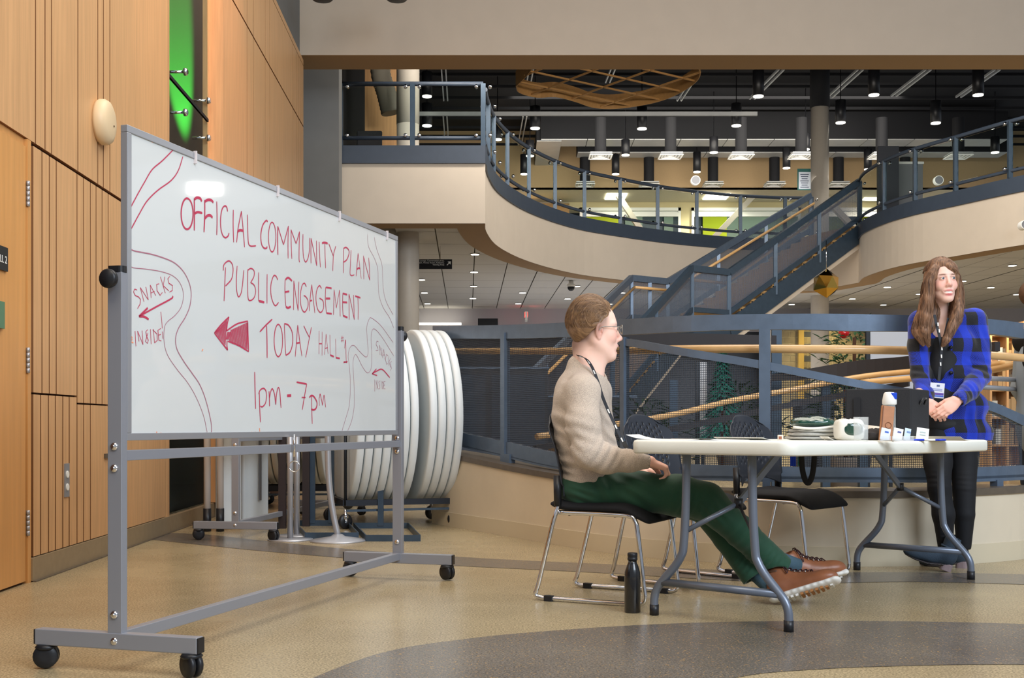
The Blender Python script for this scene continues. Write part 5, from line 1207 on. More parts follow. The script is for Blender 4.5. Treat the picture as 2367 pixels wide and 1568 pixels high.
for k, (px, Y, L, a, lab) in enumerate(((2125, 5.02, .14, .1, 'blue and white pen lying in front of the upright card'), (2160, 5.12, .12, .35, 'blue pen lying at the right of the card holders'))):
    c = ot(px, Y)+Vector((0,0,.006)); t = thing('pen', c, lab, 'pen'); d = Vector((math.cos(a), math.sin(a), 0))
    MB().tube([c-d*L/2, c+d*L*.15], .0045, 8).build('barrel', mat('pen_blue', (30,60,200), .3) if k == 0 else bpy.data.materials['pen_blue'], t); MB().tube([c+d*L*.15, c+d*L/2], .0048, 8).build('cap', M['white'] if k == 0 else bpy.data.materials['pen_blue'], t)
def sheet(px, Y, w, h, rz, lab, mt='white', curl=.01, name='paper_sheet'):
    c = ot(px, Y)+Vector((0,0,.001)); nx = 10; vs = []
    for lay in (0, .0008):
        for i in range(nx+1):
            x = -w/2+w*i/nx
            for y in (-h/2, h/2): vs.append(c+Matrix.Rotation(rz, 3, 'Z') @ Vector((x, y, curl*max(0, -x/w*2)**3+lay)))
    K = 2*(nx+1); fs = []
    for i in range(nx): fs += [(2*i,2*i+2,2*i+3,2*i+1),(K+2*i,K+2*i+1,K+2*i+3,K+2*i+2),(2*i,2*i+2,K+2*i+2,K+2*i),(2*i+1,2*i+3,K+2*i+3,K+2*i+1)]
    fs += [(0,1,K+1,K),(2*nx,2*nx+1,K+2*nx+1,K+2*nx)]
    o = MB(); o.add(vs, fs); setp(o.build(name, M[mt]), lab, 'paper')
sheet(1535, 5.0, .28, .20, -.4, 'white sheet with a curled corner on table end near the man', curl=.02)
sheet(1640, 5.1, .21, .28, .5, 'flat white sheet in the middle of the near table end', curl=.004)
sheet(1740, 5.25, .21, .28, .7, 'flat white sheet left of the small printed tag', curl=.012)
sheet(1935, 4.90, .12, .08, .2, 'small crumpled white slip in front of the grey knitwear', curl=.018)
sheet(2080, 4.88, .2, .05, .75, 'narrow white slip along the table edge under the card holders', curl=.004)
sheet(2190, 5.45, .21, .28, .6, 'sheets of paper spread near the standing woman', curl=.02)
c = ot(1804, 4.95); tg = thing('badge_tin', c, 'small printed badge tin standing on the table edge', 'badge')
MB().rbox(c+Vector((0,0,.012)), (.024, .010, .024), .003).build('body', mat('tin_cream', (226,214,200), .3), tg, bevel=.002); MB().box(c+Vector((-.002,-.006,.012)), (.012,.002,.012)).build('print', mat('tin_print', (150,90,60), .5), tg)
# bag hanging behind the table: strap loop and coloured cords
c = P(1868, 1060, 5.8); st_ = thing('hanging_strap', P(1868,1115,5.8), 'black webbing strap loop hanging behind the table', 'strap')
MB().tube(spline([tuple(P(1852,1030,5.8)), tuple(P(1854,1080,5.8)), tuple(P(1862,1112,5.8)), tuple(P(1872,1114,5.8)), tuple(P(1880,1085,5.8)), tuple(P(1884,1030,5.8))], 6), .014, 8, flat=.25, up=(1,0,0)).build('webbing', M['blackmat'], st_)
for px, col, lab in ((1833,(20,70,220),'blue folded lanyard hanging below the table by the black strap'), (1852,(10,130,100),'green folded lanyard hanging below the table by the black strap')):
    c = P(px, 1045, 5.9); t = thing('lanyard', c, lab, 'lanyard')
    for k in range(3): MB().tube([(c.x+(k-1)*.010, 5.9, H+(HY-1015)*5.9/F), (c.x+(k-1)*.010, 5.9, H+(HY-1078)*5.9/F)], .005, 6, flat=.4).build('ribbon', mat('ribbon_%d' % px, col, .6) if k == 0 else bpy.data.materials['ribbon_%d' % px], t)
# ================================================================ SMOOTH BODY MODELLING (blended distance field -> one surface)
class Sdf:
    def __init__(s, lo, hi, h):
        s.lo = np.array(lo, float); s.h = h; s.n = np.ceil((np.array(hi)-s.lo)/h).astype(int)+1
        s.F = np.full(tuple(s.n), 1.0, np.float32)
    def win(s, lo, hi):
        a = np.clip(np.floor((np.array(lo)-s.lo)/s.h).astype(int), 0, s.n); b = np.clip(np.ceil((np.array(hi)-s.lo)/s.h).astype(int)+1, 0, s.n)
        if (b <= a).any(): return None, None
        sl = tuple(slice(x, y) for x, y in zip(a, b))
        g = np.ogrid[sl]; return sl, [g[i].astype(np.float32)*s.h+s.lo[i] for i in range(3)]
    def mixin(s, sl, d, k, op):
        f = s.F[sl]
        if op == 'cut': d = -d; h = np.maximum(k-np.abs(f-d), 0)/max(k, 1e-6); s.F[sl] = np.maximum(f, d)+h*h*k*.25
        else: h = np.maximum(k-np.abs(f-d), 0)/max(k, 1e-6); s.F[sl] = np.minimum(f, d)-h*h*k*.25
    def cap(s, p, q, r1, r2=None, k=.01, op='add'):
        r2 = r1 if r2 is None else r2; p = np.array(p, float); q = np.array(q, float); m = max(r1, r2)+k+2*s.h
        sl, g = s.win(np.minimum(p, q)-m, np.maximum(p, q)+m)
        if sl is None: return s
        d = q-p; L = float(d @ d)+1e-12
        t = np.clip(((g[0]-p[0])*d[0]+(g[1]-p[1])*d[1]+(g[2]-p[2])*d[2])/L, 0, 1)
        D = np.sqrt((g[0]-p[0]-t*d[0])**2+(g[1]-p[1]-t*d[1])**2+(g[2]-p[2]-t*d[2])**2)-(r1+(r2-r1)*t)
        s.mixin(sl, D, k, op); return s
    def chain(s, pts, rs, k=.01, op='add'):
        for i in range(len(pts)-1): s.cap(pts[i], pts[i+1], rs[i], rs[i+1], k, op)
        return s
    def ell(s, c, r, R=None, k=.01, op='add'):
        c = np.array(c, float); m = max(r)+k+2*s.h; sl, g = s.win(c-m, c+m)
        if sl is None: return s
        X = [g[i]-c[i] for i in range(3)]
        if R is not None:
            R = np.array(R); X = [X[0]*R[0][i]+X[1]*R[1][i]+X[2]*R[2][i] for i in range(3)]
        k0 = np.sqrt((X[0]/r[0])**2+(X[1]/r[1])**2+(X[2]/r[2])**2); k1 = np.sqrt((X[0]/r[0]**2)**2+(X[1]/r[1]**2)**2+(X[2]/r[2]**2)**2)+1e-9
        s.mixin(sl, k0*(k0-1)/k1, k, op); return s
    def half(s, c, n, k=.002):           # keep the side the normal points away from
        g = np.ogrid[tuple(slice(0, x) for x in s.n)]; g = [g[i].astype(np.float32)*s.h+s.lo[i] for i in range(3)]; n = np.array(n, float); n /= np.linalg.norm(n)
        D = (g[0]-c[0])*n[0]+(g[1]-c[1])*n[1]+(g[2]-c[2])*n[2]
        s.F = np.maximum(s.F, D); return s
    def folds(s, items):
        for c, rad, dr, wl, amp in items:
            c = np.array(c); sl, g = s.win(c-rad*1.8, c+rad*1.8)
            if sl is None: continue
            d = np.array(dr, float); d /= np.linalg.norm(d)
            X = [g[i]-c[i] for i in range(3)]; R2 = (X[0]**2+X[1]**2+X[2]**2)/rad**2
            u = X[0]*d[0]+X[1]*d[1]+X[2]*d[2]; w = np.sin(X[0]*23+X[2]*17)*.25+np.sin(X[1]*31-X[2]*11)*.2
            s.F[sl] += (amp*np.exp(-R2*1.6)*np.sin(2*PI*u/wl+w*3)).astype(np.float32)
        return s
    def noise(s, amp, f=30):
        g = np.ogrid[tuple(slice(0, x) for x in s.n)]; g = [g[i].astype(np.float32)*s.h+s.lo[i] for i in range(3)]
        s.F += (amp*(np.sin(g[0]*f+np.sin(g[2]*f*.7)*1.7)*np.sin(g[1]*f*.9+1)+np.sin(g[2]*f*1.3+g[0]*f*.6)*.7)).astype(np.float32); return s
    def mesh(s):
        F = s.F; F[0] = F[-1] = 1; F[:, 0] = F[:, -1] = 1; F[:, :, 0] = F[:, :, -1] = 1
        S = F < 0; nx, ny, nz = F.shape; c = np.zeros((nx-1, ny-1, nz-1), np.int8)
        for i in (0, 1):
            for j in (0, 1):
                for k in (0, 1): c += S[i:nx-1+i, j:ny-1+j, k:nz-1+k]
        act = (c > 0) & (c < 8); idx = np.full(act.shape, -1, np.int64); I = np.argwhere(act); idx[act] = np.arange(len(I))
        acc = np.zeros((len(I), 3)); cnt = np.zeros(len(I))
        cor = [(a, b, d) for a in (0, 1) for b in (0, 1) for d in (0, 1)]
        for u in cor:
            for ax in range(3):
                if u[ax] == 0:
                    v = list(u); v[ax] = 1
                    fa = F[I[:, 0]+u[0], I[:, 1]+u[1], I[:, 2]+u[2]]; fb = F[I[:, 0]+v[0], I[:, 1]+v[1], I[:, 2]+v[2]]
                    m = (fa < 0) != (fb < 0); t = np.where(m, fa/(np.where(m, fa-fb, 1)), 0)
                    p = np.tile(np.array(u, float), (len(I), 1)); p[:, ax] += t; acc[m] += p[m]; cnt[m] += 1
        V = (I+acc/np.maximum(cnt, 1)[:, None])*s.h+s.lo
        Q = []
        for ax in range(3):
            a = [slice(1, -1)]*3; a[ax] = slice(0, -1); b = [slice(1, -1)]*3; b[ax] = slice(1, None)
            A = S[tuple(a)]; B = S[tuple(b)]; E = np.argwhere(A != B); off = np.array([1, 1, 1]); off[ax] = 0; E = E+off
            o1, o2 = [q for q in range(3) if q != ax]; q = []
            for d1, d2 in ((0, 0), (1, 0), (1, 1), (0, 1)):
                e = E.copy(); e[:, o1] -= d1; e[:, o2] -= d2; q.append(idx[e[:, 0], e[:, 1], e[:, 2]])
            q = np.stack(q, 1); fl = S[E[:, 0], E[:, 1], E[:, 2]] ^ (ax == 1); q[~fl] = q[~fl][:, ::-1]; Q.append(q)
        Q = np.concatenate(Q); Q = Q[(Q >= 0).all(1)]
        lab = components(len(V), Q); cnt = np.bincount(lab, minlength=len(V)); keep = cnt[lab] > .03*len(V)
        if not keep.all(): new = np.cumsum(keep)-1; Q = new[Q[keep[Q].all(1)]]; V = V[keep]
        return V, Q
def components(n, Q):
    e = np.concatenate([Q[:, [0, 1]], Q[:, [1, 2]], Q[:, [2, 3]]]); lab = np.arange(n)
    while True:
        m = np.minimum(lab[e[:, 0]], lab[e[:, 1]]); l2 = lab.copy(); np.minimum.at(l2, lab[e[:, 0]], m); np.minimum.at(l2, lab[e[:, 1]], m); l2 = l2[l2]; l2 = l2[l2]
        if (l2 == lab).all(): return lab
        lab = l2
def mesh_obj(name, parts, mt, parent, colfn=None, label=None, smooth_it=1, bridges=()):
    """parts: list of (V,Q) pieces joined in one mesh object"""
    Vs = []; Qs = []; b = 0
    for V, Q in parts:
        for _ in range(smooth_it):       # one light relaxation
            e = np.concatenate([Q[:, [0, 1]], Q[:, [1, 2]], Q[:, [2, 3]], Q[:, [3, 0]]]); sm_ = np.zeros_like(V); n_ = np.zeros(len(V))
            np.add.at(sm_, e[:, 0], V[e[:, 1]]); np.add.at(n_, e[:, 0], 1); np.add.at(sm_, e[:, 1], V[e[:, 0]]); np.add.at(n_, e[:, 1], 1)
            V = V*.5+sm_/np.maximum(n_, 1)[:, None]*.5
        Vs.append(V); Qs.append(Q+b); b += len(V)
    V = np.concatenate(Vs); Q = np.concatenate(Qs)
    for path, rad in bridges:               # thin tube added inside the clothes, joining the skin pieces into one mesh
        path = np.array(path, float); K = 8; rings = []; base = len(V); add = []
        for i, p in enumerate(path):
            t = path[min(i+1, len(path)-1)]-path[max(i-1, 0)]; t /= np.linalg.norm(t); a = np.cross(t, [.1, .9, .3]); a /= np.linalg.norm(a); b_ = np.cross(t, a)
            R_ = np.array([p+(a*math.cos(2*PI*k/K)+b_*math.sin(2*PI*k/K))*rad for k in range(K)])
            if i in (0, len(path)-1):
                ids = []
                for q in R_:
                    d = ((V[:base]-q)**2).sum(1)
                    if ids: d[ids] = 9
                    ids.append(int(d.argmin()))
                rings.append(ids)
            else: rings.append(list(range(base+len(add), base+len(add)+K))); add += list(R_)
        V = np.concatenate([V, np.array(add)]) if add else V
        Q = np.concatenate([Q, np.array([[r0[k], r0[(k+1) % K], r1[(k+1) % K], r1[k]] for r0, r1 in zip(rings[:-1], rings[1:]) for k in range(K)])])
    inv = np.array(WM[parent.name].inverted()); Vl = V @ inv[:3, :3].T+inv[:3, 3]
    me = bpy.data.meshes.new(name); me.vertices.add(len(V)); me.vertices.foreach_set('co', Vl.ravel().astype(np.float32))
    me.loops.add(len(Q)*4); me.loops.foreach_set('vertex_index', Q.ravel().astype(np.int32)); me.polygons.add(len(Q))
    me.polygons.foreach_set('loop_start', (np.arange(len(Q))*4).astype(np.int32)); me.polygons.foreach_set('use_smooth', np.ones(len(Q), bool))
    me.update(); me.validate()
    if colfn is not None:
        C = colfn(V); at = me.color_attributes.new('tone', 'FLOAT_COLOR', 'POINT'); at.data.foreach_set('color', np.concatenate([C, np.ones((len(V), 1))], 1).ravel().astype(np.float32))
    me.materials.append(mt); o = bpy.data.objects.new(name, me); scene.collection.objects.link(o); o.parent = parent; WM[o.name] = WM[parent.name]
    if label: o['label'] = label
    return o
def skin_mat(name):
    m = mat(name, (226,170,146), .48, sss=.12, bump=.06, bscale=500); nt = m.node_tree; a = nt.nodes.new('ShaderNodeVertexColor'); a.layer_name = 'tone'; nt.links.new(a.outputs[0], nt.nodes['Principled BSDF'].inputs['Base Color']); return m
def lin(*c): return np.array(srgb(*c)[:3])
def blend(C, w, col): return C*(1-w[:, None])+col[None]*w[:, None]
def gss(V, c, r): 
    r = np.array(r) if hasattr(r, '__len__') else np.array([r]*3); return np.exp(-(((V-np.array(c))/r)**2).sum(1))
def nv(v): v = np.array(v, float); return v/np.linalg.norm(v)
def hand(S, wrist, f, n, l, curl=(.4,.5,.4), k=.006, thumb=(.6,.5,.2), sc=1.0, spread=.0):
    w = np.array(wrist, float); f = nv(f); n = nv(n-f*np.dot(n, f)); l = nv(np.array(l)-f*np.dot(l, f)-n*np.dot(l, n))
    kn = [(.088,.030),(.092,.011),(.087,-.009),(.078,-.027)]; seg = [(.040,.025,.021),(.045,.028,.022),(.041,.026,.021),(.032,.020,.018)]
    S.ell(w+f*.048*sc, (.048*sc,.036*sc,.015*sc), np.stack([f, l, n], 1), k=.01)
    for i, ((a, b), sg) in enumerate(zip(kn, seg)):
        K = w+(f*a+l*b)*sc; S.cap(w+(f*.012+l*b*.55)*sc, K, .013*sc, .0105*sc, k=.012)
        p = K; ang = 0; ff = nv(f+l*spread*(1.5-i))
        for j in range(3):
            ang += curl[j]*(1+.08*i); d = ff*math.cos(ang)+n*math.sin(ang); q = p+d*sg[j]*sc; S.cap(p, q, (.0098-.0010*j)*sc*(.9 if i == 3 else 1), (.0092-.0012*j)*sc*(.9 if i == 3 else 1), k=.004); p = q
    p = w+(f*.018+l*.024)*sc; d = nv(f*.75+l*thumb[0]+n*thumb[2]); q = p+d*.042*sc; S.cap(p, q, .016*sc, .0125*sc, k=.012)
    d = nv(f*1+l*thumb[1]*.6+n*thumb[2]*1.2); r = q+d*.032*sc; S.cap(q, r, .0118*sc, .0105*sc, k=.005); d = nv(f*1+l*.1+n*thumb[2]*1.6); S.cap(r, r+d*.024*sc, .0105*sc, .0085*sc, k=.005)
def ribbon_strap(name, pts, wdir, w, mt, parent, th=.0015):
    mb = MB(); pts = spline(pts, 6); n = len(pts); vs = []
    for i, p in enumerate(pts):
        p = Vector(p); t = (Vector(pts[min(i+1, n-1)])-Vector(pts[max(i-1, 0)])).normalized(); d = Vector(wdir[min(int(i/n*len(wdir)), len(wdir)-1)]); d = (d-t*d.dot(t)).normalized(); nn = t.cross(d)
        vs += [p-d*w/2-nn*th, p+d*w/2-nn*th, p+d*w/2+nn*th, p-d*w/2+nn*th]
    for i in range(n-1):
        for k in range(4): kk = (k+1) % 4; mb.f.append((4*i+k, 4*i+kk, 4*i+4+kk, 4*i+4+k)); mb.m.append(0); mb.sm.append(False)
    mb.v = [tuple(v) for v in vs]; return mb.build(name, mt, parent)
class Frame:
    def __init__(s, o, x, z=(0,0,1)):
        s.o = np.array(o, float); s.x = nv(x); z = np.array(z, float); s.z = nv(z-s.x*np.dot(z, s.x)); s.y = np.cross(s.z, s.x); s.R = np.stack([s.x, s.y, s.z], 1)
    def __call__(s, x, y, z): return s.o+s.x*x+s.y*y+s.z*z
    def loc(s, V): return (V-s.o) @ s.R
def hairstrands(name, paths, r, mt, parent, seg=4):
    vs = []; fs = []
    for pts in paths:
        P_ = np.array(pts); n = len(P_); T = np.gradient(P_, axis=0); T /= np.linalg.norm(T, axis=1)[:, None]+1e-9
        ref = np.array([.3, .5, .8]); U = np.cross(T, ref); U /= np.linalg.norm(U, axis=1)[:, None]+1e-9; W_ = np.cross(T, U); b = len(vs)
        for i in range(n):
            rr = r*(1-.6*(i/(n-1))**3)
            for k in range(3): a = 2*PI*k/3; vs.append(P_[i]+(U[i]*math.cos(a)+W_[i]*math.sin(a))*rr)
        for i in range(n-1):
            for k in range(3): kk = (k+1) % 3; fs.append((b+i*3+k, b+i*3+kk, b+i*3+3+kk, b+i*3+3+k))
    mb = MB(); mb.add(vs, fs, 0, True); o = mb.build(name, mt, parent); o['kind'] = 'stuff'; return o
def hair_mat(name, c1, c2, stretch, rough=.4):
    m = mat(name, c1, rough); N = m.node_tree.nodes; L = m.node_tree.links; tc = N.new('ShaderNodeTexCoord'); mp = N.new('ShaderNodeMapping'); mp.inputs['Scale'].default_value = stretch; L.new(tc.outputs['Object'], mp.inputs[0])
    n = N.new('ShaderNodeTexNoise'); n.inputs['Scale'].default_value = 12; n.inputs['Detail'].default_value = 6; L.new(mp.outputs[0], n.inputs[0]); r = N.new('ShaderNodeValToRGB'); r.color_ramp.elements[0].position = .35; r.color_ramp.elements[1].position = .65
    r.color_ramp.elements[0].color = srgb(*c1); r.color_ramp.elements[1].color = srgb(*c2); L.new(n.outputs[0], r.inputs[0]); L.new(r.outputs[0], N['Principled BSDF'].inputs['Base Color'])
    b = N.new('ShaderNodeBump'); b.inputs['Strength'].default_value = .6; b.inputs['Distance'].default_value = .004; L.new(n.outputs[0], b.inputs['Height']); L.new(b.outputs[0], N['Principled BSDF'].inputs['Normal']); return m
def head(S, H, sc=1.0, female=False, mouth_open=.0):
    """H frame: x forward, y left, z up, origin mid head at ear height"""
    R = H.R; e = lambda c, r, k=.012, op='add', rot=None: S.ell(H(*[q*sc for q in c]), tuple(q*sc for q in r), R if rot is None else R @ rot, k=k*sc, op=op)
    c = lambda p, q, r1, r2=None, k=.01, op='add': S.cap(H(*[v*sc for v in p]), H(*[v*sc for v in q]), r1*sc, (r1 if r2 is None else r2)*sc, k=k*sc, op=op)
    jw = .9 if female else 1.0
    e((-.010,0,.036), (.100,.077,.092)); e((.020,0,.030), (.080,.070,.088), .02)
    e((.030,0,-.035), (.066,.060*jw,.088), .03)
    for s in (-1, 1):
        c((-.005,s*.056*jw,-.045), (.068,s*.016,-.106), .022, .020, .03); e((.062,s*.037,-.028), (.030,.026,.028), .02)
        c((.086,s*.014,.029), (.074,s*.050,.026), .011, .010, .016)
        e((.104,s*.031,.006), (.016,.018,.012), .014, 'cut')
        e((.1075,s*.0125,-.0385), (.010,.0075,.0085), .006)
    for s in (-1, 1):
        e((.0868,s*.031,.005), (.0150,.0150,.0150), .006); e((.104,s*.0315,.0045), (.013,.0112 if female else .0122,.0030 if female else .0042), .0015, 'cut')
    c((.090,0,.020), (.114,0,-.028), .0085, .0105, .012); e((.1165,0,-.033), (.0125,.0115,.0105), .008)
    e((.074,0,-.110), (.022,.022,.018), .02)
    m = mouth_open
    e((.086,0,-.068), (.018,.028,.024), .02)
    if m > 0 and female:
        for s in (-1, 1):
            c((.1030,0,-.0785), (.0985,s*.014,-.0765), .0055, .0048, .002, 'cut'); c((.0985,s*.014,-.0765), (.0890,s*.027,-.0705), .0048, .0028, .002, 'cut')
            c((.1012,0,-.0680), (.0965,s*.014,-.0660), .0050, .0046, .004); c((.0965,s*.014,-.0660), (.085,s*.031,-.0665), .0046, .0028, .004)
            c((.0985,0,-.0890), (.0945,s*.013,-.0865), .0052, .0048, .004); c((.0945,s*.013,-.0865), (.084,s*.031,-.0695), .0048, .0028, .004)
            e((.066,s*.043,-.038), (.022,.016,.018), .015)
    elif m > 0:
        e((.103,0,-.081), (.026,.021,.0135), .004, 'cut')
        c((.0955,-.016,-.066), (.0955,.016,-.066), .0062, None, .006); e((.103,0,-.065), (.008,.013,.0055), .006)
        e((.092,0,-.096), (.011,.017,.0065), .006)
    else:
        e((.104,0,-.0745), (.012,.021,.0042), .004, 'cut'); e((.1005,0,-.066), (.0075,.020,.0045), .006); e((.0985,0,-.0835), (.008,.017,.0052), .006)
    for s in (-1, 1):
        ro = np.array(Matrix.Rotation(-s*.35, 3, 'Z') @ Matrix.Rotation(.12, 3, 'Y'))
        e((.008,s*.080,-.004), (.019,.0085,.034), .004, rot=ro); e((.012,s*.0875,.0), (.0105,.006,.021), .003, 'cut', rot=ro); e((.006,s*.079,-.034), (.009,.006,.010), .005); e((.019,s*.082,-.008), (.005,.005,.008), .003)
# ================================================================ SEATED MAN
def J(px, py, Y): return np.array(P(px, py, Y))
man = thing('person', (.45, 5.42, 0), 'man with glasses in a beige sweater and green trousers seated in profile', 'person')
fd = np.array([math.cos(-.30), math.sin(-.30), 0]); ld = np.array([-fd[1], fd[0], 0]); up = np.array([0, 0, 1.]); RB = np.stack([fd, ld, up], 1)
HM = Frame(J(1371, 766, 5.40), (math.cos(.16), math.sin(.16), .02), (-.06, 0, 1)); hs = 1.075
# --- skin: head, neck, chest
S = Sdf((.16,5.18,.93), (.62,5.62,1.40), .0026)
head(S, HM, hs, mouth_open=1)
S.cap(J(1361,885,5.41), J(1362,810,5.40), .060, .056, k=.03); S.cap(J(1374,880,5.40), J(1384,826,5.40), .036, .036, k=.03); S.cap(J(1350,850,5.41), J(1345,800,5.41), .042, .046, k=.03)
S.ell(J(1348,912,5.42), (.08,.13,.045), RB, k=.04)
headM = S.mesh()
def skin_col(V, HF, hs, base, scalp=None):
    C = np.tile(base, (len(V), 1)); L = HF.loc(V)/hs
    L[:, 1] = np.abs(L[:, 1])
    C = blend(C, .55*gss(L, (.075,.040,-.025), (.035,.03,.025)), lin(226,134,118)); C = blend(C, .5*gss(L, (.118,0,-.033), (.018,.016,.016)), lin(224,134,120))
    C = blend(C, .5*gss(L, (.01,.086,-.004), (.03,.012,.035)), lin(222,120,104))
    C = blend(C, np.clip(1.3*gss(L, (.100,.0,-.066), (.012,.018,.0055)), 0, .8), lin(196,104,100)); C = blend(C, np.clip(1.3*gss(L, (.096,0,-.090), (.013,.017,.009)), 0, .8), lin(196,104,100))
    C = blend(C, .35*gss(L, (.105,.031,.006), (.02,.018,.012)), lin(176,110,96))
    return C
def man_col(V):
    C = skin_col(V, HM, hs, lin(246,204,186)); L = HM.loc(V)/hs
    # short faded hair at the sides and nape, mouth interior
    d_ = (L[:, 0]-.007)*.67-(L[:, 2]-.017)*.74
    fade = np.clip(1-d_/.045, 0, 1)*np.clip((.060-L[:, 0])/.02, 0, 1); ear = np.clip(gss(L, (.012,.082,-.006), (.026,.022,.036))*2.2, 0, 1)
    C = blend(C, .78*fade*(1-ear), lin(120,90,74))
    nap = gss(L, (-.078,0,-.05), (.035,.07,.035)); C = blend(C, .5*nap, lin(140,104,88))
    C = blend(C, np.clip(2*gss(L, (.086,0,-.080), (.012,.016,.009)), 0, 1), lin(70,24,24)); return C
# --- hands
S2 = Sdf((.50,5.02,.50), (.86,5.40,.80), .0022)
w_ = J(1497,1067,5.20); S2.cap(w_-np.array([.06,0,-.004]), w_+np.array([.012,.0,-.002]), .030, .026, k=.01)
hand(S2, w_, (.86,.12,-.30), (-.28,.15,-.90), (.1,.95,.1), curl=(.75,.75,.55), thumb=(.45,.2,.5), sc=.98)
hm1 = S2.mesh()
S3 = Sdf((.50,5.38,.50), (.86,5.72,.80), .003)
w2 = J(1470,1080,5.50); S3.cap(w2-np.array([.06,0,0]), w2, .030, .026, k=.01); hand(S3, w2, (.9,-.1,-.3), (-.28,-.15,-.9), (.1,-.95,.1), curl=(.7,.7,.5), thumb=(.45,.2,.5), sc=.98); hm2 = S3.mesh()
def all_col(V):
    C = man_col(V); hnd = (V[:, 2] < .9); C[hnd] = lin(240,186,164); return C
# ankles inside the socks
S4 = Sdf((1.0,5.05,.02), (1.45,5.5,.35), .005)
S4.cap(J(1770,1280,5.27), J(1838,1305,5.31), .025, .025); S4.cap(J(1735,1310,5.30), J(1800,1370,5.20), .025, .025); am = S4.mesh()
M['skin'] = skin_mat('skin'); sh1, sh2 = J(1352,905,5.30), J(1372,905,5.55)
mesh_obj('body', [headM, hm1, hm2, am], M['skin'], man, all_col, bridges=[
    ([J(1350,912,5.40), sh1, J(1350,980,5.22), J(1368,1046,5.19), J(1430,1064,5.19), J(1470,1067,5.20)], .024), ([J(1352,912,5.44), sh2, J(1385,985,5.62), J(1400,1050,5.60), J(1440,1078,5.52)], .024),
    ([J(1348,920,5.42), J(1350,1000,5.42), J(1360,1120,5.36), J(1500,1140,5.27), J(1635,1165,5.22), J(1770,1280,5.27)], .035), ([J(1350,924,5.43), J(1352,1000,5.46), J(1380,1125,5.50), J(1520,1148,5.47), J(1630,1175,5.40), J(1735,1310,5.30)], .035)])
# eyes, teeth
for s in (-1, 1):
    c = HM(.0875*hs, s*.031*hs, .005*hs); ey = MB(); ey.lathe([(.0125*math.sin(PI*i/12), -.0125*math.cos(PI*i/12)) for i in range(13)], c, 20, rot=Matrix(HM.R.tolist()) @ Matrix.Rotation(PI/2, 3, 'Y')); eo = ey.build('eye', mat('eye_white', (226,220,214), .2) if s < 0 else bpy.data.materials['eye_white'], man)
    MB().lathe([(.0001,.0005),(.0058,.0002),(.0062,-.002)], HM(.1002*hs, s*.031*hs, .005*hs), 16, rot=Matrix(HM.R.tolist()) @ Matrix.Rotation(PI/2, 3, 'Y')).build('iris', mat('iris', (70,84,92), .1) if s < 0 else bpy.data.materials['iris'], eo)
MB().tube([tuple(HM(x*hs, y*hs, -.0705*hs)) for x, y in ((.080,-.018),(.090,-.010),(.094,0),(.090,.010),(.080,.018))], .0035, 8).build('teeth', mat('teeth', (232,226,214), .25), man)
# eyebrows
# --- hair: swept back mass plus strands
SH = Sdf(HM.o-np.array([.17,.15,.10]), HM.o+np.array([.16,.15,.21]), .003)
e = lambda c, r, k=.01, op='add': SH.ell(HM(*[q*hs for q in c]), tuple(q*hs for q in r), HM.R, k=k*hs, op=op)
e((-.012,0,.044), (.106,.082,.095)); e((.024,0,.090), (.052,.056,.050), .03); e((-.011,0,.026), (.1015,.0785,.102), .01)
# cut away face, sides and nape
SH.half(HM(.062*hs,0,.085*hs), HM.R @ np.array([.95,0,-.42])); SH.half(HM(.007*hs,0,.019*hs), HM.R @ np.array([.67,0,-.74]))
SH.noise(.0012, 70)
M['hair1'] = hair_mat('sandy_hair', (104,76,54), (146,112,78), (1.2,16,5)); mesh_obj('hair', [SH.mesh()], M['hair1'], man)
rs = random.Random(4); paths = []
def on_hair(x, y, z, g=1.0):
    v = np.array([(x+.012)/.106, y/.082, (z-.044)/.094]); n = np.linalg.norm(v); v = v/n
    topb = .020*max(0, v[2])**1.5*(1 if x > -.09 else .6)
    return HM((-.012+v[0]*(.106+topb*.3))*hs*g, v[1]*.083*hs*g, (.044+v[2]*(.094+topb))*hs*g)
for i in range(2400):
    y0 = math.sin(rs.uniform(-1.5, 1.5))*.082; a0 = rs.uniform(.45, 1.6) if i % 3 else rs.uniform(1.4, 3.2); ln = rs.uniform(.6, 1.4); pts = []; lift = rs.uniform(.995, 1.035)
    for j in range(9):
        a = a0+ln*j/8; yy = y0*(1+.10*j/8); zz = .044+.094*math.sin(a); xx = -.012+.106*math.cos(a); q = math.sqrt(max(.05, 1-(yy/.083)**2)); 
        droop = -.030*(abs(y0)/.075)**2*j/8
        pts.append(on_hair(xx*q, yy, .044+(zz-.044)*q+droop, lift))
    L = HM.loc(np.array(pts))/hs; ok = ((L[:, 0]-.007)*.67-(L[:, 2]-.019)*.74 < .003) & (L[:, 0]*.95-.42*(L[:, 2]-.085) < .066); n_ok = int(np.argmin(ok)) if not ok.all() else 9
    if n_ok >= 3: paths.append(pts[:n_ok])
hairstrands('hair_strands', paths, .0011, M['hair1'], man)
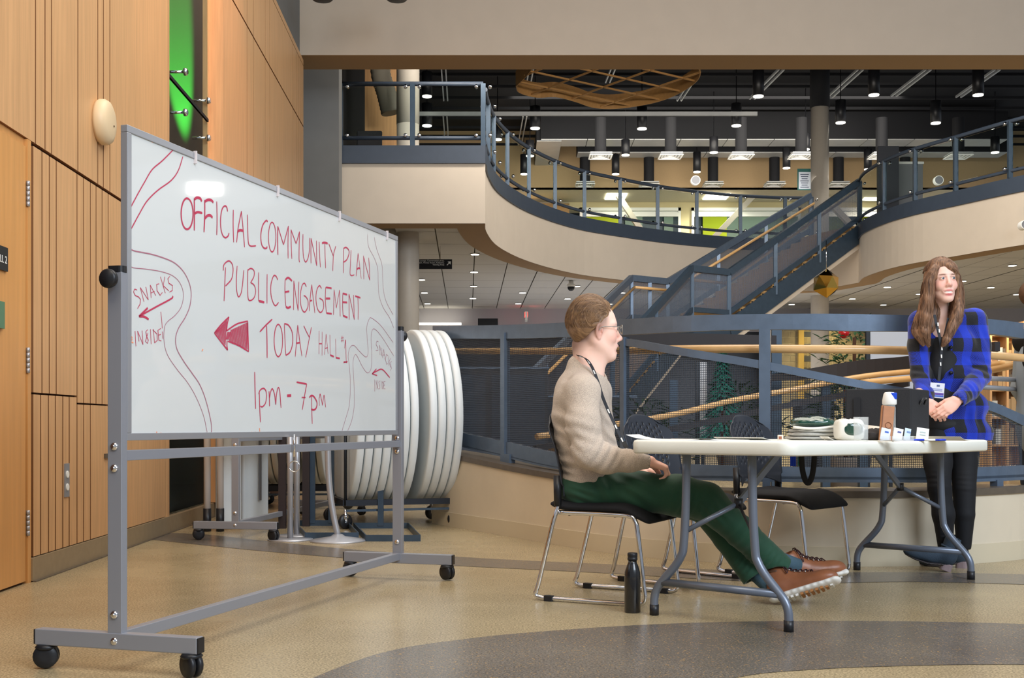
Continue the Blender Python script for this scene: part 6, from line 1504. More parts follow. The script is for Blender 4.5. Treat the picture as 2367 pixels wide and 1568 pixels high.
# glasses
gm = mat('clear_frame', (170,166,156), .15, trans=.5, ior=1.4); gls = mat('lens_glass', (240,245,245), .0, trans=1, ior=1.02)
g_ = thing('glasses', HM.o); g_.parent = man; g_.matrix_local = WM[man.name].inverted() @ WM['glasses']
hp = lambda x, y, z: tuple(HM(x*hs, y*hs, z*hs))
for s in (-1, 1):
    ring = [hp(.121-.006*abs(math.cos(a)), s*.033+.024*math.cos(a), .003+.0195*math.sin(a)) for a in np.linspace(0, 2*PI, 25)[:-1]]
    MB().tube(ring, .0019, 8, closed=True).build('rim', gm, g_); mb = MB(); mb.add(ring, [tuple(range(24))]); mb.build('lens', gls, g_)
    MB().tube(spline([hp(.115,s*.058,.011), hp(.085,s*.073,.012), hp(.04,s*.082,.012), hp(.018,s*.085,.010), hp(.004,s*.086,-.004)], 4), .0018, 8).build('temple', gm, g_)
MB().tube([hp(.119,-.009,.010), hp(.123,0,.013), hp(.119,.009,.010)], .0018, 8).build('bridge', gm, g_)
# --- sweater
S = Sdf((.02,5.02,.50), (.72,5.82,1.14), .0045)
for (px, py, d, w, hh) in ((1345,918,.118,.195,.085),(1343,965,.132,.190,.09),(1352,1015,.138,.182,.09),(1366,1062,.146,.180,.085),(1368,1108,.138,.176,.055)): S.ell(J(px,py,5.42), (d,w,hh), RB, k=.06)
S.cap(J(1352,880,5.35), J(1347,905,5.25), .055, .070, k=.06); S.cap(J(1372,880,5.48), J(1378,905,5.60), .055, .068, k=.06)
S.cap(J(1340,848,5.42), J(1358,885,5.42), .060, .085, k=.05); S.cap(J(1330,900,5.42), J(1335,950,5.42), .09, .10, k=.04)
SA = Sdf((.02,5.02,.50), (.72,5.82,1.14), .0045)
SA.chain([J(1349,905,5.25), J(1347,980,5.20), J(1362,1046,5.17), J(1400,1062,5.17), J(1455,1066,5.185), J(1494,1068,5.20)], [.072,.074,.070,.062,.046,.033], k=.03)
SA.chain([J(1378,905,5.60), J(1385,985,5.64), J(1395,1050,5.64), J(1465,1080,5.52)], [.070,.068,.062,.036], k=.03)
f = np.maximum(.030-np.abs(S.F-SA.F), 0)/.030; S.F = np.minimum(S.F, SA.F)-f*f*.0075
S.folds([(J(1300,990,5.25), .11, (.5,0,.9), .060, .0065), (J(1330,1045,5.2), .09, (.7,0,.7), .045, .0055), (J(1400,1050,5.13), .09, (.8,0,-.6), .042, .005), (J(1345,1000,5.13), .10, (.25,0,1), .055, .0035),
         (J(1300,1080,5.27), .10, (.2,0,1), .045, .0055), (J(1400,960,5.35), .08, (.6,0,.8), .05, .004), (J(1420,1030,5.3), .09, (.5,0,.8), .045, .0055), (J(1465,1065,5.17), .06, (1,0,.1), .028, .003), (J(1320,900,5.3), .08, (.7,0,.5), .07, .003)])
S.cap(J(1366,874,5.41), J(1378,815,5.41), .0575, .078, k=.006, op='cut'); S.cap(J(1384,872,5.40), J(1400,830,5.40), .022, .05, k=.006, op='cut')
S.cap(J(1496,1068,5.20), J(1540,1072,5.21), .027, .03, k=.002, op='cut'); S.half(J(1368,1136,5.42), (-.18,0,-1))
def knit(name, c1, c2):
    m = mat(name, c1, .9, bump=.5, bscale=260, sheen=.15); N = m.node_tree.nodes; L = m.node_tree.links; tc = N.new('ShaderNodeTexCoord'); mp = N.new('ShaderNodeMapping'); mp.inputs['Scale'].default_value = (1,1,.45); L.new(tc.outputs['Object'], mp.inputs[0])
    n = N.new('ShaderNodeTexNoise'); n.inputs['Scale'].default_value = 620; n.inputs['Detail'].default_value = 2; L.new(mp.outputs[0], n.inputs[0]); r = N.new('ShaderNodeValToRGB'); r.color_ramp.elements[0].position = .40; r.color_ramp.elements[1].position = .60; r.color_ramp.elements[0].color = srgb(*c2); r.color_ramp.elements[1].color = srgb(*c1); L.new(n.outputs[0], r.inputs[0]); L.new(r.outputs[0], N['Principled BSDF'].inputs['Base Color']); return m
M['sweater'] = knit('heather_knit', (212,196,178), (172,156,144)); mesh_obj('sweater', [S.mesh()], M['sweater'], man)
# --- trousers
S = Sdf((.20,5.00,.06), (1.42,5.80,.66), .0048)
S.ell(J(1352,1128,5.42), (.135,.175,.085), RB, k=.05); S.cap(J(1360,1140,5.34), J(1362,1140,5.52), .085, .085, k=.04)
S.chain([J(1385,1136,5.32), J(1480,1138,5.27), J(1570,1146,5.22), J(1632,1160,5.20), J(1715,1232,5.20), J(1820,1333,5.25)], [.088,.088,.090,.082,.066,.068], k=.03)
S.chain([J(1400,1140,5.52), J(1520,1145,5.47), J(1628,1170,5.38), J(1680,1245,5.33), J(1752,1347,5.26)], [.086,.086,.076,.060,.058], k=.015)
S.folds([(J(1400,1120,5.23), .12, (.9,0,.35), .06, .005), (J(1470,1130,5.18), .12, (.5,0,.9), .055, .0045), (J(1590,1170,5.13), .09, (.9,0,-.3), .035, .005), (J(1650,1185,5.13), .08, (.7,0,.7), .04, .004), (J(1720,1240,5.14), .12, (.7,0,-.7), .05, .0025), (J(1780,1300,5.17), .07, (.7,0,-.7), .03, .0035), (J(1715,1310,5.22), .07, (.7,0,-.6), .026, .004), (J(1345,1145,5.25), .08, (.3,0,1), .035, .004)])
S.half(J(1803,1312,5.24), (.78,0,-.62)) if False else None

for a_, b_, r_ in ((J(1715,1232,5.20), J(1800,1314,5.24), .050), (J(1680,1245,5.33), J(1742,1333,5.265), .042)):
    d_ = nv(b_-a_); q_ = nv(np.cross(d_, [0,1,0])); S.cap(b_-d_*.03, b_+d_*.06, r_, r_, k=.003, op='cut'); S.ell(b_+d_*.055, (.052,.15,.15), np.stack([d_, nv(np.cross(q_, d_)), q_], 1), k=.003, op='cut')
S.half(J(1352,1112,5.42), (-.30,0,1.0)) if False else None
M['trouser'] = mat('bottle_green_cotton', (24,70,48), .75, noise=.12, nscale=9, bump=.15, bscale=300, sheen=.2)
mesh_obj('trousers', [S.mesh()], M['trouser'], man)
MB().tube([tuple(J(1306,1133,5.36)), tuple(J(1309,1146,5.35))], .006, 6).build('belt', mat('dark_belt', (30,28,34), .4), man)
# socks
M['sock'] = mat('slate_sock', (70,96,110), .8, bump=.4, bscale=300)
MB().tube([tuple(J(1785,1290,5.27)), tuple(J(1842,1312,5.31))], .041, 18).build('sock', M['sock'], man); MB().tube([tuple(J(1738,1316,5.29)), tuple(J(1800,1372,5.21))], .040, 18).build('sock', M['sock'], man)
# --- shoes
leather = mat('tan_leather', (146,90,60), .38, noise=.22, nscale=9, bump=.1, bscale=60); lw = mat('white_sole', (232,228,220), .5); lb = mat('dark_leather', (88,58,40), .4); lace = mat('brown_lace', (64,34,38), .6); gumm = mat('gum_rubber', (176,118,66), .6)
def shoe(Fr, lab=None, seedf=0):
    sh = thing('shoe', Fr.o); sh.parent = man; sh.matrix_local = WM[man.name].inverted() @ WM[sh.name]
    lo = np.minimum.reduce([Fr(a,b,c) for a in (-.05,.36) for b in (-.09,.09) for c in (-.04,.20)])-.01; hi = np.maximum.reduce([Fr(a,b,c) for a in (-.05,.36) for b in (-.09,.09) for c in (-.04,.20)])+.01
    U = Sdf(lo, hi, .004); E = lambda S_, c, r, k=.02, op='add': S_.ell(Fr(*c), r, Fr.R, k=k, op=op)
    E(U, (.045,0,.060), (.052,.038,.055)); E(U, (.12,.0,.055), (.085,.042,.050), .03); E(U, (.20,.0,.045), (.085,.048,.036), .03); E(U, (.255,0,.040), (.052,.044,.030), .03); U.cap(Fr(.055,0,.07), Fr(.045,0,.125), .040, .038, k=.03); U.cap(Fr(.10,0,.085), Fr(.07,0,.12), .03, .03, k=.03)
    U.cap(Fr(.048,0,.11), Fr(.044,0,.18), .030, .032, k=.004, op='cut'); U.half(Fr(0,0,.022), -Fr.z)
    UM = U.mesh(); up_ = mesh_obj('upper', [UM], leather, sh)
    W = Sdf(lo, hi, .004); n=10
    for i in range(n):
        x = .005+.30*i/n; w = .040+.012*math.sin((i/n)*PI*.9-.2)-.004*(i == 0)
        W.ell(Fr(x+.012, 0, .016+.010*max(0, i/n-.7)), (.028, w, .017), Fr.R, k=.012)
    mesh_obj('sole', [W.mesh()], lw, sh)
    for i in range(11): MB().box(Vector(Fr(.05+.022*i, 0, -.003+.004*max(0, i-7)/3)), (.012, .07-.02*(i > 8), .010), rot=Matrix(Fr.R.tolist())).build('tread_lug', gumm if 3 < i < 10 else lw, sh)
    MB().tube([tuple(Fr(.045+.040*math.cos(a), .038*math.sin(a), .128-.012*math.cos(a))) for a in np.linspace(0, 2*PI, 20)[:-1]], .007, 8, closed=True).build('collar', lb, sh)
    LV = Fr.loc(UM[0])
    def tz(x, y): 
        m = (np.abs(LV[:, 0]-x) < .007) & (np.abs(LV[:, 1]-y) < .007); return LV[m, 2].max() if m.any() else .1
    def on(x, y, g=.0025): return tuple(Fr(x, y, tz(x, y)+g))
    q = MB()
    for i in range(6):
        x = .090+.021*i; wd = .024
        q.tube(spline([on(x, -wd), on(x+.004, -wd/2, .004), on(x+.010, 0, .006), on(x+.013, wd/2, .004), on(x+.017, wd)], 3), .0026, 6); q.tube(spline([on(x, wd), on(x+.004, wd/2, .005), on(x+.010, 0, .008), on(x+.013, -wd/2, .004), on(x+.017, -wd)], 3), .0026, 6)
    for s_ in (-1, 1): q.tube(spline([on(.088, 0, .008), on(.088, s_*.03, .012), on(.105, s_*.045, .006), on(.105, s_*.03, .012), on(.09, .002, .01)], 5), .0022, 6)
    q.build('laces', lace, sh)
    q = MB()
    for i in range(5):
        for s in (-1, 1): q.lathe([(.0001,.003),(.0035,.002),(.0035,-.003)], on(.092+.022*i, s*.027, .001), 8, rot=Matrix(Fr.R.tolist()) @ Matrix.Rotation(-s*.9, 3, 'X'))
    e_ = q.build('eyelets', M['chrome'], sh); e_['kind'] = 'stuff'
    return sh
h2 = J(1786,1395,5.18); t2 = J(1932,1352,5.10); shoe(Frame(h2, t2-h2, (-.1,.40,.9)))
h1 = J(1808,1356,5.34); t1 = J(1960,1330,5.36); shoe(Frame(h1, t1-h1, (.05,.10,1)))
# --- lanyard
lan = thing('lanyard', J(1400,950,5.2)); lan.parent = man; lan.matrix_local = WM[man.name].inverted() @ WM[lan.name]
lp = [J(1334,822,5.36), J(1352,828,5.318), J(1368,848,5.295), J(1381,880,5.265), J(1392,915,5.255), J(1404,945,5.25), J(1418,975,5.24), J(1432,1005,5.225), J(1446,1035,5.20), J(1452,1042,5.19)]
ribbon_strap('strap', [tuple(p) for p in lp], [(.6,0,-.3)], .014, mat('lanyard_black', (24,26,34), .6), lan, .001)
ribbon_strap('strap', [tuple(J(1352,826,5.30)), tuple(J(1400,870,5.35)), tuple(J(1411,930,5.33)), tuple(J(1420,970,5.26))], [(.6,0,-.3)], .010, bpy.data.materials['lanyard_black'], lan, .001) if False else None
for i, t in enumerate((.5,1.5,2.4,3.3,5.2,6.4,7.4,8.3)):
    a = lp[int(t)]; b = lp[int(t)+1]; p = a+(b-a)*(t-int(t)); d = nv(b-a); q = p+np.array([0,-.003,0]); MB().bar(q-d*.010, q+d*.010, .006, .0015, up=(0,1,0)).build('white_print', M['white'], lan)
MB().bar(J(1441,1022,5.205), J(1449,1036,5.195), .018, .006, up=(0,1,0)).build('buckle', M['black'], lan)
# ================================================================ STANDING WOMAN
wo = thing('person', (2.42, 6.5, 0), 'smiling woman with long brown hair standing in a blue and black checked jacket', 'person')
bf = nv([-.16, -1, 0]); bl = np.array([-bf[1], bf[0], 0]); BR = np.stack([bf, bl, up], 1)         # she faces the camera; bl points to her left
HW_ = Frame(J(2177, 652, 6.50), (.02, -1, .05), (-.03, .0, 1)); hw = .94
S = Sdf(HW_.o-np.array([.20,.20,.34]), HW_.o+np.array([.20,.20,.18]), .0026)
head(S, HW_, hw, female=True, mouth_open=1)
S.cap(J(2172,690,6.53), J(2176,750,6.56), .043, .047, k=.03); S.ell(J(2176,775,6.555), (.075,.085,.06), BR, k=.04)
hdm = S.mesh()
S = Sdf((2.20,6.00,.78), (2.66,6.48,1.04), .0022)
wl_ = J(2214,926,6.27); S.cap(wl_+np.array([.05,.03,.02]), wl_, .028, .023, k=.01); hand(S, wl_, (-.80,-.12,-.62), (-.35,.75,-.3), (-.45,-.45,.75), curl=(.35,.45,.35), thumb=(.35,.1,.4), sc=.92)
hA = S.mesh()
S = Sdf((2.10,6.00,.76), (2.56,6.50,1.04), .0022)
wr_ = J(2140,930,6.33); S.cap(wr_-np.array([.03,-.02,-.05]), wr_, .027, .023, k=.01); hand(S, wr_, (.66,-.20,-.72), (.2,.8,-.1), (.55,-.5,.5), curl=(.35,.6,.4), thumb=(.3,.1,.4), sc=.92)
hB = S.mesh()
def wo_col(V):
    C = skin_col(V, HW_, hw, lin(246,204,188)); L = HW_.loc(V)/hw
    C = blend(C, np.clip(1.2*gss(L, (.098,.0,-.0665), (.016,.026,.0036)), 0, .8), lin(212,118,116)); C = blend(C, np.clip(1.2*gss(L, (.096,0,-.0905), (.014,.020,.005)), 0, .8), lin(206,108,110))
    C = blend(C, np.clip(2*gss(L, (.082,0,-.079), (.010,.022,.007)), 0, 1), lin(120,60,60))
    for s in (-1, 1): C = blend(C, np.clip(1.6*gss(L, (.096, s*.034, .0275), (.016,.020,.0038)), 0, .85), lin(120,84,64)); C = blend(C, np.clip(1.2*gss(L, (.100, s*.031, .0125), (.015,.015,.003)), 0, .8), lin(80,52,44))
    h = V[:, 2] < 1.10; C[h] = lin(240,188,170); return C
S4 = Sdf((2.20,6.30,.08), (2.75,6.65,.42), .006); S4.cap(J(2184,1235,6.43), J(2185,1262,6.42), .030, .030); S4.cap(J(2228,1235,6.50), J(2228,1262,6.50), .030, .030); S4m = S4.mesh()
mesh_obj('body', [hdm, hA, hB, S4m], M['skin'], wo, wo_col, bridges=[
    ([J(2170,778,6.55), J(2130,745,6.56), J(2122,800,6.53), J(2128,866,6.50), J(2136,920,6.37)], .022), ([J(2185,778,6.55), J(2245,745,6.57), J(2264,800,6.55), J(2262,866,6.50), J(2230,915,6.31)], .022),
    ([J(2174,785,6.56), J(2180,900,6.57), J(2170,1000,6.56), J(2170,1120,6.46), J(2184,1240,6.43)], .030), ([J(2180,785,6.56), J(2190,900,6.58), J(2220,1000,6.58), J(2228,1120,6.52), J(2228,1240,6.50)], .030)])
for s in (-1, 1):
    RR = Matrix(HW_.R.tolist()) @ Matrix.Rotation(.16, 3, 'Z') @ Matrix.Rotation(PI/2, 3, 'Y')
    c = Vector(HW_(.0895*hw, s*.031*hw, .005*hw)); r_ = .0125*hw; ey = MB(); ey.lathe([(r_*math.sin(PI*i/12), -r_*math.cos(PI*i/12)) for i in range(13)], c, 20, rot=RR); eo = ey.build('eye', bpy.data.materials['eye_white'], wo)
    MB().lathe([(.0001,r_+.0004),(.0058,r_-.0002),(.0064,r_-.0024)], c, 16, rot=RR).build('iris', mat('iris_grey', (74,88,100), .15) if s < 0 else bpy.data.materials['iris_grey'], eo)
hq = lambda x, y, z: tuple(HW_(x*hw, y*hw, z*hw))
ribbon_strap('teeth', [hq(.0880,-.0260,-.0705), hq(.0970,-.014,-.0755), hq(.1015,0,-.0780), hq(.0970,.014,-.0755), hq(.0880,.0260,-.0705)], [tuple(HW_.z)], .0095, mat('bright_teeth', (246,240,232), .2), wo, .0012)
# --- black top
S = Sdf((2.05,6.30,.70), (2.75,6.80,1.45), .006)
for (px, py, w, d, hh) in ((2180,805,.128,.097,.12),(2178,860,.122,.099,.12),(2176,930,.130,.105,.10),(2180,985,.150,.108,.07)): S.ell(J(px,py,6.565), (d,w,hh), BR, k=.05)
S.cap(J(2178,765,6.55), J(2174,735,6.47), .045, .075, k=.006, op='cut')
mesh_obj('top', [S.mesh()], mat('black_jersey', (18,19,22), .7), wo)
# --- checked jacket
S = Sdf((2.02,6.10,.64), (2.86,6.86,1.50), .0058)
S.cap(J(2128,742,6.56), J(2250,738,6.57), .056, .060, k=.05)
for (px, py, w, d, hh) in ((2188,800,.188,.118,.12),(2190,870,.185,.122,.12),(2198,940,.205,.132,.11),(2204,1000,.215,.138,.10)): S.ell(J(px,py,6.58), (d,w,hh), BR, k=.06)
S.ell(J(2206,1030,6.58), (.138,.215,.08), BR, k=.03)
SA = Sdf((2.02,6.10,.64), (2.86,6.86,1.50), .0058)
SA.chain([J(2125,744,6.56), J(2122,800,6.53), J(2128,866,6.50), J(2139,912,6.39), J(2141,930,6.34)], [.062,.055,.052,.044,.038], k=.02)
SA.chain([J(2254,742,6.57), J(2264,800,6.55), J(2264,868,6.50), J(2240,905,6.36), J(2217,924,6.28)], [.066,.060,.060,.050,.042], k=.02)
f = np.maximum(.022-np.abs(S.F-SA.F), 0)/.022; S.F = np.minimum(S.F, SA.F)-f*f*.0055
S.folds([(J(2265,860,6.46), .10, (.3,0,1), .05, .005), (J(2240,900,6.3), .07, (.8,0,.4), .035, .004), (J(2120,860,6.45), .08, (.2,0,1), .045, .004), (J(2270,780,6.5), .09, (.9,0,.3), .06, .004), (J(2260,970,6.45), .12, (1,0,.1), .075, .005)])
S.chain([J(2176,735,6.42), J(2177,765,6.43), J(2174,800,6.44), J(2170,850,6.44), J(2170,900,6.44), J(2173,960,6.43), J(2176,1040,6.42)], [.080,.070,.060,.052,.050,.052,.058], k=.006, op='cut')
S.cap(J(2172,700,6.50), J(2176,748,6.52), .075, .060, k=.01, op='cut')
S.cap(wl_+np.array([.012,.006,.005]), wl_+np.array([-.06,-.02,-.05]), .031, .04, k=.002, op='cut'); S.cap(wr_+np.array([-.003,.0,.01]), wr_+np.array([.03,-.02,-.05]), .029, .035, k=.002, op='cut')
S.half(J(2200,1019,6.5), (0,0,-1))
def plaid():
    m = mat('buffalo_check', (16,60,200), .8, bump=.4, bscale=240, sheen=.3); nt = m.node_tree; N = nt.nodes; L = nt.links; p = N['Principled BSDF']
    tc = N.new('ShaderNodeTexCoord'); sx = N.new('ShaderNodeSeparateXYZ'); L.new(tc.outputs['Object'], sx.inputs[0])
    def mth(op, a, b=None):
        n = N.new('ShaderNodeMath'); n.operation = op
        for i, v in enumerate((a, b)):
            if v is None: continue
            if isinstance(v, (int, float)): n.inputs[i].default_value = v
            else: L.new(v, n.inputs[i])
        return n.outputs[0]
    X, Yy, Z = sx.outputs
    u = mth('ADD', X, mth('MULTIPLY', Yy, .55)); a = mth('LESS_THAN', mth('FRACT', mth('DIVIDE', mth('ADD', u, 10.031), .118)), .5); b = mth('LESS_THAN', mth('FRACT', mth('DIVIDE', mth('ADD', Z, 10.045), .150)), .5)
    tw = mth('LESS_THAN', mth('FRACT', mth('DIVIDE', mth('ADD', mth('ADD', u, Z), 10), .0085)), .5)
    one = mth('ABSOLUTE', mth('SUBTRACT', a, b)); both = mth('MULTIPLY', a, b)
    dark = mth('MAXIMUM', both, mth('MULTIPLY', one, mth('MULTIPLY', tw, .85)))
    mx = N.new('ShaderNodeMix'); mx.data_type = 'RGBA'; L.new(dark, mx.inputs[0]); mx.inputs[6].default_value = srgb(8,50,188); mx.inputs[7].default_value = srgb(14,16,24); L.new(mx.outputs[2], p.inputs['Base Color']); return m
mesh_obj('jacket', [S.mesh()], plaid(), wo)
for py in (803, 862): 
    c = J(2199, py, 6.447); MB().lathe([(.0001,.006),(.009,.004),(.010,0),(.010,-.01)], c, 14, rot=Matrix.Rotation(PI/2, 3, 'X')).build('button', M['black'], wo)
# --- leggings
S = Sdf((2.05,6.20,.10), (2.80,6.85,.95), .006)
S.ell(J(2186,990,6.60), (.095,.145,.10), BR, k=.05)
S.chain([J(2166,1010,6.55), J(2168,1070,6.50), J(2172,1130,6.44), J(2181,1190,6.42), J(2185,1262,6.42)], [.088,.075,.060,.058,.040], k=.02)
S.chain([J(2222,1010,6.58), J(2228,1070,6.56), J(2229,1130,6.52), J(2229,1190,6.50), J(2228,1262,6.50)], [.085,.074,.062,.056,.040], k=.008)
S.folds([(J(2170,1110,6.4), .07, (0,0,1), .03, .002), (J(2228,1115,6.45), .07, (0,0,1), .03, .002), (J(2185,1240,6.38), .05, (0,0,1), .02, .002)])
mesh_obj('leggings', [S.mesh()], mat('black_leggings', (12,14,20), .75), wo)
# --- ankle boots
suede = mat('slate_suede', (48,62,76), .8, noise=.2, nscale=14, bump=.3, bscale=200); heelm = mat('stacked_heel', (140,122,124), .5); darks = mat('dark_sole', (60,54,54), .5)
def boot(Fr):
    b = thing('boot', Fr.o); b.parent = wo; b.matrix_local = WM[wo.name].inverted() @ WM[b.name]
    C8 = [Fr(x,y,z) for x in (-.06,.32) for y in (-.08,.08) for z in (-.03,.26)]; U = Sdf(np.min(C8, 0), np.max(C8, 0), .0042); E = lambda c, r, k=.03, op='add': U.ell(Fr(*c), r, Fr.R, k=k, op=op)
    E((.035,0,.072), (.042,.033,.050)); E((.10,0,.055), (.075,.034,.040)); E((.175,0,.033), (.070,.040,.026)); E((.225,0,.026), (.045,.034,.019)); U.cap(Fr(.045,0,.08), Fr(.045,0,.165), .040, .043, k=.03)
    U.cap(Fr(.045,0,.158), Fr(.045,0,.22), .036, .036, k=.003, op='cut')
    mesh_obj('upper', [U.mesh()], suede, b)
    W = Sdf(np.min(C8, 0), np.max(C8, 0), .0042)
    for i in range(12): x = .02+.22*i/11; W.ell(Fr(x, 0, .034*max(0, 1-i/6)**1.3+.006+.006*max(0,(i-9)/2)), (.018, .030+.010*math.sin(i/11*PI), .006), Fr.R, k=.008)
    mesh_obj('sole', [W.mesh()], darks, b)
    MB().rbox(Vector(Fr(.030,0,.018)), (.062,.058,.040), .018, rot=Matrix(Fr.R.tolist())).build('heel', heelm, b, bevel=.002)
    MB().tube([tuple(Fr(.045+.0445*math.cos(a), .0445*math.sin(a), .125)) for a in np.linspace(0, 2*PI, 20)[:-1]], .006, 6, closed=True).build('strap', suede, b); MB().box(Vector(Fr(.055,-.048,.125)), (.018,.004,.016), rot=Matrix(Fr.R.tolist())).build('buckle', M['chrome'], b)
hp_ = G(2196, 1322); boot(Frame(tuple(hp_), (J(2092,1286,6.38)-np.array(hp_)), (.30,-.12,1)))
hp2 = G(2236, 1314); boot(Frame(tuple(hp2), (-.80,.45,0)))
# --- long hair
S = Sdf(HW_.o-np.array([.24,.22,.44]), HW_.o+np.array([.24,.22,.18]), .0042)
e = lambda c, r, k=.02, op='add': S.ell(HW_(*[q*hw for q in c]), tuple(q*hw for q in r), HW_.R, k=k, op=op)
e((-.014,0,.040), (.110,.090,.100)); e((-.055,0,-.03), (.06,.085,.10), .03)
e((.098,0,-.020), (.062,.061,.116), .012, 'cut'); e((.030,0,.092), (.062,.064,.048), .015); e((.045,.052,.055), (.030,.028,.045), .02); e((.045,-.055,.05), (.030,.022,.05), .02)

locks = [([(2174,613,6.46),(2160,622,6.44),(2148,650,6.43),(2144,690,6.43),(2140,730,6.43),(2136,765,6.42),(2146,800,6.42)], [.008,.020,.026,.030,.034,.030,.010]),
         ([(2166,618,6.50),(2150,650,6.50),(2142,700,6.50),(2128,742,6.47),(2122,770,6.45),(2134,798,6.43)], [.01,.035,.036,.036,.030,.010]),
         ([(2168,620,6.56),(2160,660,6.56),(2155,720,6.55),(2148,760,6.50)], [.015,.05,.05,.03]), ([(2182,611,6.46),(2196,618,6.42),(2211,640,6.44),(2217,680,6.45),(2214,720,6.43),(2204,750,6.42),(2188,785,6.41),(2180,802,6.41)], [.008,.016,.018,.022,.026,.027,.020,.008]),
         ([(2196,622,6.52),(2204,650,6.52),(2212,700,6.52),(2208,740,6.48),(2198,770,6.44)], [.01,.032,.036,.034,.014])]
for pts, rr_ in locks: S.chain([J(*q) for q in pts], rr_, k=.014)
S.noise(.0018, 55)
M['hair2'] = hair_mat('brown_long_hair', (92,66,50), (150,112,84), (9,9,.8), .55); mesh_obj('hair', [S.mesh()], M['hair2'], wo)
rs = random.Random(8); paths = []
for pts, rr_ in locks:
    base = [tuple(J(*q))+(r,) for q, r in zip(pts, rr_)]; sp = spline(base, 4)
    for k in range(120):
        a = rs.uniform(0, 2*PI); g = rs.uniform(.80, 1.12); ph = rs.uniform(0, 6); am = rs.uniform(.000, .006); tw = rs.uniform(-.8, .8)
        st = 0 if rs.random() < .7 else rs.randrange(1, 6)
        paths.append([(q[0]+math.cos(a+tw*i/12)*q[3]*g+am*math.sin(i*.6+ph), q[1]+math.sin(a+tw*i/12)*q[3]*g, q[2]) for i, q in list(enumerate(sp))[st:]])
for k in range(520):                       # over the crown from the parting
    s = rs.choice((-1, 1)); x0 = rs.uniform(-.08, .075); pts = []; lift = rs.uniform(1.0, 1.05)
    for j in range(9):
        a = PI/2-s*(.05+1.25*j/8); y = math.cos(a)*.090*lift; z = .042+math.sin(a)*.106*lift; q = math.sqrt(max(.1, 1-((x0+.014)/.110)**2)); pts.append(HW_((x0-.02*j/8)*hw, y*q*hw, (.040+(z-.040)*q)*hw))
    paths.append(pts)
hairstrands('hair_strands', paths, .0015, M['hair2'], wo)
# --- lanyard and badge
lan = thing('lanyard', J(2172,800,6.4)); lan.parent = wo; lan.matrix_local = WM[wo.name].inverted() @ WM[lan.name]
ribbon_strap('strap', [tuple(J(2160,728,6.44)), tuple(J(2166,755,6.425)), tuple(J(2173,785,6.42)), tuple(J(2176,815,6.42)), tuple(J(2173,850,6.42)), tuple(J(2170,882,6.41))], [(1,0,.2)], .015, bpy.data.materials['lanyard_black'], lan, .001)
ribbon_strap('strap', [tuple(J(2192,735,6.44)), tuple(J(2186,765,6.425)), tuple(J(2178,800,6.415))], [(1,0,-.2)], .013, bpy.data.materials['lanyard_black'], lan, .001)
for px, py in ((2168,750),(2171,765),(2177,806),(2176,824),(2174,842)): MB().bar(J(px,py-4,6.414), J(px+.5,py+4,6.414), .007, .001, up=(0,1,0)).build('white_print', M['white'], lan)
bc = J(2166,903,6.37); bd = thing('badge', bc); bd.parent = wo; bd.matrix_local = WM[wo.name].inverted() @ WM[bd.name]
RBd = Matrix.Rotation(.08, 3, 'Y'); MB().box(bc, (.078,.003,.082), rot=RBd).build('holder', mat('badge_white', (224,226,234), .3), bd); MB().box(Vector(bc)+RBd @ Vector((0,-.002,-.018)), (.072,.002,.011), rot=RBd).build('band', mat('purple_band', (96,70,160), .4), bd)
MB().box(Vector(bc)+RBd @ Vector((0,-.002,-.030)), (.072,.002,.008), rot=RBd).build('band', mat('blue_band', (60,100,200), .4), bd); MB().box(Vector(bc)+RBd @ Vector((.004,-.002,.026)), (.016,.002,.010), rot=RBd).build('crest', mat('badge_ink', (90,104,140), .4), bd)
for z in (.008, .000): MB().box(Vector(bc)+RBd @ Vector((0,-.002,z)), (.055,.002,.004), rot=RBd).build('print', mat('badge_print', (150,160,200), .5) if z > .001 else bpy.data.materials['badge_print'], bd)
# ================================================================ THIRD PERSON, mostly outside the right edge
p3 = thing('person', (3.45, 7.6, .35), 'person with short brown hair cut off by the right edge behind the railing', 'person')
HF = Frame(J(2402, 690, 7.6), (.9, -.3, 0)); S = Sdf(HF.o-np.array([.2,.2,.34]), HF.o+np.array([.2,.2,.18]), .005); head(S, HF, 1.0); S.cap(HF(0,0,-.1), HF(-.01,0,-.24), .055, .06, k=.03); mesh_obj('body', [S.mesh()], M['skin'], p3, lambda V: skin_col(V, HF, 1, lin(226,170,150)))
S = Sdf(HF.o-np.array([.2,.2,.2]), HF.o+np.array([.2,.2,.2]), .005); S.ell(HF(-.012,0,.035), (.112,.088,.10), HF.R); S.half(HF(.06,0,.07), HF.R @ np.array([.95,0,-.4])); S.half(HF(0,0,-.05), HF.R @ np.array([.5,0,-1])); mesh_obj('hair', [S.mesh()], mat('brown_short_hair', (96,70,50), .6, noise=.3, nscale=40), p3)
S = Sdf((3.15,7.3,.40), (4.05,7.95,1.45), .008); o_ = HF.o; S.ell(o_+np.array([0,0,-.50]), (.13,.20,.28), None, k=.05); S.ell(o_+np.array([0,0,-.80]), (.14,.18,.25), None, k=.05)
S.chain([o_+np.array([-.02,-.18,-.32]), o_+np.array([-.03,-.23,-.58]), o_+np.array([.06,-.22,-.80])], [.06,.05,.04], k=.03); S.chain([o_+np.array([-.02,.18,-.32]), o_+np.array([-.03,.23,-.58]), o_+np.array([.06,.22,-.80])], [.06,.05,.04], k=.03); mesh_obj('shirt', [S.mesh()], mat('grey_blue_shirt', (150,164,178), .7), p3)
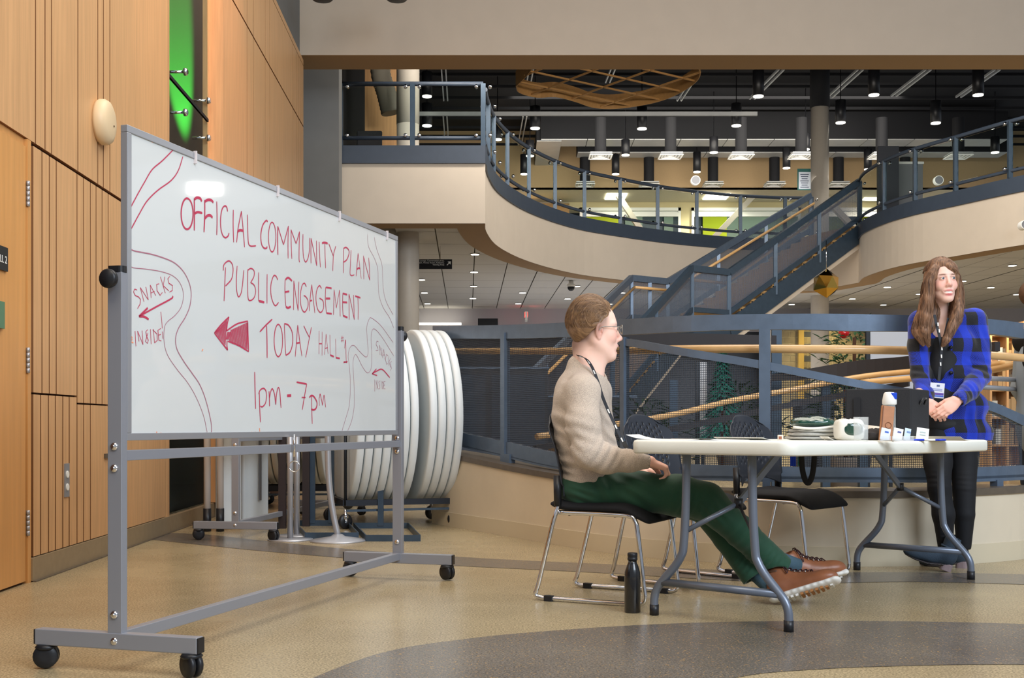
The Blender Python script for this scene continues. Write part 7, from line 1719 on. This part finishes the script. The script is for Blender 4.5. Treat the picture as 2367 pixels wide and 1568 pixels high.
S = Sdf((3.15,7.25,1.05), (4.05,7.95,1.60), .007); S.cap(o_+np.array([-.02,-.15,-.27]), o_+np.array([-.02,.15,-.27]), .085, .085, k=.02); S.cap(o_+np.array([-.09,-.1,-.30]), o_+np.array([-.10,-.1,-.42]), .05, .05, k=.03); S.cap(HF(0,0,-.2), HF(0,0,-.1), .062, .07, k=.01, op='cut'); mesh_obj('hood', [S.mesh()], M['blackmat'], p3)
S = Sdf((3.15,7.3,.0), (4.05,7.95,.75), .008)
for s in (-1, 1): S.cap(o_+np.array([0,s*.09,-.90]), np.array([o_[0]-.02, o_[1]+s*.10, .42]), .09, .055, k=.02)
mesh_obj('trousers', [S.mesh()], mat('dark_denim', (40,50,66), .7), p3)
# ================================================================ INSIDE AND BEYOND THE RAMP
# lit block wall with blocks laid one by one
bwY = 28.6
bwt = thing('wall_block', ((1900-CX)*bwY/F, bwY, 0), kind='structure')
x0 = (1770-CX)*bwY/F; x1 = (2012-CX)*bwY/F; bh = .150; bw_ = .30
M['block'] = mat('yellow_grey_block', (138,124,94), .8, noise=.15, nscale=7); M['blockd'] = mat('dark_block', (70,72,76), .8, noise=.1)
MB().box(((x0+x1)/2, bwY+.062, 1.73), (x1-x0, .1, 3.46)).build('mortar_bed', mat('pale_mortar', (190,178,140), .9), bwt)
r = 0; z = 1.15
while z < 3.3:
    x = x0-(r % 2)*bw_/2
    while x < x1:
        a = max(x, x0); b = min(x+bw_-.018, x1)
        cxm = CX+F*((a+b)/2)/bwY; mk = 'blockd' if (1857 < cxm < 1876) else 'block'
        if b-a > .05: MB().box(((a+b)/2, bwY+.04, z+bh/2-.009), (b-a, .08, bh-.018)).build('block', M[mk], bwt)
        x += bw_
    z += bh; r += 1
o = MB().box(((1850-CX)*bwY/F, bwY-.05, 1.72), (.13, .1, 3.44)).build('yellow_pilaster', mat('ochre_paint', (176,146,76), .7), bwt)
light('SPOT', ((1900-CX)*bwY/F, bwY-1.0, 3.6), 150, (1, .85, .45), .1, target=((1900-CX)*bwY/F, bwY, 1.6), spot=math.radians(110), blend=1)
# white display boards on dark posts
for k, (a, b, t, bt, Y, lab) in enumerate(((2011, 2110, 760, 1010, 15.0, 'large white display board standing beyond the ramp'), (1975, 2008, 872, 905, 14.0, 'small white notice beyond the ramp under the dark band'), (1618, 1633, 838, 1020, 14.5, 'narrow white banner seen through the woven mesh'))):
    p = P(a, bt, Y); q = P(b, t, Y); t_ = thing('display_board', ((p.x+q.x)/2, Y, 0), lab, 'board')
    MB().box(((p.x+q.x)/2, Y, (p.z+q.z)/2), (q.x-p.x, .03, q.z-p.z)).build('panel', mat('board_white', (206,210,218), .5) if k == 0 else bpy.data.materials['board_white'], t_)
    MB().box((p.x-.03, Y, q.z/2), (.05, .05, q.z)).build('post', M['black'], t_)
    if p.z > .1: MB().box(((p.x+q.x)/2, Y+.03, p.z/2), (.04, .04, p.z)).build('post', M['black'], t_)
# red bauble and greenery
c = P(1951, 771, 16.8); t = thing('red_bauble', c, 'shiny red ball decoration hanging over the greenery', 'ornament')
MB().lathe([(.078*math.sin(PI*i/16), -.078*math.cos(PI*i/16)) for i in range(17)], c, 24).build('ball', mat('red_gloss', (210,20,30), .12, coat=1), t); MB().tube([c+Vector((0,0,.07)), c+Vector((0,0,.12))], .003, 5).build('thread', M['black'], t)
def plant(px, Yp, z0, z1, rad, n, lab, seed, col, pot=True, trunk=True):
    x = (px-CX)*Yp/F; t = thing('potted_plant', (x, Yp, 0), lab, 'plant'); rs = random.Random(seed); mb = MB()
    for k in range(n):
        z = z0+(z1-z0)*rs.random(); rr = rad*(1-.55*(z-z0)/(z1-z0)); a = rs.uniform(0, 2*PI); r0 = rr*rs.uniform(.25, 1); c = Vector((x+math.cos(a)*r0, Yp+math.sin(a)*r0, z)); d = Vector((math.cos(a), math.sin(a), rs.uniform(-.5, .7))).normalized(); w = d.cross(Vector((0,0,1))).normalized()*rs.uniform(.012, .03); L = rs.uniform(.10, .24); m = c+d*L*.5+Vector((0,0,.02)); e = c+d*L
        mb.add([c, m-w, e, m+w], [(0,1,2,3)])
    o = mb.build('leaves', col, t); o['kind'] = 'stuff'
    if trunk: MB().tube([(x, Yp, .2), (x, Yp, z1*.9)], .025, 8).build('stem', M['groove'], t)
    if pot: MB().lathe([(.18,0),(.24,.38),(.25,.42),(.22,.42),(.20,.36),(.0001,.36)], (x, Yp, 0), 24).build('pot', mat('clay_grey_pot', (120,112,104), .7) if 'clay_grey_pot' not in bpy.data.materials else bpy.data.materials['clay_grey_pot'], t)
gl_ = mat('leaf_green', (58,96,62), .5); gl2 = mat('leaf_dark', (40,66,48), .5); gl3 = mat('fir_teal', (40,120,104), .6)
plant(1975, 16.4, 1.15, 2.25, .75, 420, 'leafy green plant reaching above the ramp rail beside the white board', 3, gl_)
plant(1955, 13.8, .45, 1.35, .55, 420, 'dark bushy plant beyond the mesh below the white board', 5, gl2)
plant(1700, 15.2, .45, 1.3, .8, 380, 'low dark planting seen through the mesh behind the middle chair', 6, gl2, trunk=False)
plant(1480, 14.5, .35, 1.1, .7, 300, 'low dark planting seen through the mesh near the seated man', 7, gl2, trunk=False)
# small artificial fir with red lights seen through the mesh
x = (1670-CX)*14.2/F; t = thing('fir_tree', (x, 14.2, 0), 'small teal decorated fir tree seen through the woven mesh', 'tree'); mb = MB(); rs = random.Random(2)
for k in range(700):
    u = rs.random(); z = .5+1.15*u; rr = .34*(1-u)+.02; a = rs.uniform(0, 6.28); c = Vector((x+math.cos(a)*rr, 14.2+math.sin(a)*rr, z)); d = Vector((math.cos(a), math.sin(a), -.5)); w = Vector((-d.y, d.x, 0))*.02; mb.add([c-d*.12, c-w, c+d*.06, c+w], [(0,1,2,3)])
o = mb.build('branches', gl3, t); o['kind'] = 'stuff'; MB().tube([(x,14.2,0),(x,14.2,1.6)], .02, 6).build('trunk', M['groove'], t)
# wooden shelving with warm light at the far right
x0 = (2285-CX)*17/F; x1 = (2362-CX)*17/F; t = thing('bookcase', ((x0+x1)/2, 17, 0), 'warm lit wooden shelving seen past the rail right of the woman', 'shelf')
MB().box(((x0+x1)/2, 17.3, 1.15), (x1-x0, .04, 2.3)).build('back_panel', M['wood'], t)
for z in (.1,.5,.9,1.3,1.7,2.1): MB().box(((x0+x1)/2, 17.1, z), (x1-x0, .36, .03)).build('shelf_board', M['wood'], t)
for x in (x0, (x0+x1)/2, x1): MB().box((x, 17.1, 1.15), (.03, .38, 2.3)).build('side_panel', M['wood'], t)
rs = random.Random(3); cols = [mat(i+'_card', c, .7) for i, c in (('white',(200,200,196)),('brown',(150,120,90)),('dark',(96,90,84)),('tan',(180,150,110)))]
n = 0
for z in (.515,.915,1.315,1.715):
    x = x0+.03
    while x < x1-.06:
        w = rs.uniform(.04,.09); h = rs.uniform(.16,.30); o = MB().box((x+w/2, 17.05, z+h/2), (w-.006, .2, h)).build('storage_box', rs.choice(cols)); setp(o, 'small %s box standing on the warm lit wooden shelves' % o.data.materials[0].name.split('_')[0], 'box', 'boxes on the lit wooden shelves'); x += w; n += 1
light('POINT', ((x0+x1)/2, 16.4, 2.2), 30, (1, .75, .4), .1)
# dark display cases, chairs and tables in the shade beyond
for k, (px, Y, w, h, lab) in enumerate(((1130, 16.0, 1.6, 1.55, 'dark display case beyond the left mesh panel'), (1350, 17.5, 1.5, 1.2, 'low dark cabinet beyond the ramp behind the seated man'), (1880, 17.6, .5, 1.15, 'dark narrow cabinet in front of the block wall'))):
    x = (px-CX)*Y/F; t = thing('display_case', (x, Y, 0), lab, 'cabinet'); MB().box((x, Y, h/2), (w, .5, h)).build('body', mat('case_dark', (48,52,60), .35) if k == 0 else bpy.data.materials['case_dark'], t); MB().box((x, Y, h+.015), (w+.04, .54, .03)).build('top', M['steel'], t)
    for q in (-.25, .25): MB().box((x+q*w, Y-.255, h/2), (w*.45, .012, h*.9)).build('door', mat('case_glass', (70,78,90), .12) if (k == 0 and q < 0) else bpy.data.materials['case_glass'], t)
# gold faceted ornament hanging under the stair
c = P(1910, 655, 20.5); t = thing('gold_ornament', c, 'faceted mirrored gold ornament hanging under the staircase', 'ornament')
rs = random.Random(5); me_ = bmesh.new(); bmesh.ops.create_icosphere(me_, subdivisions=1, radius=.26)
mb = MB(); vs_ = [(v.co.x*.85+rs.uniform(-.03,.03)+c.x, v.co.y*.85+c.y, v.co.z*1.05+rs.uniform(-.03,.03)+c.z) for v in me_.verts]; mb.add(vs_, [tuple(v.index for v in f.verts) for f in me_.faces]); me_.free()
mb.build('faceted_body', mat('mirror_gold', (214,170,80), .06, metal=1), t); MB().tube([c+Vector((0,0,.2)), c+Vector((0,0,.75))], .006, 6).build('hanger', M['chrome'], t)
